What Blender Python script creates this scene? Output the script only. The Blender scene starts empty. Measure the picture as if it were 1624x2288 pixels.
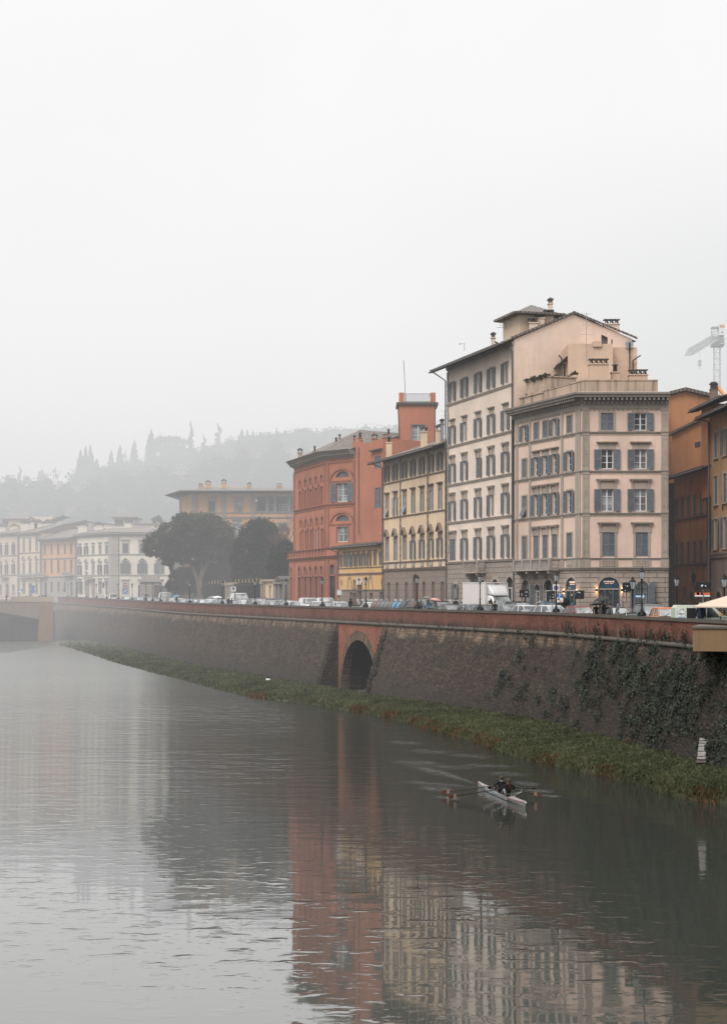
import bpy,bmesh,math,random
import numpy as np
from mathutils import Vector,Matrix
random.seed(7)
SC=bpy.context.scene
COL=SC.collection
R=math.radians
FD,CX,HY,HC=3700.0,812.0,1323.0,11.0
STREET=8.4
class Fac:
 """A vertical facade plane from plan point P0 to P1 (left to right as seen from the river)."""
 def __init__(s,P0,P1):
  s.P0,s.P1=Vector((P0[0],P0[1])),Vector((P1[0],P1[1]))
  d=s.P1-s.P0
  s.L=d.length
  s.u=d/s.L
  s.n=Vector((s.u.y,-s.u.x))
 def su(s,x):
  k=(x-CX)/FD
  det=s.u.x-k*s.u.y
  return(k*s.P0 .y-s.P0 .x)/det
 def uz(s,x,y):
  a=s.su(x)
  Y=s.P0 .y+s.u.y*a
  return a,HC+(HY-y)/FD*Y
 def T(s,a,w,z):
  return(s.P0 .x+s.u.x*a+s.n.x*w,s.P0 .y+s.u.y*a+s.n.y*w,z)
def ID(x,y,z):
 return(x,y,z)
def frame(loc=(0,0,0),rz=0.0):
 c,s_=math.cos(rz),math.sin(rz)
 return lambda x,y,z:(loc[0]+c*x-s_*y,loc[1]+s_*x+c*y,loc[2]+z)
def at(x,y,Y):
 return((x-CX)/FD*Y,Y,HC+(HY-y)/FD*Y)
class MB:
 def __init__(s):
  s.v,s.f,s.m,s.uv,s.sm=[],[],[],[],[]
  s.mi=0
  s.smooth=False
 def face(s,pts,uvs=None):
  i=len(s.v)
  s.v+=[tuple(p)for p in pts]
  s.f.append(tuple(range(i,i+len(pts))))
  s.m.append(s.mi);s.sm.append(s.smooth)
  s.uv.append(uvs or[(p[0],p[2])for p in pts])
 def idx(s,ids,uvs):
  s.f.append(tuple(ids));s.m.append(s.mi);s.uv.append(uvs);s.sm.append(s.smooth)
 def box(s,T,x0,x1,y0,y1,z0,z1):
  i=len(s.v)
  L=[(x,y,z)for z in(z0,z1)for y in(y0,y1)for x in(x0,x1)]
  s.v+=[tuple(T(*p))for p in L]
  for q,ax in(((0,1,5,4),0),((3,2,6,7),0),((2,0,4,6),1),((1,3,7,5),1),((4,5,7,6),2),((2,3,1,0),2)):
   if ax==0:uv=[(L[k][0],L[k][2])for k in q]
   elif ax==1:uv=[(L[k][1],L[k][2])for k in q]
   else:uv=[(L[k][0],L[k][1])for k in q]
   s.idx([i+k for k in q],uv)
 def quad(s,T,a,b,c,d):
  L=[a,b,c,d]
  s.face([T(*p)for p in L],[(p[0],p[2])for p in L])
 def prism(s,T,poly,w0,w1):
  """polygon in (x,z) extruded along y from w0 (back) to w1."""
  n=len(poly)
  i=len(s.v)
  s.v+=[tuple(T(p[0],w0,p[1]))for p in poly]+[tuple(T(p[0],w1,p[1]))for p in poly]
  s.idx([i+n+k for k in range(n)],[(p[0],p[1])for p in poly])
  s.idx([i+k for k in reversed(range(n))],[(p[0],p[1])for p in reversed(poly)])
  for k in range(n):
   j=(k+1)%n
   s.idx([i+k,i+j,i+n+j,i+n+k],[(w0,poly[k][1]),(w0,poly[j][1]),(w1,poly[j][1]),(w1,poly[k][1])])
 def tube(s,pts,r,n=6,cap=True):
  pts=[Vector(p)for p in pts]
  rr=r if isinstance(r,(list,tuple))else[r]*len(pts)
  i=len(s.v)
  ref=None
  for k,p in enumerate(pts):
   d=(pts[min(k+1,len(pts)-1)]-pts[max(k-1,0)])
   d=d.normalized()if d.length>1e-9 else Vector((0,0,1))
   if ref is None or abs(ref.dot(d))>0.95:
    ref=Vector((0,0,1))if abs(d.z)<0.9 else Vector((1,0,0))
   a=d.cross(ref).normalized();b=d.cross(a)
   for q in range(n):
    t=2*math.pi*q/n
    s.v.append(tuple(p+(a*math.cos(t)+b*math.sin(t))*rr[k]))
  o=s.smooth;s.smooth=n>5
  for k in range(len(pts)-1):
   for q in range(n):
    q2=(q+1)%n
    s.idx([i+k*n+q,i+k*n+q2,i+(k+1)*n+q2,i+(k+1)*n+q],[(q/n,k),((q+1)/n,k),((q+1)/n,k+1),(q/n,k+1)])
  s.smooth=o
  if cap:
   s.idx([i+q for q in range(n)],[(0,0)]*n)
   e=i+(len(pts)-1)*n
   s.idx([e+q for q in reversed(range(n))],[(0,0)]*n)
 def lathe(s,T,prof,n=10,smooth=True,ph=0.0):
  i=len(s.v)
  for r,z in prof:
   for q in range(n):
    t=2*math.pi*q/n+ph
    s.v.append(tuple(T(r*math.cos(t),r*math.sin(t),z)))
  o=s.smooth;s.smooth=smooth
  for k in range(len(prof)-1):
   for q in range(n):
    q2=(q+1)%n
    s.idx([i+k*n+q,i+k*n+q2,i+(k+1)*n+q2,i+(k+1)*n+q],[(q/n,prof[k][1]),((q+1)/n,prof[k][1]),((q+1)/n,prof[k+1][1]),(q/n,prof[k+1][1])])
  s.smooth=o
  s.idx([i+q for q in reversed(range(n))],[(0,0)]*n)
  e=i+(len(prof)-1)*n
  s.idx([e+q for q in range(n)],[(0,0)]*n)
 def loft(s,rings,smooth=True,close=True,cap=True):
  n=len(rings[0]);i=len(s.v)
  for rg in rings:s.v+=[tuple(p)for p in rg]
  o=s.smooth;s.smooth=smooth
  for k in range(len(rings)-1):
   for q in range(n if close else n-1):
    q2=(q+1)%n
    s.idx([i+k*n+q,i+k*n+q2,i+(k+1)*n+q2,i+(k+1)*n+q],[(q,k),(q+1,k),(q+1,k+1),(q,k+1)])
  s.smooth=o
  if cap:
   s.idx([i+q for q in reversed(range(n))],[(0,0)]*n)
   e=i+(len(rings)-1)*n
   s.idx([e+q for q in range(n)],[(0,0)]*n)
 def build(s,name,mats,parent=None,fix=False):
  me=bpy.data.meshes.new(name)
  org=(0,0,0)
  if parent is not None:
   p=parent
   while p.parent is not None:p=p.parent
   org=tuple(p.location)
  v=[(a-org[0],b-org[1],c-org[2])for a,b,c in s.v]if any(org)else s.v
  me.from_pydata(v,[],s.f)
  ul=me.uv_layers.new(name='UVMap')
  flat=[c for fu in s.uv for uv in fu for c in uv]
  if len(flat)==2*len(me.loops):
   ul.data.foreach_set('uv',flat)
  if not isinstance(mats,(list,tuple)):mats=[mats]
  for m in mats:me.materials.append(m)
  me.polygons.foreach_set('material_index',s.m)
  me.polygons.foreach_set('use_smooth',s.sm)
  if fix:
   bm=bmesh.new();bm.from_mesh(me)
   bmesh.ops.recalc_face_normals(bm,faces=bm.faces[:])
   bm.to_mesh(me);bm.free()
  me.update()
  o=bpy.data.objects.new(name,me)
  COL.objects.link(o)
  if parent is not None:o.parent=parent
  return o
def tag(o,label=None,cat=None,group=None,kind=None):
 if label:o['label']=label
 if cat:o['category']=cat
 if group:o['group']=group
 if kind:o['kind']=kind
 return o
def empty(name,loc,label=None,cat=None,group=None,rz=0.0):
 o=bpy.data.objects.new(name,None)
 COL.objects.link(o)
 o.location=loc
 o.rotation_euler=(0,0,rz)
 o.empty_display_size=0.3
 return tag(o,label,cat,group)
def copy_tree(o,parent=None):
 c=o.copy();COL.objects.link(c)
 if parent is not None:c.parent=parent
 for ch in list(o.children):copy_tree(ch,c)
 return c
def quads_mesh(name,verts,mat,parent=None,n=4):
 """fast mesh from an (N*4,3) array of separate quads (N*3 for triangles)."""
 N=len(verts)//n
 me=bpy.data.meshes.new(name)
 me.vertices.add(len(verts));me.vertices.foreach_set('co',np.asarray(verts,dtype=np.float32).ravel())
 me.loops.add(N*n);me.loops.foreach_set('vertex_index',np.arange(N*n,dtype=np.int32))
 me.polygons.add(N)
 me.polygons.foreach_set('loop_start',np.arange(0,N*n,n,dtype=np.int32))
 me.update(calc_edges=True)
 for m in(mat if isinstance(mat,(list,tuple))else[mat]):me.materials.append(m)
 o=bpy.data.objects.new(name,me);COL.objects.link(o)
 if parent is not None:o.parent=parent
 return o
def new_mat(name):
 m=bpy.data.materials.new(name);m.use_nodes=True
 nt=m.node_tree;nt.nodes.clear()
 out=nt.nodes.new('ShaderNodeOutputMaterial')
 return m,nt,out
def N(nt,t,**kw):
 n=nt.nodes.new(t)
 for k,v in kw.items():setattr(n,k,v)
 return n
def lk(nt,a,b):nt.links.new(a,b)
def setin(n,**kw):
 for k,v in kw.items():
  n.inputs[k.replace('_',' ')].default_value=v
 return n
def rgba(c):return(c[0],c[1],c[2],1.0)
def mixc(nt,fac,a,b,mode='MIX'):
 n=N(nt,'ShaderNodeMix',data_type='RGBA',blend_type=mode)
 for sock,val in((n.inputs[0],fac),(n.inputs[6],a),(n.inputs[7],b)):
  if hasattr(val,'is_output'):lk(nt,val,sock)
  elif isinstance(val,(int,float)):sock.default_value=val
  else:sock.default_value=rgba(val)
 return n.outputs[2]
def noise(nt,vec,scale,detail=4,rough=0.55):
 n=N(nt,'ShaderNodeTexNoise')
 n.inputs['Scale'].default_value=scale;n.inputs['Detail'].default_value=detail
 n.inputs['Roughness'].default_value=rough
 lk(nt,vec,n.inputs['Vector'])
 return n.outputs['Fac']
def mapped(nt,src,sc=(1,1,1),loc=(0,0,0)):
 m=N(nt,'ShaderNodeMapping');m.inputs['Scale'].default_value=sc;m.inputs['Location'].default_value=loc
 lk(nt,src,m.inputs['Vector'])
 return m.outputs['Vector']
def ramp(nt,fac,a,b,ca=0.0,cb=1.0):
 n=N(nt,'ShaderNodeMapRange');n.inputs['From Min'].default_value=a;n.inputs['From Max'].default_value=b
 n.inputs['To Min'].default_value=ca;n.inputs['To Max'].default_value=cb
 lk(nt,fac,n.inputs['Value'])
 return n.outputs['Result']
def math_(nt,op,a,b=None):
 n=N(nt,'ShaderNodeMath',operation=op)
 for s_,v in zip(n.inputs,(a,b)):
  if v is None:continue
  if hasattr(v,'is_output'):lk(nt,v,s_)
  else:s_.default_value=v
 return n.outputs[0]
def principled(nt,out,col,rough=0.8,metal=0.0,spec=0.3,normal=None):
 p=N(nt,'ShaderNodeBsdfPrincipled')
 if hasattr(col,'is_output'):lk(nt,col,p.inputs['Base Color'])
 else:p.inputs['Base Color'].default_value=rgba(col)
 if hasattr(rough,'is_output'):lk(nt,rough,p.inputs['Roughness'])
 else:p.inputs['Roughness'].default_value=rough
 p.inputs['Metallic'].default_value=metal
 p.inputs['Specular IOR Level'].default_value=spec
 if normal is not None:lk(nt,normal,p.inputs['Normal'])
 lk(nt,p.outputs[0],out.inputs['Surface'])
 return p
def bump(nt,h,strength=0.3,dist=0.02):
 b=N(nt,'ShaderNodeBump');b.inputs['Strength'].default_value=strength;b.inputs['Distance'].default_value=dist
 lk(nt,h,b.inputs['Height'])
 return b.outputs['Normal']
def m_plain(name,col,rough=0.6,metal=0.0,spec=0.3,var=0.12,scale=3.0):
 m,nt,out=new_mat(name)
 tc=N(nt,'ShaderNodeTexCoord')
 n=noise(nt,tc.outputs['Object'],scale)
 c=mixc(nt,ramp(nt,n,0.3,0.7),[x*(1-var)for x in col],[min(1,x*(1+var))for x in col])
 principled(nt,out,c,rough,metal,spec)
 return m
def m_stucco(name,col,stain=0.35,rust=None,streak=0.5,dark=None):
 """lime render: cloudy tone, rain streaks running down, damp darker towards the foot."""
 m,nt,out=new_mat(name)
 geo=N(nt,'ShaderNodeNewGeometry')
 P=geo.outputs['Position']
 big=noise(nt,P,0.22,5,0.6)
 fine=noise(nt,P,2.2,5,0.65)
 st=noise(nt,mapped(nt,P,(1.7,1.7,0.09)),1.0,4,0.7)
 c=mixc(nt,ramp(nt,big,0.3,0.7),[x*0.80 for x in col],[min(1,x*1.10)for x in col])
 c=mixc(nt,ramp(nt,fine,0.35,0.75,0,0.35),c,rust or[col[0]*0.8,col[1]*0.74,col[2]*0.68])
 c=mixc(nt,ramp(nt,st,0.50,0.76,0,min(1,streak*1.5)),c,dark or[x*(1-stain)for x in col])
 st2=noise(nt,mapped(nt,P,(5,5,0.22)),1.0,3,0.6)
 c=mixc(nt,math_(nt,'MULTIPLY',ramp(nt,st2,0.54,0.72,0,.30),ramp(nt,big,.35,.6)),c,[x*.62 for x in col])
 b=bump(nt,fine,0.25,0.02)
 principled(nt,out,c,0.9,0,0.15,b)
 return m
def m_block(name,col,mortar,bw,bh,ms=0.03,off=0.5,var=0.2,stain=None,stainamt=0.5,bstr=0.6,dist=0.05,rough=0.9):
 """coursed stone or brick laid on the face's own metres (UV)."""
 m,nt,out=new_mat(name)
 uv=N(nt,'ShaderNodeUVMap');uv.uv_map='UVMap'
 geo=N(nt,'ShaderNodeNewGeometry');P=geo.outputs['Position']
 br=N(nt,'ShaderNodeTexBrick');br.offset=off
 br.inputs['Scale'].default_value=1.0
 br.inputs['Brick Width'].default_value=bw;br.inputs['Row Height'].default_value=bh
 br.inputs['Mortar Size'].default_value=ms;br.inputs['Mortar Smooth'].default_value=0.3
 br.inputs['Color1'].default_value=rgba([x*(1-var)for x in col]);br.inputs['Color2'].default_value=rgba([min(1,x*(1+var))for x in col])
 br.inputs['Mortar'].default_value=rgba(mortar)
 wob=noise(nt,uv.outputs[0],1.3,3)
 v=N(nt,'ShaderNodeVectorMath',operation='ADD')
 sc_=N(nt,'ShaderNodeVectorMath',operation='SCALE');sc_.inputs['Scale'].default_value=0.05*bh/0.3
 cmb=N(nt,'ShaderNodeCombineXYZ');lk(nt,wob,cmb.inputs[0]);lk(nt,wob,cmb.inputs[1])
 lk(nt,cmb.outputs[0],sc_.inputs[0]);lk(nt,uv.outputs[0],v.inputs[0]);lk(nt,sc_.outputs[0],v.inputs[1])
 lk(nt,v.outputs[0],br.inputs['Vector'])
 c=br.outputs['Color']
 big=noise(nt,P,0.35,5,0.6)
 st=noise(nt,mapped(nt,P,(1.5,1.5,0.12)),1.0,4,0.7)
 if stain is not None:
  f=math_(nt,'MULTIPLY',ramp(nt,big,0.35,0.65),ramp(nt,st,0.35,0.65))
  c=mixc(nt,math_(nt,'MULTIPLY',f,stainamt),c,stain)
 fine=noise(nt,P,4.0,4,0.7)
 c=mixc(nt,0.35,c,mixc(nt,ramp(nt,fine,0.3,0.7),(0.55,0.55,0.55),(1.35,1.35,1.35)),'MULTIPLY')
 inv=math_(nt,'SUBTRACT',1.0,br.outputs['Fac'])
 h=math_(nt,'ADD',inv,math_(nt,'MULTIPLY',fine,0.5))
 principled(nt,out,c,rough,0,0.15,bump(nt,h,bstr,dist))
 return m
def m_shutter(name,col,pitch=0.085):
 m,nt,out=new_mat(name)
 uv=N(nt,'ShaderNodeUVMap');uv.uv_map='UVMap'
 geo=N(nt,'ShaderNodeNewGeometry')
 sx=N(nt,'ShaderNodeSeparateXYZ');lk(nt,uv.outputs[0],sx.inputs[0])
 fr=math_(nt,'FRACT',math_(nt,'DIVIDE',sx.outputs[1],pitch))
 n=noise(nt,geo.outputs['Position'],1.3,3)
 c0=mixc(nt,ramp(nt,n,0.3,0.7),[x*0.8 for x in col],[x*1.2 for x in col])
 c=mixc(nt,ramp(nt,fr,0.55,0.95),c0,[x*0.28 for x in col])
 principled(nt,out,c,0.6,0,0.3,bump(nt,fr,0.6,0.02))
 return m
def m_tiles(name,col=(0.16,0.125,0.105)):
 """pantiles: rows of barrels on the roof's own metres, wet and lichened."""
 m,nt,out=new_mat(name)
 uv=N(nt,'ShaderNodeUVMap');uv.uv_map='UVMap'
 geo=N(nt,'ShaderNodeNewGeometry');P=geo.outputs['Position']
 sx=N(nt,'ShaderNodeSeparateXYZ');lk(nt,uv.outputs[0],sx.inputs[0])
 wv=math_(nt,'SINE',math_(nt,'MULTIPLY',sx.outputs[0],2*math.pi/0.42))
 row=math_(nt,'FRACT',math_(nt,'DIVIDE',sx.outputs[1],0.55))
 n=noise(nt,P,1.6,4,0.7);n2=noise(nt,P,0.3,3)
 c=mixc(nt,ramp(nt,n,0.35,0.7),[x*0.62 for x in col],[x*1.6 for x in col])
 c=mixc(nt,ramp(nt,n2,0.4,0.7,0,0.5),c,(0.14,0.14,0.115))
 c=mixc(nt,ramp(nt,wv,-0.9,0.1,0.85,0.0),c,[x*0.3 for x in col])
 c=mixc(nt,ramp(nt,row,0.0,0.16,0.6,0.0),c,[x*0.25 for x in col])
 h=math_(nt,'ADD',wv,math_(nt,'MULTIPLY',row,-0.7))
 principled(nt,out,c,0.45,0,0.4,bump(nt,h,0.8,0.06))
 return m
def m_glass(name,col=(0.03,0.033,0.036),rough=0.06):
 m,nt,out=new_mat(name)
 geo=N(nt,'ShaderNodeNewGeometry')
 n=noise(nt,geo.outputs['Position'],0.55,2)
 c=mixc(nt,ramp(nt,n,0.4,0.65),[x*0.6 for x in col],[x*2.0 for x in col])
 principled(nt,out,c,rough,0,0.5)
 return m
def m_leaf(name,a,b,sc=0.5,trans=0.25):
 m,nt,out=new_mat(name)
 geo=N(nt,'ShaderNodeNewGeometry');P=geo.outputs['Position']
 n1=noise(nt,P,sc,3);n2=noise(nt,P,sc*9,2)
 f=math_(nt,'ADD',math_(nt,'MULTIPLY',n1,0.6),math_(nt,'MULTIPLY',n2,0.4))
 c=mixc(nt,ramp(nt,f,0.36,0.64),a,b)
 d=N(nt,'ShaderNodeBsdfDiffuse');t=N(nt,'ShaderNodeBsdfTranslucent');mx=N(nt,'ShaderNodeMixShader')
 lk(nt,c,d.inputs[0]);lk(nt,c,t.inputs[0]);mx.inputs[0].default_value=trans
 lk(nt,d.outputs[0],mx.inputs[1]);lk(nt,t.outputs[0],mx.inputs[2]);lk(nt,mx.outputs[0],out.inputs['Surface'])
 return m
def m_emit(name,col,strength):
 m,nt,out=new_mat(name)
 p=principled(nt,out,col,0.4)
 p.inputs['Emission Color'].default_value=rgba(col);p.inputs['Emission Strength'].default_value=strength
 return m
M={}
M['glass']=m_glass('window_glass')
M['glass_light']=m_glass('window_glass_curtained',(0.16,0.17,0.17))
M['glass_mid']=m_glass('window_glass_mid_grey',(0.075,0.08,0.085))  # same glass with a mid grey base colour
M['white']=m_plain('white_joinery',(0.72,0.71,0.68),0.5)
M['shut']=m_shutter('grey_shutter',(0.135,0.155,0.175))
M['shut_pale']=m_shutter('pale_grey_shutter',(0.30,0.31,0.32))
M['shut_dark']=m_shutter('dark_shutter',(0.055,0.06,0.062))
M['trim']=m_stucco('taupe_stone_trim',(0.40,0.335,0.285),0.4)
M['trim_grey']=m_stucco('grey_stone_trim',(0.36,0.32,0.285),0.4)
M['brown_trim']=m_stucco('brown_stone_trim',(0.25,0.185,0.15),0.35)
M['tiles']=m_tiles('roof_tiles')
M['eave']=m_plain('dark_timber_eave',(0.045,0.036,0.03),0.8)
M['pipe']=m_plain('dark_drainpipe',(0.06,0.055,0.052),0.5)
M['iron']=m_plain('cast_iron',(0.022,0.025,0.026),0.45,0.4)
M['lampglass']=m_plain('lantern_glass',(0.42,0.45,0.47),0.15,0,0.6)
M['black']=m_plain('black_paint',(0.02,0.02,0.022),0.5)
M['rubber']=m_plain('tyre_rubber',(0.02,0.02,0.02),0.8)
M['steel']=m_plain('galvanised_steel',(0.35,0.36,0.37),0.4,0.7)
M['signwhite']=m_plain('white_sign_face',(0.7,0.71,0.72),0.5)
M['signblue']=m_plain('blue_sign_face',(0.03,0.13,0.36),0.4)
# camera, light, air
cam=bpy.data.cameras.new('camera');camo=bpy.data.objects.new('camera',cam);COL.objects.link(camo)
camo.location=(0,0,HC);camo.rotation_euler=(R(90),0,0)
cam.sensor_fit='AUTO';cam.sensor_width=36.0
cam.lens=FD/2288.0*36.0
cam.shift_y=(HY-1144.0)/2288.0
cam.clip_start=0.5;cam.clip_end=6000
SC.camera=camo
SC.view_settings.view_transform='Standard';SC.view_settings.look='None'
SC.view_settings.exposure=0;SC.view_settings.gamma=1
SC.cycles.use_denoising=True
SC.cycles.max_bounces=6;SC.cycles.diffuse_bounces=3;SC.cycles.glossy_bounces=3
SC.cycles.transparent_max_bounces=12;SC.cycles.volume_bounces=0
SC.cycles.caustics_reflective=False;SC.cycles.caustics_refractive=False
SUN_EL,SUN_AZ=R(48),R(215)
w=bpy.data.worlds.new('World');SC.world=w;w.use_nodes=True
nt=w.node_tree;nt.nodes.clear()
wo=N(nt,'ShaderNodeOutputWorld');bg=N(nt,'ShaderNodeBackground');lk(nt,bg.outputs[0],wo.inputs[0])
sky=N(nt,'ShaderNodeTexSky',sky_type='NISHITA');sky.sun_disc=False
sky.sun_elevation=SUN_EL;sky.sun_rotation=SUN_AZ
hs=N(nt,'ShaderNodeHueSaturation');hs.inputs['Saturation'].default_value=0.15;lk(nt,sky.outputs[0],hs.inputs['Color'])
tc=N(nt,'ShaderNodeTexCoord');sp=N(nt,'ShaderNodeSeparateXYZ');lk(nt,tc.outputs['Generated'],sp.inputs[0])
cr=N(nt,'ShaderNodeValToRGB')
el=cr.color_ramp.elements
el[0].position=0.0;el[0].color=(0.74,0.745,0.75,1)
el[1].position=1.0;el[1].color=(2.3,2.27,2.25,1)
for p_,c_ in((0.06,0.79),(0.09,0.835),(0.115,0.88),(0.17,0.93),(0.25,0.96),(0.35,0.98),(0.50,1.0),(0.68,1.6)):
 e_=el.new(p_);e_.color=(c_,c_,c_*0.998,1)
lk(nt,sp.outputs[2],cr.inputs[0])
az=math_(nt,'MULTIPLY',ramp(nt,sp.outputs[0],0.0,0.24),ramp(nt,sp.outputs[2],0.27,0.10))
cloud=mixc(nt,1.0,mixc(nt,az,mixc(nt,ramp(nt,noise(nt,tc.outputs['Generated'],5.0,4,.55),.35,.65,0,.055),cr.outputs[0],(0.62,0.63,0.64)),(0.74,0.745,0.75)),(10.0,10.0,10.0),'MULTIPLY')
cloudn=nt.nodes[-1]
mixs=mixc(nt,0.97,hs.outputs[0],cloud)
lk(nt,mixs,bg.inputs['Color']);bg.inputs['Strength'].default_value=0.1
sun=bpy.data.lights.new('sun','SUN');sun.energy=1.95;sun.angle=R(28);sun.color=(1.0,0.965,0.93)
suno=bpy.data.objects.new('sun',sun);COL.objects.link(suno)
sd=Vector((math.sin(SUN_AZ)*math.cos(SUN_EL),math.cos(SUN_AZ)*math.cos(SUN_EL),math.sin(SUN_EL)))
suno.rotation_euler=(-sd).to_track_quat('-Z','Y').to_euler()
geo=N(nt,'ShaderNodeNewGeometry');sv=N(nt,'ShaderNodeSeparateXYZ');lk(nt,geo.outputs['Position'],sv.inputs[0])
d1=ramp(nt,sv.outputs[1],95,140,0,0.00105)
d2=ramp(nt,sv.outputs[1],225,290,0,0.0019)
d3=ramp(nt,sv.outputs[1],430,500,0,0.0013)
dens=math_(nt,'ADD',math_(nt,'ADD',d1,d2),d3)
dens=math_(nt,'MULTIPLY',dens,math_(nt,'MULTIPLY',ramp(nt,sv.outputs[2],150,110),ramp(nt,sv.outputs[2],2,12,.8,1.0)))
fcol=mixc(nt,ramp(nt,sv.outputs[1],250,560),(0.76,0.76,0.77),mixc(nt,ramp(nt,sv.outputs[0],-10,70),(0.835,0.84,0.845),(0.72,0.725,0.73)))
ab=N(nt,'ShaderNodeVolumeAbsorption');ab.inputs['Color'].default_value=(0,0,0,1);lk(nt,dens,ab.inputs['Density'])
em=N(nt,'ShaderNodeEmission');lk(nt,fcol,em.inputs['Color']);lk(nt,dens,em.inputs['Strength'])
ad=N(nt,'ShaderNodeAddShader');lk(nt,ab.outputs[0],ad.inputs[0]);lk(nt,em.outputs[0],ad.inputs[1]);lk(nt,ad.outputs[0],wo.inputs['Volume'])
w.cycles.volume_step_size=60.0;SC.cycles.volume_max_steps=10
# water
m,nt,out=new_mat('river_water')
geo=N(nt,'ShaderNodeNewGeometry');P=geo.outputs['Position']
warp=noise(nt,mapped(nt,P,(0.10,0.16,1)),1.0,2)
a1=noise(nt,mapped(nt,P,(0.75,1.25,1)),1.0,2,0.5)
a2=noise(nt,mapped(nt,P,(0.28,0.62,1),(3,8,0)),1.0,2,0.5)
a3=noise(nt,mapped(nt,P,(2.2,3.6,1),(9,2,0)),1.0,2,0.5)
calm=noise(nt,mapped(nt,P,(0.02,0.03,1),(5,1,0)),1.0,2)
sx=N(nt,'ShaderNodeSeparateXYZ');lk(nt,P,sx.inputs[0])
h=math_(nt,'ADD',math_(nt,'MULTIPLY',a1,0.7),math_(nt,'MULTIPLY',a2,1.15))
h=math_(nt,'ADD',h,math_(nt,'MULTIPLY',a3,0.26))
calmer=math_(nt,'ADD',math_(nt,'MULTIPLY',math_(nt,'MULTIPLY',ramp(nt,a1,.56,.82),ramp(nt,calm,.38,.6,.15,1)),.6),math_(nt,'MULTIPLY',ramp(nt,a3,.6,.85),.12))
calmer=math_(nt,'ADD',calmer,math_(nt,'MULTIPLY',a2,.22))
nf=ramp(nt,sx.outputs[1],58,105)
h=math_(nt,'MULTIPLY',h,ramp(nt,sx.outputs[1],70,120,1.0,2.2))
h=math_(nt,'ADD',math_(nt,'MULTIPLY',h,nf),math_(nt,'MULTIPLY',calmer,math_(nt,'SUBTRACT',1.0,nf)))
h=math_(nt,'MULTIPLY',h,ramp(nt,calm,0.35,0.65,0.55,1.25))
bn=N(nt,'ShaderNodeBump');bn.inputs['Strength'].default_value=1.0;bn.inputs['Distance'].default_value=0.021
lk(nt,h,bn.inputs['Height'])
tl=N(nt,'ShaderNodeVectorMath',operation='ADD');lk(nt,bn.outputs[0],tl.inputs[0]);tv=N(nt,'ShaderNodeCombineXYZ');lk(nt,math_(nt,'ADD',ramp(nt,sx.outputs[1],42,100,0.042,0.022),ramp(nt,sx.outputs[1],100,290,0,-0.095)),tv.inputs[1]);lk(nt,tv.outputs[0],tl.inputs[1])
nm=N(nt,'ShaderNodeVectorMath',operation='NORMALIZE');lk(nt,tl.outputs[0],nm.inputs[0])
p=principled(nt,out,(0.052,0.057,0.049),ramp(nt,sx.outputs[1],70,330,0.035,0.30),0,0.5,nm.outputs[0])
p.inputs['IOR'].default_value=1.49
hc=math_(nt,'ADD',math_(nt,'MULTIPLY',a2,.22),math_(nt,'MULTIPLY',calmer,math_(nt,'SUBTRACT',1.0,nf)))
bc=N(nt,'ShaderNodeBump');bc.inputs['Strength'].default_value=1.0;bc.inputs['Distance'].default_value=0.020;lk(nt,hc,bc.inputs['Height'])
t2=N(nt,'ShaderNodeVectorMath',operation='ADD');lk(nt,bc.outputs[0],t2 .inputs[0]);lk(nt,tv.outputs[0],t2 .inputs[1])
n2_=N(nt,'ShaderNodeVectorMath',operation='NORMALIZE');lk(nt,t2 .outputs[0],n2_.inputs[0])
lk(nt,ramp(nt,sx.outputs[1],75,190,.62,.12),p.inputs['Coat Weight']);p.inputs['Coat IOR'].default_value=1.45;lk(nt,ramp(nt,sx.outputs[1],60,200,.03,.14),p.inputs['Coat Roughness']);lk(nt,n2_.outputs[0],p.inputs['Coat Normal'])
M['water']=m
Q=[(31.9,20),(25.8,60),(19.7,100),(15.1,130),(2.0,168),(-10.9,205.3),(-25.7,248),(-44.0,316),(-66.0,385),(-82.0,430)]
def quay_x(Y):
 for(xa,ya),(xb,yb)in zip(Q,Q[1:]):
  if Y<=yb or(xb,yb)==Q[-1]:
   return xa+(xb-xa)*(Y-ya)/(yb-ya)
def quay_dir(Y):
 d=Vector((quay_x(Y+6)-quay_x(Y-6),12.0));return d.normalized()
def quay_pt(Y,w=0.0):
 """point beside the quay line at depth Y, w metres out towards the river (negative: onto the street)."""
 d=quay_dir(Y)
 return Vector((quay_x(Y)-d.y*w,Y+d.x*w))
def quay_ray(x,w=0.0):
 """depth parameter at which the line w metres off the quay crosses the sight line of photo column x."""
 k=(x-CX)/FD
 lo,hi=40.0,429.0
 for _ in range(60):
  mid=(lo+hi)/2
  p_=quay_pt(mid,w)
  if p_.x-k*p_.y>0:lo=mid
  else:hi=mid
 return lo
def quay_heading(Y):
 d=quay_dir(Y);return math.atan2(d.y,d.x)
def rise(Y):
 t=max(0.0,min(1.0,(Y-250)/135));return 0.45*t*t
b=MB()
xs=[-900,-300,-120,-60,-30,-10,5,20,40,80]
ys=[-60,0,30,60,100,150,200,260,330,420,560]
for i in range(len(xs)-1):
 for j in range(len(ys)-1):
  b.face([(xs[i],ys[j],0),(xs[i+1],ys[j],0),(xs[i+1],ys[j+1],0),(xs[i],ys[j+1],0)])
tag(b.build('water',M['water']),kind='structure')
m,nt,out=new_mat('river_mud')
tcn=N(nt,'ShaderNodeTexCoord');principled(nt,out,mixc(nt,noise(nt,tcn.outputs['Object'],0.3),(0.04,0.035,0.03),(0.07,0.06,0.045)),0.9)
b=MB();b.box(ID,-1500,1500,-100,600,-4.0,-2.0)
tag(b.build('ground',m),kind='structure')
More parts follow.
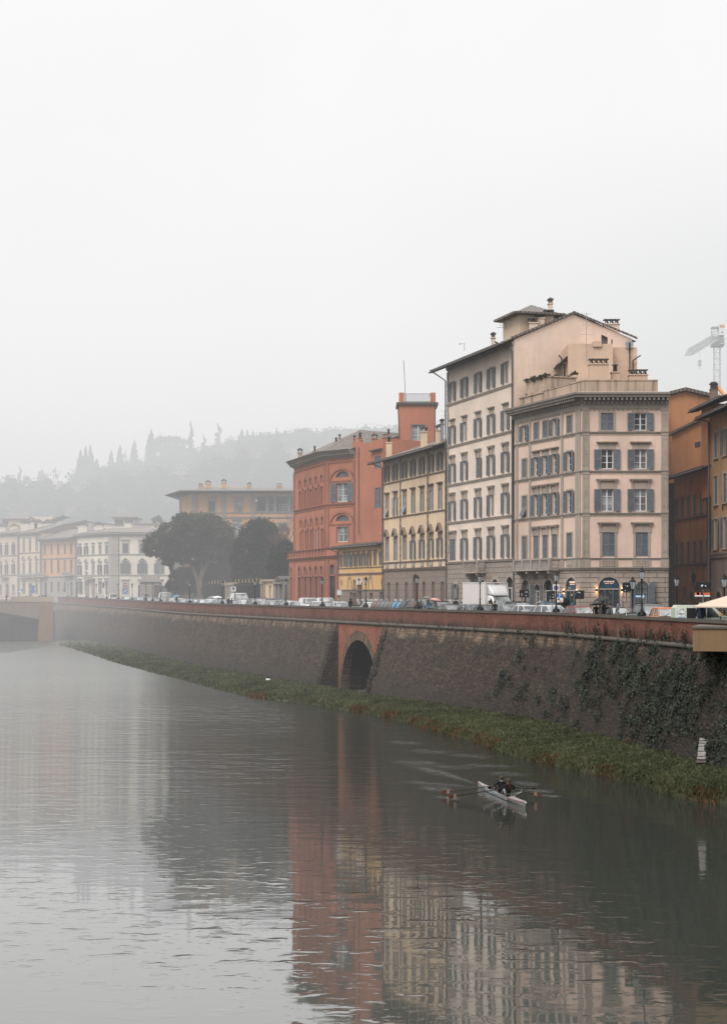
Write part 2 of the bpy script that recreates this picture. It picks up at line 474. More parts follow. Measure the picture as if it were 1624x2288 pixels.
# street
m,nt,out=new_mat('wet_asphalt')
geo=N(nt,'ShaderNodeNewGeometry');P=geo.outputs['Position']
n1=noise(nt,P,0.4,4);n2=noise(nt,P,30,2)
principled(nt,out,mixc(nt,n2,mixc(nt,n1,(0.035,0.036,0.038),(0.06,0.06,0.062)),(0.05,0.05,0.05)),ramp(nt,n1,0.3,0.7,0.25,0.7),0,0.5)
M['asphalt']=m
M['paving']=m_block('stone_paving',(0.20,0.19,0.18),(0.09,0.085,0.08),0.8,0.4,0.015,0.5,0.15)
b=MB()
YS=list(np.linspace(20,430,83))
for ya,yb in zip(YS,YS[1:]):
 pa,pb=quay_pt(ya,-0.4),quay_pt(yb,-0.4)
 b.face([(pa.x,pa.y,STREET+rise(ya)),(260,ya,STREET+rise(ya)),(260,yb,STREET+rise(yb)),(pb.x,pb.y,STREET+rise(yb))])
b.face([(-81.5,430,STREET+.45),(260,430,STREET+.45),(400,520,STREET+.45),(-81.5,520,STREET+.45)])
b.face([(-81.5,430,STREET+.45),(-81.5,520,STREET+.45),(-190,520,STREET+.45),(-120,450,STREET+.45)])
tag(b.build('road',M['asphalt']),kind='structure')
b=MB()
for ya,yb in zip(YS,YS[1:]):
 ra,rb=STREET+rise(ya),STREET+rise(yb)
 a0,a1_,b0,b1_=quay_pt(ya,-0.42),quay_pt(ya,-2.2),quay_pt(yb,-0.42),quay_pt(yb,-2.2)
 b.face([(a0 .x,a0 .y,ra+.12),(a1_.x,a1_.y,ra+.12),(b1_.x,b1_.y,rb+.12),(b0 .x,b0 .y,rb+.12)],[(0,ya),(1.8,ya),(1.8,yb),(0,yb)])
 b.face([(a1_.x,a1_.y,ra+.12),(a1_.x,a1_.y,ra-.02),(b1_.x,b1_.y,rb-.02),(b1_.x,b1_.y,rb+.12)],[(0,ya),(.14,ya),(.14,yb),(0,yb)])
tag(b.build('pavement',M['paving']),kind='structure')
# quay wall
m,nt,out=new_mat('quay_stone')
uv=N(nt,'ShaderNodeUVMap');uv.uv_map='UVMap'
geo=N(nt,'ShaderNodeNewGeometry');P=geo.outputs['Position']
wb=noise(nt,uv.outputs[0],2.6,3)
cm=N(nt,'ShaderNodeCombineXYZ');lk(nt,wb,cm.inputs[0]);lk(nt,wb,cm.inputs[1])
scl=N(nt,'ShaderNodeVectorMath',operation='SCALE');scl.inputs['Scale'].default_value=0.2;lk(nt,cm.outputs[0],scl.inputs[0])
ad=N(nt,'ShaderNodeVectorMath',operation='ADD');lk(nt,uv.outputs[0],ad.inputs[0]);lk(nt,scl.outputs[0],ad.inputs[1])
rub=mapped(nt,ad.outputs[0],(1.55,3.3,1))
vo=N(nt,'ShaderNodeTexVoronoi');vo.inputs['Scale'].default_value=1.0;vo.inputs['Randomness'].default_value=.75;lk(nt,rub,vo.inputs['Vector'])
ve=N(nt,'ShaderNodeTexVoronoi',feature='DISTANCE_TO_EDGE');ve.inputs['Scale'].default_value=1.0;ve.inputs['Randomness'].default_value=.75;lk(nt,rub,ve.inputs['Vector'])
vs=N(nt,'ShaderNodeSeparateColor');lk(nt,vo.outputs['Color'],vs.inputs[0])
stone=mixc(nt,vs.outputs[0],(0.034,0.027,0.021),(0.090,0.066,0.047))
joint=ramp(nt,ve.outputs['Distance'],0.0,0.10)
stone=mixc(nt,joint,(0.026,0.023,0.021),stone)
sx=N(nt,'ShaderNodeSeparateXYZ');lk(nt,P,sx.inputs[0])
big=noise(nt,P,0.28,5,0.65);fine=noise(nt,P,3.5,5,0.75)
streak=noise(nt,mapped(nt,P,(1.3,0.9,0.10)),1.0,4,0.7)
c=stone
c=mixc(nt,ramp(nt,big,0.45,0.62,0,0.55),c,(0.022,0.022,0.020))
c=mixc(nt,math_(nt,'MULTIPLY',ramp(nt,streak,0.52,0.70,0,0.6),ramp(nt,sx.outputs[1],140,230)),c,(0.085,0.075,0.067))
c=mixc(nt,math_(nt,'MULTIPLY',ramp(nt,streak,0.50,0.72,0,0.55),ramp(nt,sx.outputs[1],125,92)),c,(0.070,0.032,0.016))
zz=math_(nt,'ADD',sx.outputs[2],math_(nt,'MULTIPLY',math_(nt,'SUBTRACT',big,0.5),2.6))
top=ramp(nt,zz,6.55,7.05)
br2=N(nt,'ShaderNodeTexBrick');lk(nt,ad.outputs[0],br2 .inputs['Vector'])
for k_,v_ in(('Scale',1.0),('Brick Width',0.5),('Row Height',0.26),('Mortar Size',0.018),('Mortar Smooth',0.3)):br2 .inputs[k_].default_value=v_
br2 .inputs['Color1'].default_value=(0.33,0.235,0.17,1);br2 .inputs['Color2'].default_value=(0.19,0.12,0.085,1);br2 .inputs['Mortar'].default_value=(0.07,0.05,0.04,1)
c=mixc(nt,math_(nt,'MULTIPLY',top,ramp(nt,streak,0.60,0.42,0.05,0.9)),c,br2 .outputs['Color'])
spk=noise(nt,P,9.0,2,0.5)
c=mixc(nt,ramp(nt,spk,0.66,0.74,0,0.55),c,(0.22,0.20,0.185))
c=mixc(nt,ramp(nt,noise(nt,P,1.4,5,.7),.42,.66,0,.55),c,(0.085,0.062,0.045))
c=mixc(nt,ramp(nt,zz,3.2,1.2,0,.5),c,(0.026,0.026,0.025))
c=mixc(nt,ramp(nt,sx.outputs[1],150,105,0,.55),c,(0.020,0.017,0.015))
c=mixc(nt,0.6,c,mixc(nt,ramp(nt,fine,0.3,0.7),(0.45,0.45,0.45),(1.5,1.5,1.5)),'MULTIPLY')
hh=math_(nt,'ADD',joint,math_(nt,'MULTIPLY',fine,1.2))
principled(nt,out,c,0.85,0,0.2,bump(nt,hh,0.7,0.06))
M['quay']=m
def brick_mat(name,c1,c2,mort,damp,zlo,zhi,farmix=False):
 m,nt,out=new_mat(name)
 uv=N(nt,'ShaderNodeUVMap');uv.uv_map='UVMap'
 geo=N(nt,'ShaderNodeNewGeometry');P=geo.outputs['Position']
 br=N(nt,'ShaderNodeTexBrick');lk(nt,uv.outputs[0],br.inputs['Vector'])
 for k_,v_ in(('Scale',1.0),('Brick Width',0.27),('Row Height',0.075),('Mortar Size',0.010),('Mortar Smooth',0.3)):br.inputs[k_].default_value=v_
 br.inputs['Color1'].default_value=rgba(c1);br.inputs['Color2'].default_value=rgba(c2);br.inputs['Mortar'].default_value=rgba(mort)
 sx=N(nt,'ShaderNodeSeparateXYZ');lk(nt,P,sx.inputs[0])
 big=noise(nt,P,0.45,5,0.65);fine=noise(nt,P,5.0,4,0.7)
 streak=noise(nt,mapped(nt,P,(1.4,1.0,0.12)),1.0,4,0.7)
 c=br.outputs['Color']
 zz=math_(nt,'ADD',sx.outputs[2],math_(nt,'MULTIPLY',math_(nt,'SUBTRACT',streak,0.5),1.5))
 c=mixc(nt,ramp(nt,zz,zhi,zlo,0,0.9),c,damp)
 c=mixc(nt,ramp(nt,big,0.48,0.64,0,0.7),c,[x*0.42 for x in c1])
 c=mixc(nt,ramp(nt,noise(nt,P,0.9,4,.7),0.55,0.68,0,0.5),c,[min(1,x*k)for x,k in zip(c1,(1.5,1.75,1.8))])
 c=mixc(nt,ramp(nt,streak,0.62,0.74,0,0.45),c,(0.25,0.20,0.17))
 c=mixc(nt,0.5,c,mixc(nt,ramp(nt,fine,0.3,0.7),(0.6,0.6,0.6),(1.35,1.35,1.35)),'MULTIPLY')
 principled(nt,out,c,0.85,0,0.2,bump(nt,math_(nt,'ADD',math_(nt,'SUBTRACT',1.0,br.outputs['Fac']),fine),0.6,0.02))
 return m
M['brick']=brick_mat('parapet_brick',(0.215,0.082,0.055),(0.145,0.06,0.045),(0.16,0.10,0.08),(0.05,0.043,0.038),7.9,8.45)
M['brick_arch']=brick_mat('arch_brick',(0.34,0.115,0.07),(0.27,0.095,0.06),(0.24,0.15,0.11),(0.10,0.06,0.045),0.0,1.5)
M['coping']=m_stucco('coping_stone',(0.13,0.115,0.10),0.5)
M['torus']=m_stucco('moulding_stone',(0.12,0.105,0.09),0.6)
M['voussoir']=m_block('voussoir_stone',(0.17,0.115,0.08),(0.06,0.045,0.035),0.35,0.9,0.03,0.3,0.3,(0.05,0.045,0.04),0.7)
quay=empty('quay_wall',(15.1,130,STREET),'long battered stone river wall with red brick parapet and one arched outlet','river wall')
ARCH0,ARCH1=181.6,167.4
QB=2.3
def run(Ya,Yb,n):
 return list(np.linspace(Ya,Yb,n))
def strip(mb,ys,prof,z_off=rise):
 """sweep a (w,z) profile along the quay; UV u = metres along, v = z."""
 u=0.0;prev=None
 for ya,yb in zip(ys,ys[1:]):
  du=(quay_pt(yb)-quay_pt(ya)).length
  for(w0,z0),(w1,z1)in zip(prof,prof[1:]):
   p=[quay_pt(ya,w0),quay_pt(yb,w0),quay_pt(yb,w1),quay_pt(ya,w1)]
   ra,rb=z_off(ya),z_off(yb)
   dv=math.hypot(w1-w0,z1-z0)
   mb.face([(p[0].x,p[0].y,z0+ra),(p[1].x,p[1].y,z0+rb),(p[2].x,p[2].y,z1+rb),(p[3].x,p[3].y,z1+ra)],[(u,z0),(u+du,z0),(u+du,z1 if abs(z1-z0)>.01 else z0+dv),(u,z1 if abs(z1-z0)>.01 else z0+dv)])
  u+=du
ys_all=run(20,430,103)
b=MB();strip(b,ys_all,[(-.36,8.40),(-.36,9.22)]);strip(b,ys_all,[(0,9.22),(0,7.86)])
b.build('parapet',M['brick'],quay)
b=MB();strip(b,ys_all,[(-.44,9.20),(-.44,9.40),(.09,9.42),(.09,9.20),(-.44,9.20)])
b.build('coping',M['coping'],quay)
b=MB();b.smooth=True
strip(b,ys_all,[(.06+.21*math.sin(t),7.72+.17*math.cos(t))for t in np.linspace(0.0,math.pi,9)])
b.build('roll_moulding',M['torus'],quay)
near,far=run(20,ARCH1,40),run(ARCH0,430,62)
b=MB()
for ys in(near,far):
 strip(b,ys,[(.10,7.62),(QB*.5,3.9),(QB,.2),(QB+.25,-1.5)])
 strip(b,ys,[(.0,7.9),(.10,7.62)])
for Y,sgn in((ARCH1,1),(ARCH0,-1)):
 pr=[(.05,7.6),(.10,7.62),(QB*.5,3.9),(QB,.2),(QB,-1.0),(.05,-1.0)]
 pts=[(quay_pt(Y,w_).x,quay_pt(Y,w_).y,z_)for w_,z_ in pr]
 b.face(pts if sgn>0 else pts[::-1],[(w_,z_)for w_,z_ in(pr if sgn>0 else pr[::-1])])
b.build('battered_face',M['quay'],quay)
b=MB()
rq=random.Random(3)
for Y,sg in((ARCH1,-1),(ARCH0,1)):
 for k in range(16):
  z0=.5+k*.44
  wv=.1+(QB-.1)*(7.62-z0-.2)/7.4
  L=rq.uniform(.7,1.5)
  p0,p1=quay_pt(Y,wv),quay_pt(Y+sg*L,wv)
  d=(p1-p0).normalized();nn=Vector((-d.y,d.x))*(1 if sg>0 else-1)
  T=lambda x,y,z,p0=p0,d=d,nn=nn:(p0 .x+d.x*x+nn.x*y,p0 .y+d.y*x+nn.y*y,z)
  b.box(T,-.05,L,-.45,rq.uniform(.10,.2),z0+.02,z0+.42)
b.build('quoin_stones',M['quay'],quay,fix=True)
pA,pB=quay_pt(ARCH0,.06),quay_pt(ARCH1,.06)
FA=Fac(pA,pB)
ac,ahw,az0,az1=FA.L*.46,FA.L*.385,0.3,5.95
def arch_pts(c,hw,z0,z1,n=24):
 return[(c-hw*math.cos(math.pi*k/n),z0+(z1-z0)*math.sin(math.pi*k/n)**.92)for k in range(n+1)]
b=MB()
ap=arch_pts(ac,ahw,az0,az1)
for(x0,z0),(x1,z1)in zip(ap,ap[1:]):
 b.quad(FA.T,(x0,0,z0),(x1,0,z1),(x1,0,7.66),(x0,0,7.66))
b.quad(FA.T,(-.1,0,-1),(ap[0][0],0,-1),(ap[0][0],0,7.66),(-.1,0,7.66))
b.quad(FA.T,(ap[-1][0],0,-1),(FA.L+.1,0,-1),(FA.L+.1,0,7.66),(ap[-1][0],0,7.66))
b.build('outlet_panel',M['brick_arch'],quay)
b=MB()
ao=arch_pts(ac,ahw+.62,az0-.1,az1+.95);ai=arch_pts(ac,ahw-.02,az0,az1-.02)
L_=0
for k in range(len(ai)-1):
 b.face([FA.T(ai[k][0],.06,ai[k][1]),FA.T(ai[k+1][0],.06,ai[k+1][1]),FA.T(ao[k+1][0],.06,ao[k+1][1]),FA.T(ao[k][0],.06,ao[k][1])],[(k*.7,0),(k*.7+.7,0),(k*.7+.7,.9),(k*.7,.9)])
 b.face([FA.T(ai[k][0],.06,ai[k][1]),FA.T(ai[k][0],-.9,ai[k][1]),FA.T(ai[k+1][0],-.9,ai[k+1][1]),FA.T(ai[k+1][0],.06,ai[k+1][1])],[(k*.7,0),(k*.7,.9),(k*.7+.7,.9),(k*.7+.7,0)])
 b.face([FA.T(ao[k][0],.06,ao[k][1]),FA.T(ao[k+1][0],.06,ao[k+1][1]),FA.T(ao[k+1][0],-.05,ao[k+1][1]),FA.T(ao[k][0],-.05,ao[k][1])])
b.build('voussoir_ring',M['voussoir'],quay)
b=MB()
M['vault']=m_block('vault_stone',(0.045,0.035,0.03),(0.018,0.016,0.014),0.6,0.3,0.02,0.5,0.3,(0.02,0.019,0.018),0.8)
for k in range(len(ai)-1):
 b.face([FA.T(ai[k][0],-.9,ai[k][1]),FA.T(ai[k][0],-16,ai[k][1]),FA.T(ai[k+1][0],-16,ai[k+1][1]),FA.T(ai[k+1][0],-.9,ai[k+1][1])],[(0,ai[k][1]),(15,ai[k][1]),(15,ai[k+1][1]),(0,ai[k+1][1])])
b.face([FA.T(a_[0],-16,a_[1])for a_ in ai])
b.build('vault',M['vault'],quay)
# grass bank
EDGE=[(1760,1845),(1624,1803),(1540,1786),(1490,1776),(1450,1764),(1420,1754),(1380,1744),(1330,1732),(1290,1725),(1240,1712),(1180,1700),(1110,1680),(1050,1655),(990,1640),(940,1625),(880,1608),(800,1592),(740,1583),(700,1575),(640,1568),(560,1558),(500,1543),(440,1527),(400,1516),(340,1502),(300,1491),(250,1478),(200,1461),(160,1449),(128,1440)]
E=[]
for x,y in EDGE:
 Y=HC*FD/(y-HY);E.append(((x-CX)/FD*Y,Y))
E=[(24.5,62)]+E
def edge_x(Y):
 for(xa,ya),(xb,yb)in zip(E,E[1:]):
  if ya<=Y<=yb:return xa+(xb-xa)*(Y-ya)/max(yb-ya,1e-6)
 return E[-1][0]if Y>E[-1][1]else E[0][0]
rb_=np.random.RandomState(5)
_ph=rb_.uniform(0,6.28,(6,2))
def wob(x,y):
 return(math.sin(.9*x+.5*y+_ph[0,0])+math.sin(-.4*x+1.3*y+_ph[1,0])+math.sin(1.9*x-.7*y+_ph[2,0])*.6+math.sin(2.7*x+2.1*y+_ph[3,0])*.4)/3.0
def bank_top(Y):
 return 1.45-.75*max(0,min(1,(Y-95)/80))-.15*max(0,min(1,(Y-180)/60))
def bank_z(Y,t):
 """t: 0 at the wall's foot, 1 at the water's edge."""
 zb=bank_top(Y)
 gully=math.exp(-((Y-96.0)/3.2)**2)*max(0,t-.35)*.8
 lip=1.0 if t<.8 else max(0.0,1-((t-.8)/.2)**2)
 return max(-.15,(zb*(1-.52*t)*lip)*(1-gully*.8)+.12*wob(quay_x(Y)-t*5,Y)*(1-.7*t)-.1*(t>.97))
def bank_xy(Y,t):
 p0=quay_pt(Y,QB*(1-bank_top(Y)/8)-.15)
 ex=min(edge_x(p0 .y),p0 .x-.25)
 return p0 .x+(ex-p0 .x)*t,p0 .y
M['soil']=m_plain('bank_soil',(0.05,0.054,0.030),0.95,var=.4,scale=1.5)
b=MB();b.smooth=True
bys=[y for y in np.linspace(62,360,200)]
ts=[0,.1,.2,.3,.45,.6,.72,.8,.86,.92,.97,1.0]
gridp=[[(*bank_xy(Y,t),bank_z(Y,t))for t in ts]for Y in bys]
i0=len(b.v)
for rw in gridp:b.v+=rw
for a in range(len(bys)-1):
 for c in range(len(ts)-1):
  q=[a*len(ts)+c,(a+1)*len(ts)+c,(a+1)*len(ts)+c+1,a*len(ts)+c+1]
  b.idx(q,[(0,0)]*4)
o=b.build('river_bank',M['soil']);tag(o,kind='structure')
rs=np.random.RandomState(11)
def blades(n,pick,size,up=1.0,wide=.35):
 """n grass tufts/leaves: narrow bent quads; pick(i) -> (x,y,z)."""
 V=np.zeros((n,4,3),dtype=np.float32)
 for i in range(n):
  x,y,z,s=pick(i)
  s*=size*rs.uniform(.6,1.4)
  a=rs.uniform(0,6.283);lean=rs.uniform(-.5,.5,2)*s
  dx,dy=math.cos(a)*s*wide,math.sin(a)*s*wide
  V[i,0]=(x-dx,y-dy,z-.03);V[i,1]=(x+dx,y+dy,z-.03)
  V[i,2]=(x+dx*.35+lean[0],y+dy*.35+lean[1],z+s*up);V[i,3]=(x-dx*.35+lean[0],y-dy*.35+lean[1],z+s*up)
 return V.reshape(-1,3)
def pick_grass(i):
 Y=66+(350-66)*rs.beta(1.0,2.6)
 t=rs.uniform(0,1.0)**.85
 x,y=bank_xy(Y,t)
 s=1.0+max(0,(Y-120)/140)*.9
 return x,y,max(bank_z(Y,t),-.02),s*(1.15 if t>.75 else 1)
M['grass']=m_leaf('bank_grass',(0.058,0.064,0.036),(0.145,0.155,0.085),0.35,0.3)
M['weed']=m_leaf('bank_weeds',(0.052,0.059,0.035),(0.130,0.144,0.084),0.6,0.3)
o=quads_mesh('grass',blades(70000,pick_grass,.155),M['grass']);tag(o,'rough green grass covering the river bank below the wall','grass',kind='stuff')
def pick_weed(i):
 Y=rs.uniform(66,122);t=rs.uniform(0,1.0)
 x,y=bank_xy(Y,t)
 return x,y,max(bank_z(Y,t),0)+rs.uniform(0,.2),1.0
o=quads_mesh('weeds',blades(20000,pick_weed,.095,.6,.7),M['weed']);tag(o,'broad leafy weeds over the nearest part of the bank','weeds',kind='stuff')
def pick_dead(i):
 k=rs.choice([87,99,106,117,121,127,131,134,138,145,152,173])
 Y=k+rs.normal(0,.8);t=.94+rs.uniform(-.05,.07)
 x,y=bank_xy(Y,t)
 return x,y,max(bank_z(Y,min(t,1)),-.02),1.0+(k>140)*.5
M['dead']=m_leaf('dead_grass',(0.075,0.04,0.022),(0.19,0.10,0.055),0.8,0.2)
o=quads_mesh('dead_grass',blades(2200,pick_dead,.24,.8,.22),M['dead']);tag(o,'orange brown dead grass tufts along the water edge','dead grass',kind='stuff')
def pick_reed(i):
 k=[84,90,97,103,109,112,119,124,129,136,141,149,156,164][rs.randint(14)]
 Y=k+rs.normal(0,1.1);t=.95+rs.normal(0,.035)
 x,y=bank_xy(Y,t)
 return x,y,max(bank_z(Y,min(t,1)),-.03),1.0
M['reed']=m_leaf('reed_leaves',(0.06,0.058,0.032),(0.15,0.135,0.075),0.8,0.2)
o=quads_mesh('reeds',blades(1300,pick_reed,.32,1.0,.07),M['reed']);tag(o,'thin straw green reeds standing at the water edge of the bank','reeds',kind='stuff')
IVC=[]
while len(IVC)<620:
 Y=rs.uniform(80,146);z=rs.uniform(1.4,7.5)
 d=.8*wob(Y*.4,z*.7)+.7*wob(Y*1.7,z*2.3)
 if d>max(0,(Y-106)/34)+(z<2.5)*.3+rs.uniform(-.7,.7):IVC.append((Y,z,rs.uniform(.10,.34)))
def pick_ivy(i):
 while True:
  mode=rs.uniform()
  if mode<.86:
   cY,cz_,cs_=IVC[rs.randint(len(IVC))];Y=cY+rs.normal(0,cs_);z=cz_+rs.normal(0,cs_*.9)
   if z>7.6:continue
   w_=.1+(QB-.1)*(7.62-z)/7.4+rs.uniform(.0,.25)
  elif mode<.975:
   Y=80+95*rs.beta(1,1.6);z=7.55+abs(rs.normal(0,.22))
   if wob(Y*1.1,3.0)<-.1:continue
   w_=rs.uniform(.02,.32)
  else:
   Y=rs.choice([88,91,93,95,98,101,104,107,112,119,126])+rs.normal(0,.6);z=7.9+abs(rs.normal(0,.40));w_=rs.uniform(.02,.2)
   if z>9.0:continue
  p_=quay_pt(Y,w_)
  return p_.x,p_.y,z,1.0
M['ivy']=m_leaf('ivy_leaves',(0.032,0.036,0.030),(0.098,0.110,0.092),0.9,0.1)
o=quads_mesh('ivy',blades(24000,pick_ivy,.10,.75,.6),M['ivy']);tag(o,'dark ivy and wall plants clinging to the near river wall','ivy',kind='stuff')
b=MB()
for k in range(46):
 Y=rs.uniform(84,128);z0=rs.choice([7.75,7.9,8.0]);p0=quay_pt(Y,.1)
 for j in range(5):
  d=rs.uniform(-.5,.5);q1=quay_pt(Y+d*.5,.22);q2=quay_pt(Y+d,.2)
  hh_=rs.uniform(.35,1.05)
  b.tube([(p0 .x,p0 .y,z0),(q1 .x,q1 .y,z0+hh_*.55),(q2 .x,q2 .y,z0+hh_)],[.016,.012,.006],4,False)
o=b.build('twigs',m_plain('bare_twigs',(0.06,0.035,0.025),.9));tag(o,'bare brown twigs growing from the wall moulding','twigs',kind='stuff')
# wooded hill
RX=[-1200,-149,-118,-88,-70,-54,-32,-9.5,11,60,120,300,1200]
RZ=[50,52,54,57,60,66,70,71,73,72,66,50,40]
def hill_z(X,Y):
 r=np.interp(X,RX,RZ)
 t=max(0.0,min(1.0,(Y-455)/215.0));t=t*t*(3-2*t)
 back=1.0 if Y<720 else max(.55,1-(Y-720)/1200)
 return STREET+.3+(r-STREET)*t*back+1.2*wob(X*.06,Y*.07)*t
M['hill']=m_leaf('hillside_scrub',(0.035,0.04,0.028),(0.08,0.085,0.06),0.05,0)
b=MB();b.smooth=True
gx=list(np.linspace(-700,700,90));gy=[440,455,480,510,540,570,600,630,660,690,730,800,1000,1400,2500,4500]
for Y in gy:b.v+=[(X if Y<900 else X*Y/900,Y,float(hill_z(X,Y)))for X in gx]
for j in range(len(gy)-1):
 for i in range(len(gx)-1):
  b.idx([j*90+i,j*90+i+1,(j+1)*90+i+1,(j+1)*90+i],[(0,0)]*4)
tag(b.build('hill',M['hill']),kind='structure')
# building kit
def facade_wall(mb,F,s0,s1,z0,z1,ops,depth=.24,bands=()):
 """wall sheet with real openings; ops = (a0,a1,zb,zt,arch). bands: (z, material index) from the bottom up."""
 us=sorted({s0,s1}|{max(s0,min(s1,v))for o in ops for v in o[:2]})
 zs=sorted({z0,z1}|{max(z0,min(z1,v))for o in ops for v in o[2:4]}|{bz for bz,_ in bands if z0<bz<z1})
 for a,c in zip(us,us[1:]):
  for p,q in zip(zs,zs[1:]):
   um,zm=(a+c)/2,(p+q)/2
   if c-a<1e-5 or q-p<1e-5:continue
   if any(o[0]<um<o[1]and o[2]<zm<o[3]for o in ops):continue
   mb.mi=0
   for bz,bi in bands:
    if zm>bz:mb.mi=bi
   mb.quad(F.T,(a,0,p),(c,0,p),(c,0,q),(a,0,q))
 for a0,a1,zb,zt,arch in ops:
  mb.mi=0
  for bz,bi in bands:
   if(zb+zt)/2>bz:mb.mi=bi
  if arch:
   hw=(a1-a0)/2;rise_=min(hw,(zt-zb)*.6)if arch is True else arch
   ap=arch_pts_r((a0+a1)/2,hw,zt-rise_,rise_)
   for(x0,y0),(x1,y1)in zip(ap,ap[1:]):
    mb.quad(F.T,(x0,0,y0),(x1,0,y1),(x1,0,zt),(x0,0,zt))
    mb.quad(F.T,(x0,0,y0),(x0,-depth,y0),(x1,-depth,y1),(x1,0,y1))
   ztop=zt-rise_
  else:
   ztop=zt
   mb.face([F.T(a0,0,zt),F.T(a0,-depth,zt),F.T(a1,-depth,zt),F.T(a1,0,zt)],[(a0,0),(a0,depth),(a1,depth),(a1,0)])
  mb.face([F.T(a0,0,zb),F.T(a0,-depth,zb),F.T(a0,-depth,ztop),F.T(a0,0,ztop)],[(0,zb),(depth,zb),(depth,ztop),(0,ztop)])
  mb.face([F.T(a1,-depth,zb),F.T(a1,0,zb),F.T(a1,0,ztop),F.T(a1,-depth,ztop)],[(0,zb),(depth,zb),(depth,ztop),(0,ztop)])
  mb.face([F.T(a0,0,zb),F.T(a1,0,zb),F.T(a1,-depth,zb),F.T(a0,-depth,zb)],[(a0,0),(a1,0),(a1,depth),(a0,depth)])
 mb.mi=0
def arch_pts_r(c,hw,zs,rise_,n=12):
 return[(c-hw*math.cos(math.pi*k/n),zs+rise_*math.sin(math.pi*k/n))for k in range(n+1)]
def offset_path(pts,w):
 P=[Vector(p)for p in pts]
 if abs(w)<1e-9:return P
 out=[]
 for i,p in enumerate(P):
  ns=[]
  if i>0:u=(p-P[i-1]).normalized();ns.append(Vector((u.y,-u.x)))
  if i<len(P)-1:u=(P[i+1]-p).normalized();ns.append(Vector((u.y,-u.x)))
  if len(ns)==1:out.append(p+ns[0]*w)
  else:
   m_=(ns[0]+ns[1]).normalized()
   out.append(p+m_*(w/max(.3,m_.dot(ns[0]))))
 return out
def sweep(mb,pts,prof):
 """closed (w,z) profile swept along a plan path, mitred at corners, capped at the ends."""
 rings=[]
 for w_,z_ in prof:
  rings.append([(q.x,q.y,z_)for q in offset_path(pts,w_)])
 n=len(prof)
 cum=[0.0]
 for a,c in zip(pts,pts[1:]):cum.append(cum[-1]+(Vector(c)-Vector(a)).length)
 for k in range(n):
  j=(k+1)%n
  for i in range(len(pts)-1):
   mb.face([rings[k][i],rings[k][i+1],rings[j][i+1],rings[j][i]],[(cum[i],prof[k][1]),(cum[i+1],prof[k][1]),(cum[i+1],prof[j][1]),(cum[i],prof[j][1])])
 mb.face([rings[k][0]for k in range(n)]);mb.face([rings[k][-1]for k in reversed(range(n))])
def band(mb,pts,z0,z1,w=.1):
 """a plain string course with a slim upper lip."""
 h=z1-z0
 sweep(mb,pts,[(-.02,z0),(w*.6,z0),(w*.75,z0+h*.55),(w,z0+h*.6),(w,z1-.01),(-.02,z1)])
def roof_face(mb,pts):
 p=[Vector(q)for q in pts]
 u=(p[1]-p[0]).normalized();nn=u.cross(p[2]-p[1]);nn.normalize();v=nn.cross(u)
 mb.face(pts,[((q-p[0]).dot(u),(q-p[0]).dot(v))for q in p])
class Bld:
 def __init__(s,name,loc,label,cat,group=None):
  s.root=empty(name,(loc[0],loc[1],STREET),label,cat,group)
  s.win=[]
 def w(s,F,a,zb,zt,hw,**k):
  s.win.append((F,a,zb,zt,hw,k))
 def ops(s,F):
  return[(a-hw,a+hw,zb,zt,k.get('arch',False))for f,a,zb,zt,hw,k in s.win if f is F]
 def finish(s):
  for F,a,zb,zt,hw,k in s.win:make_window(s.root,F,a,zb,zt,hw,**k)
 def part(s,name,mats,fn,parent=None,fix=False):
  mb=MB();fn(mb)
  return mb.build(name,mats,parent or s.root,fix)
rw=random.Random(21)
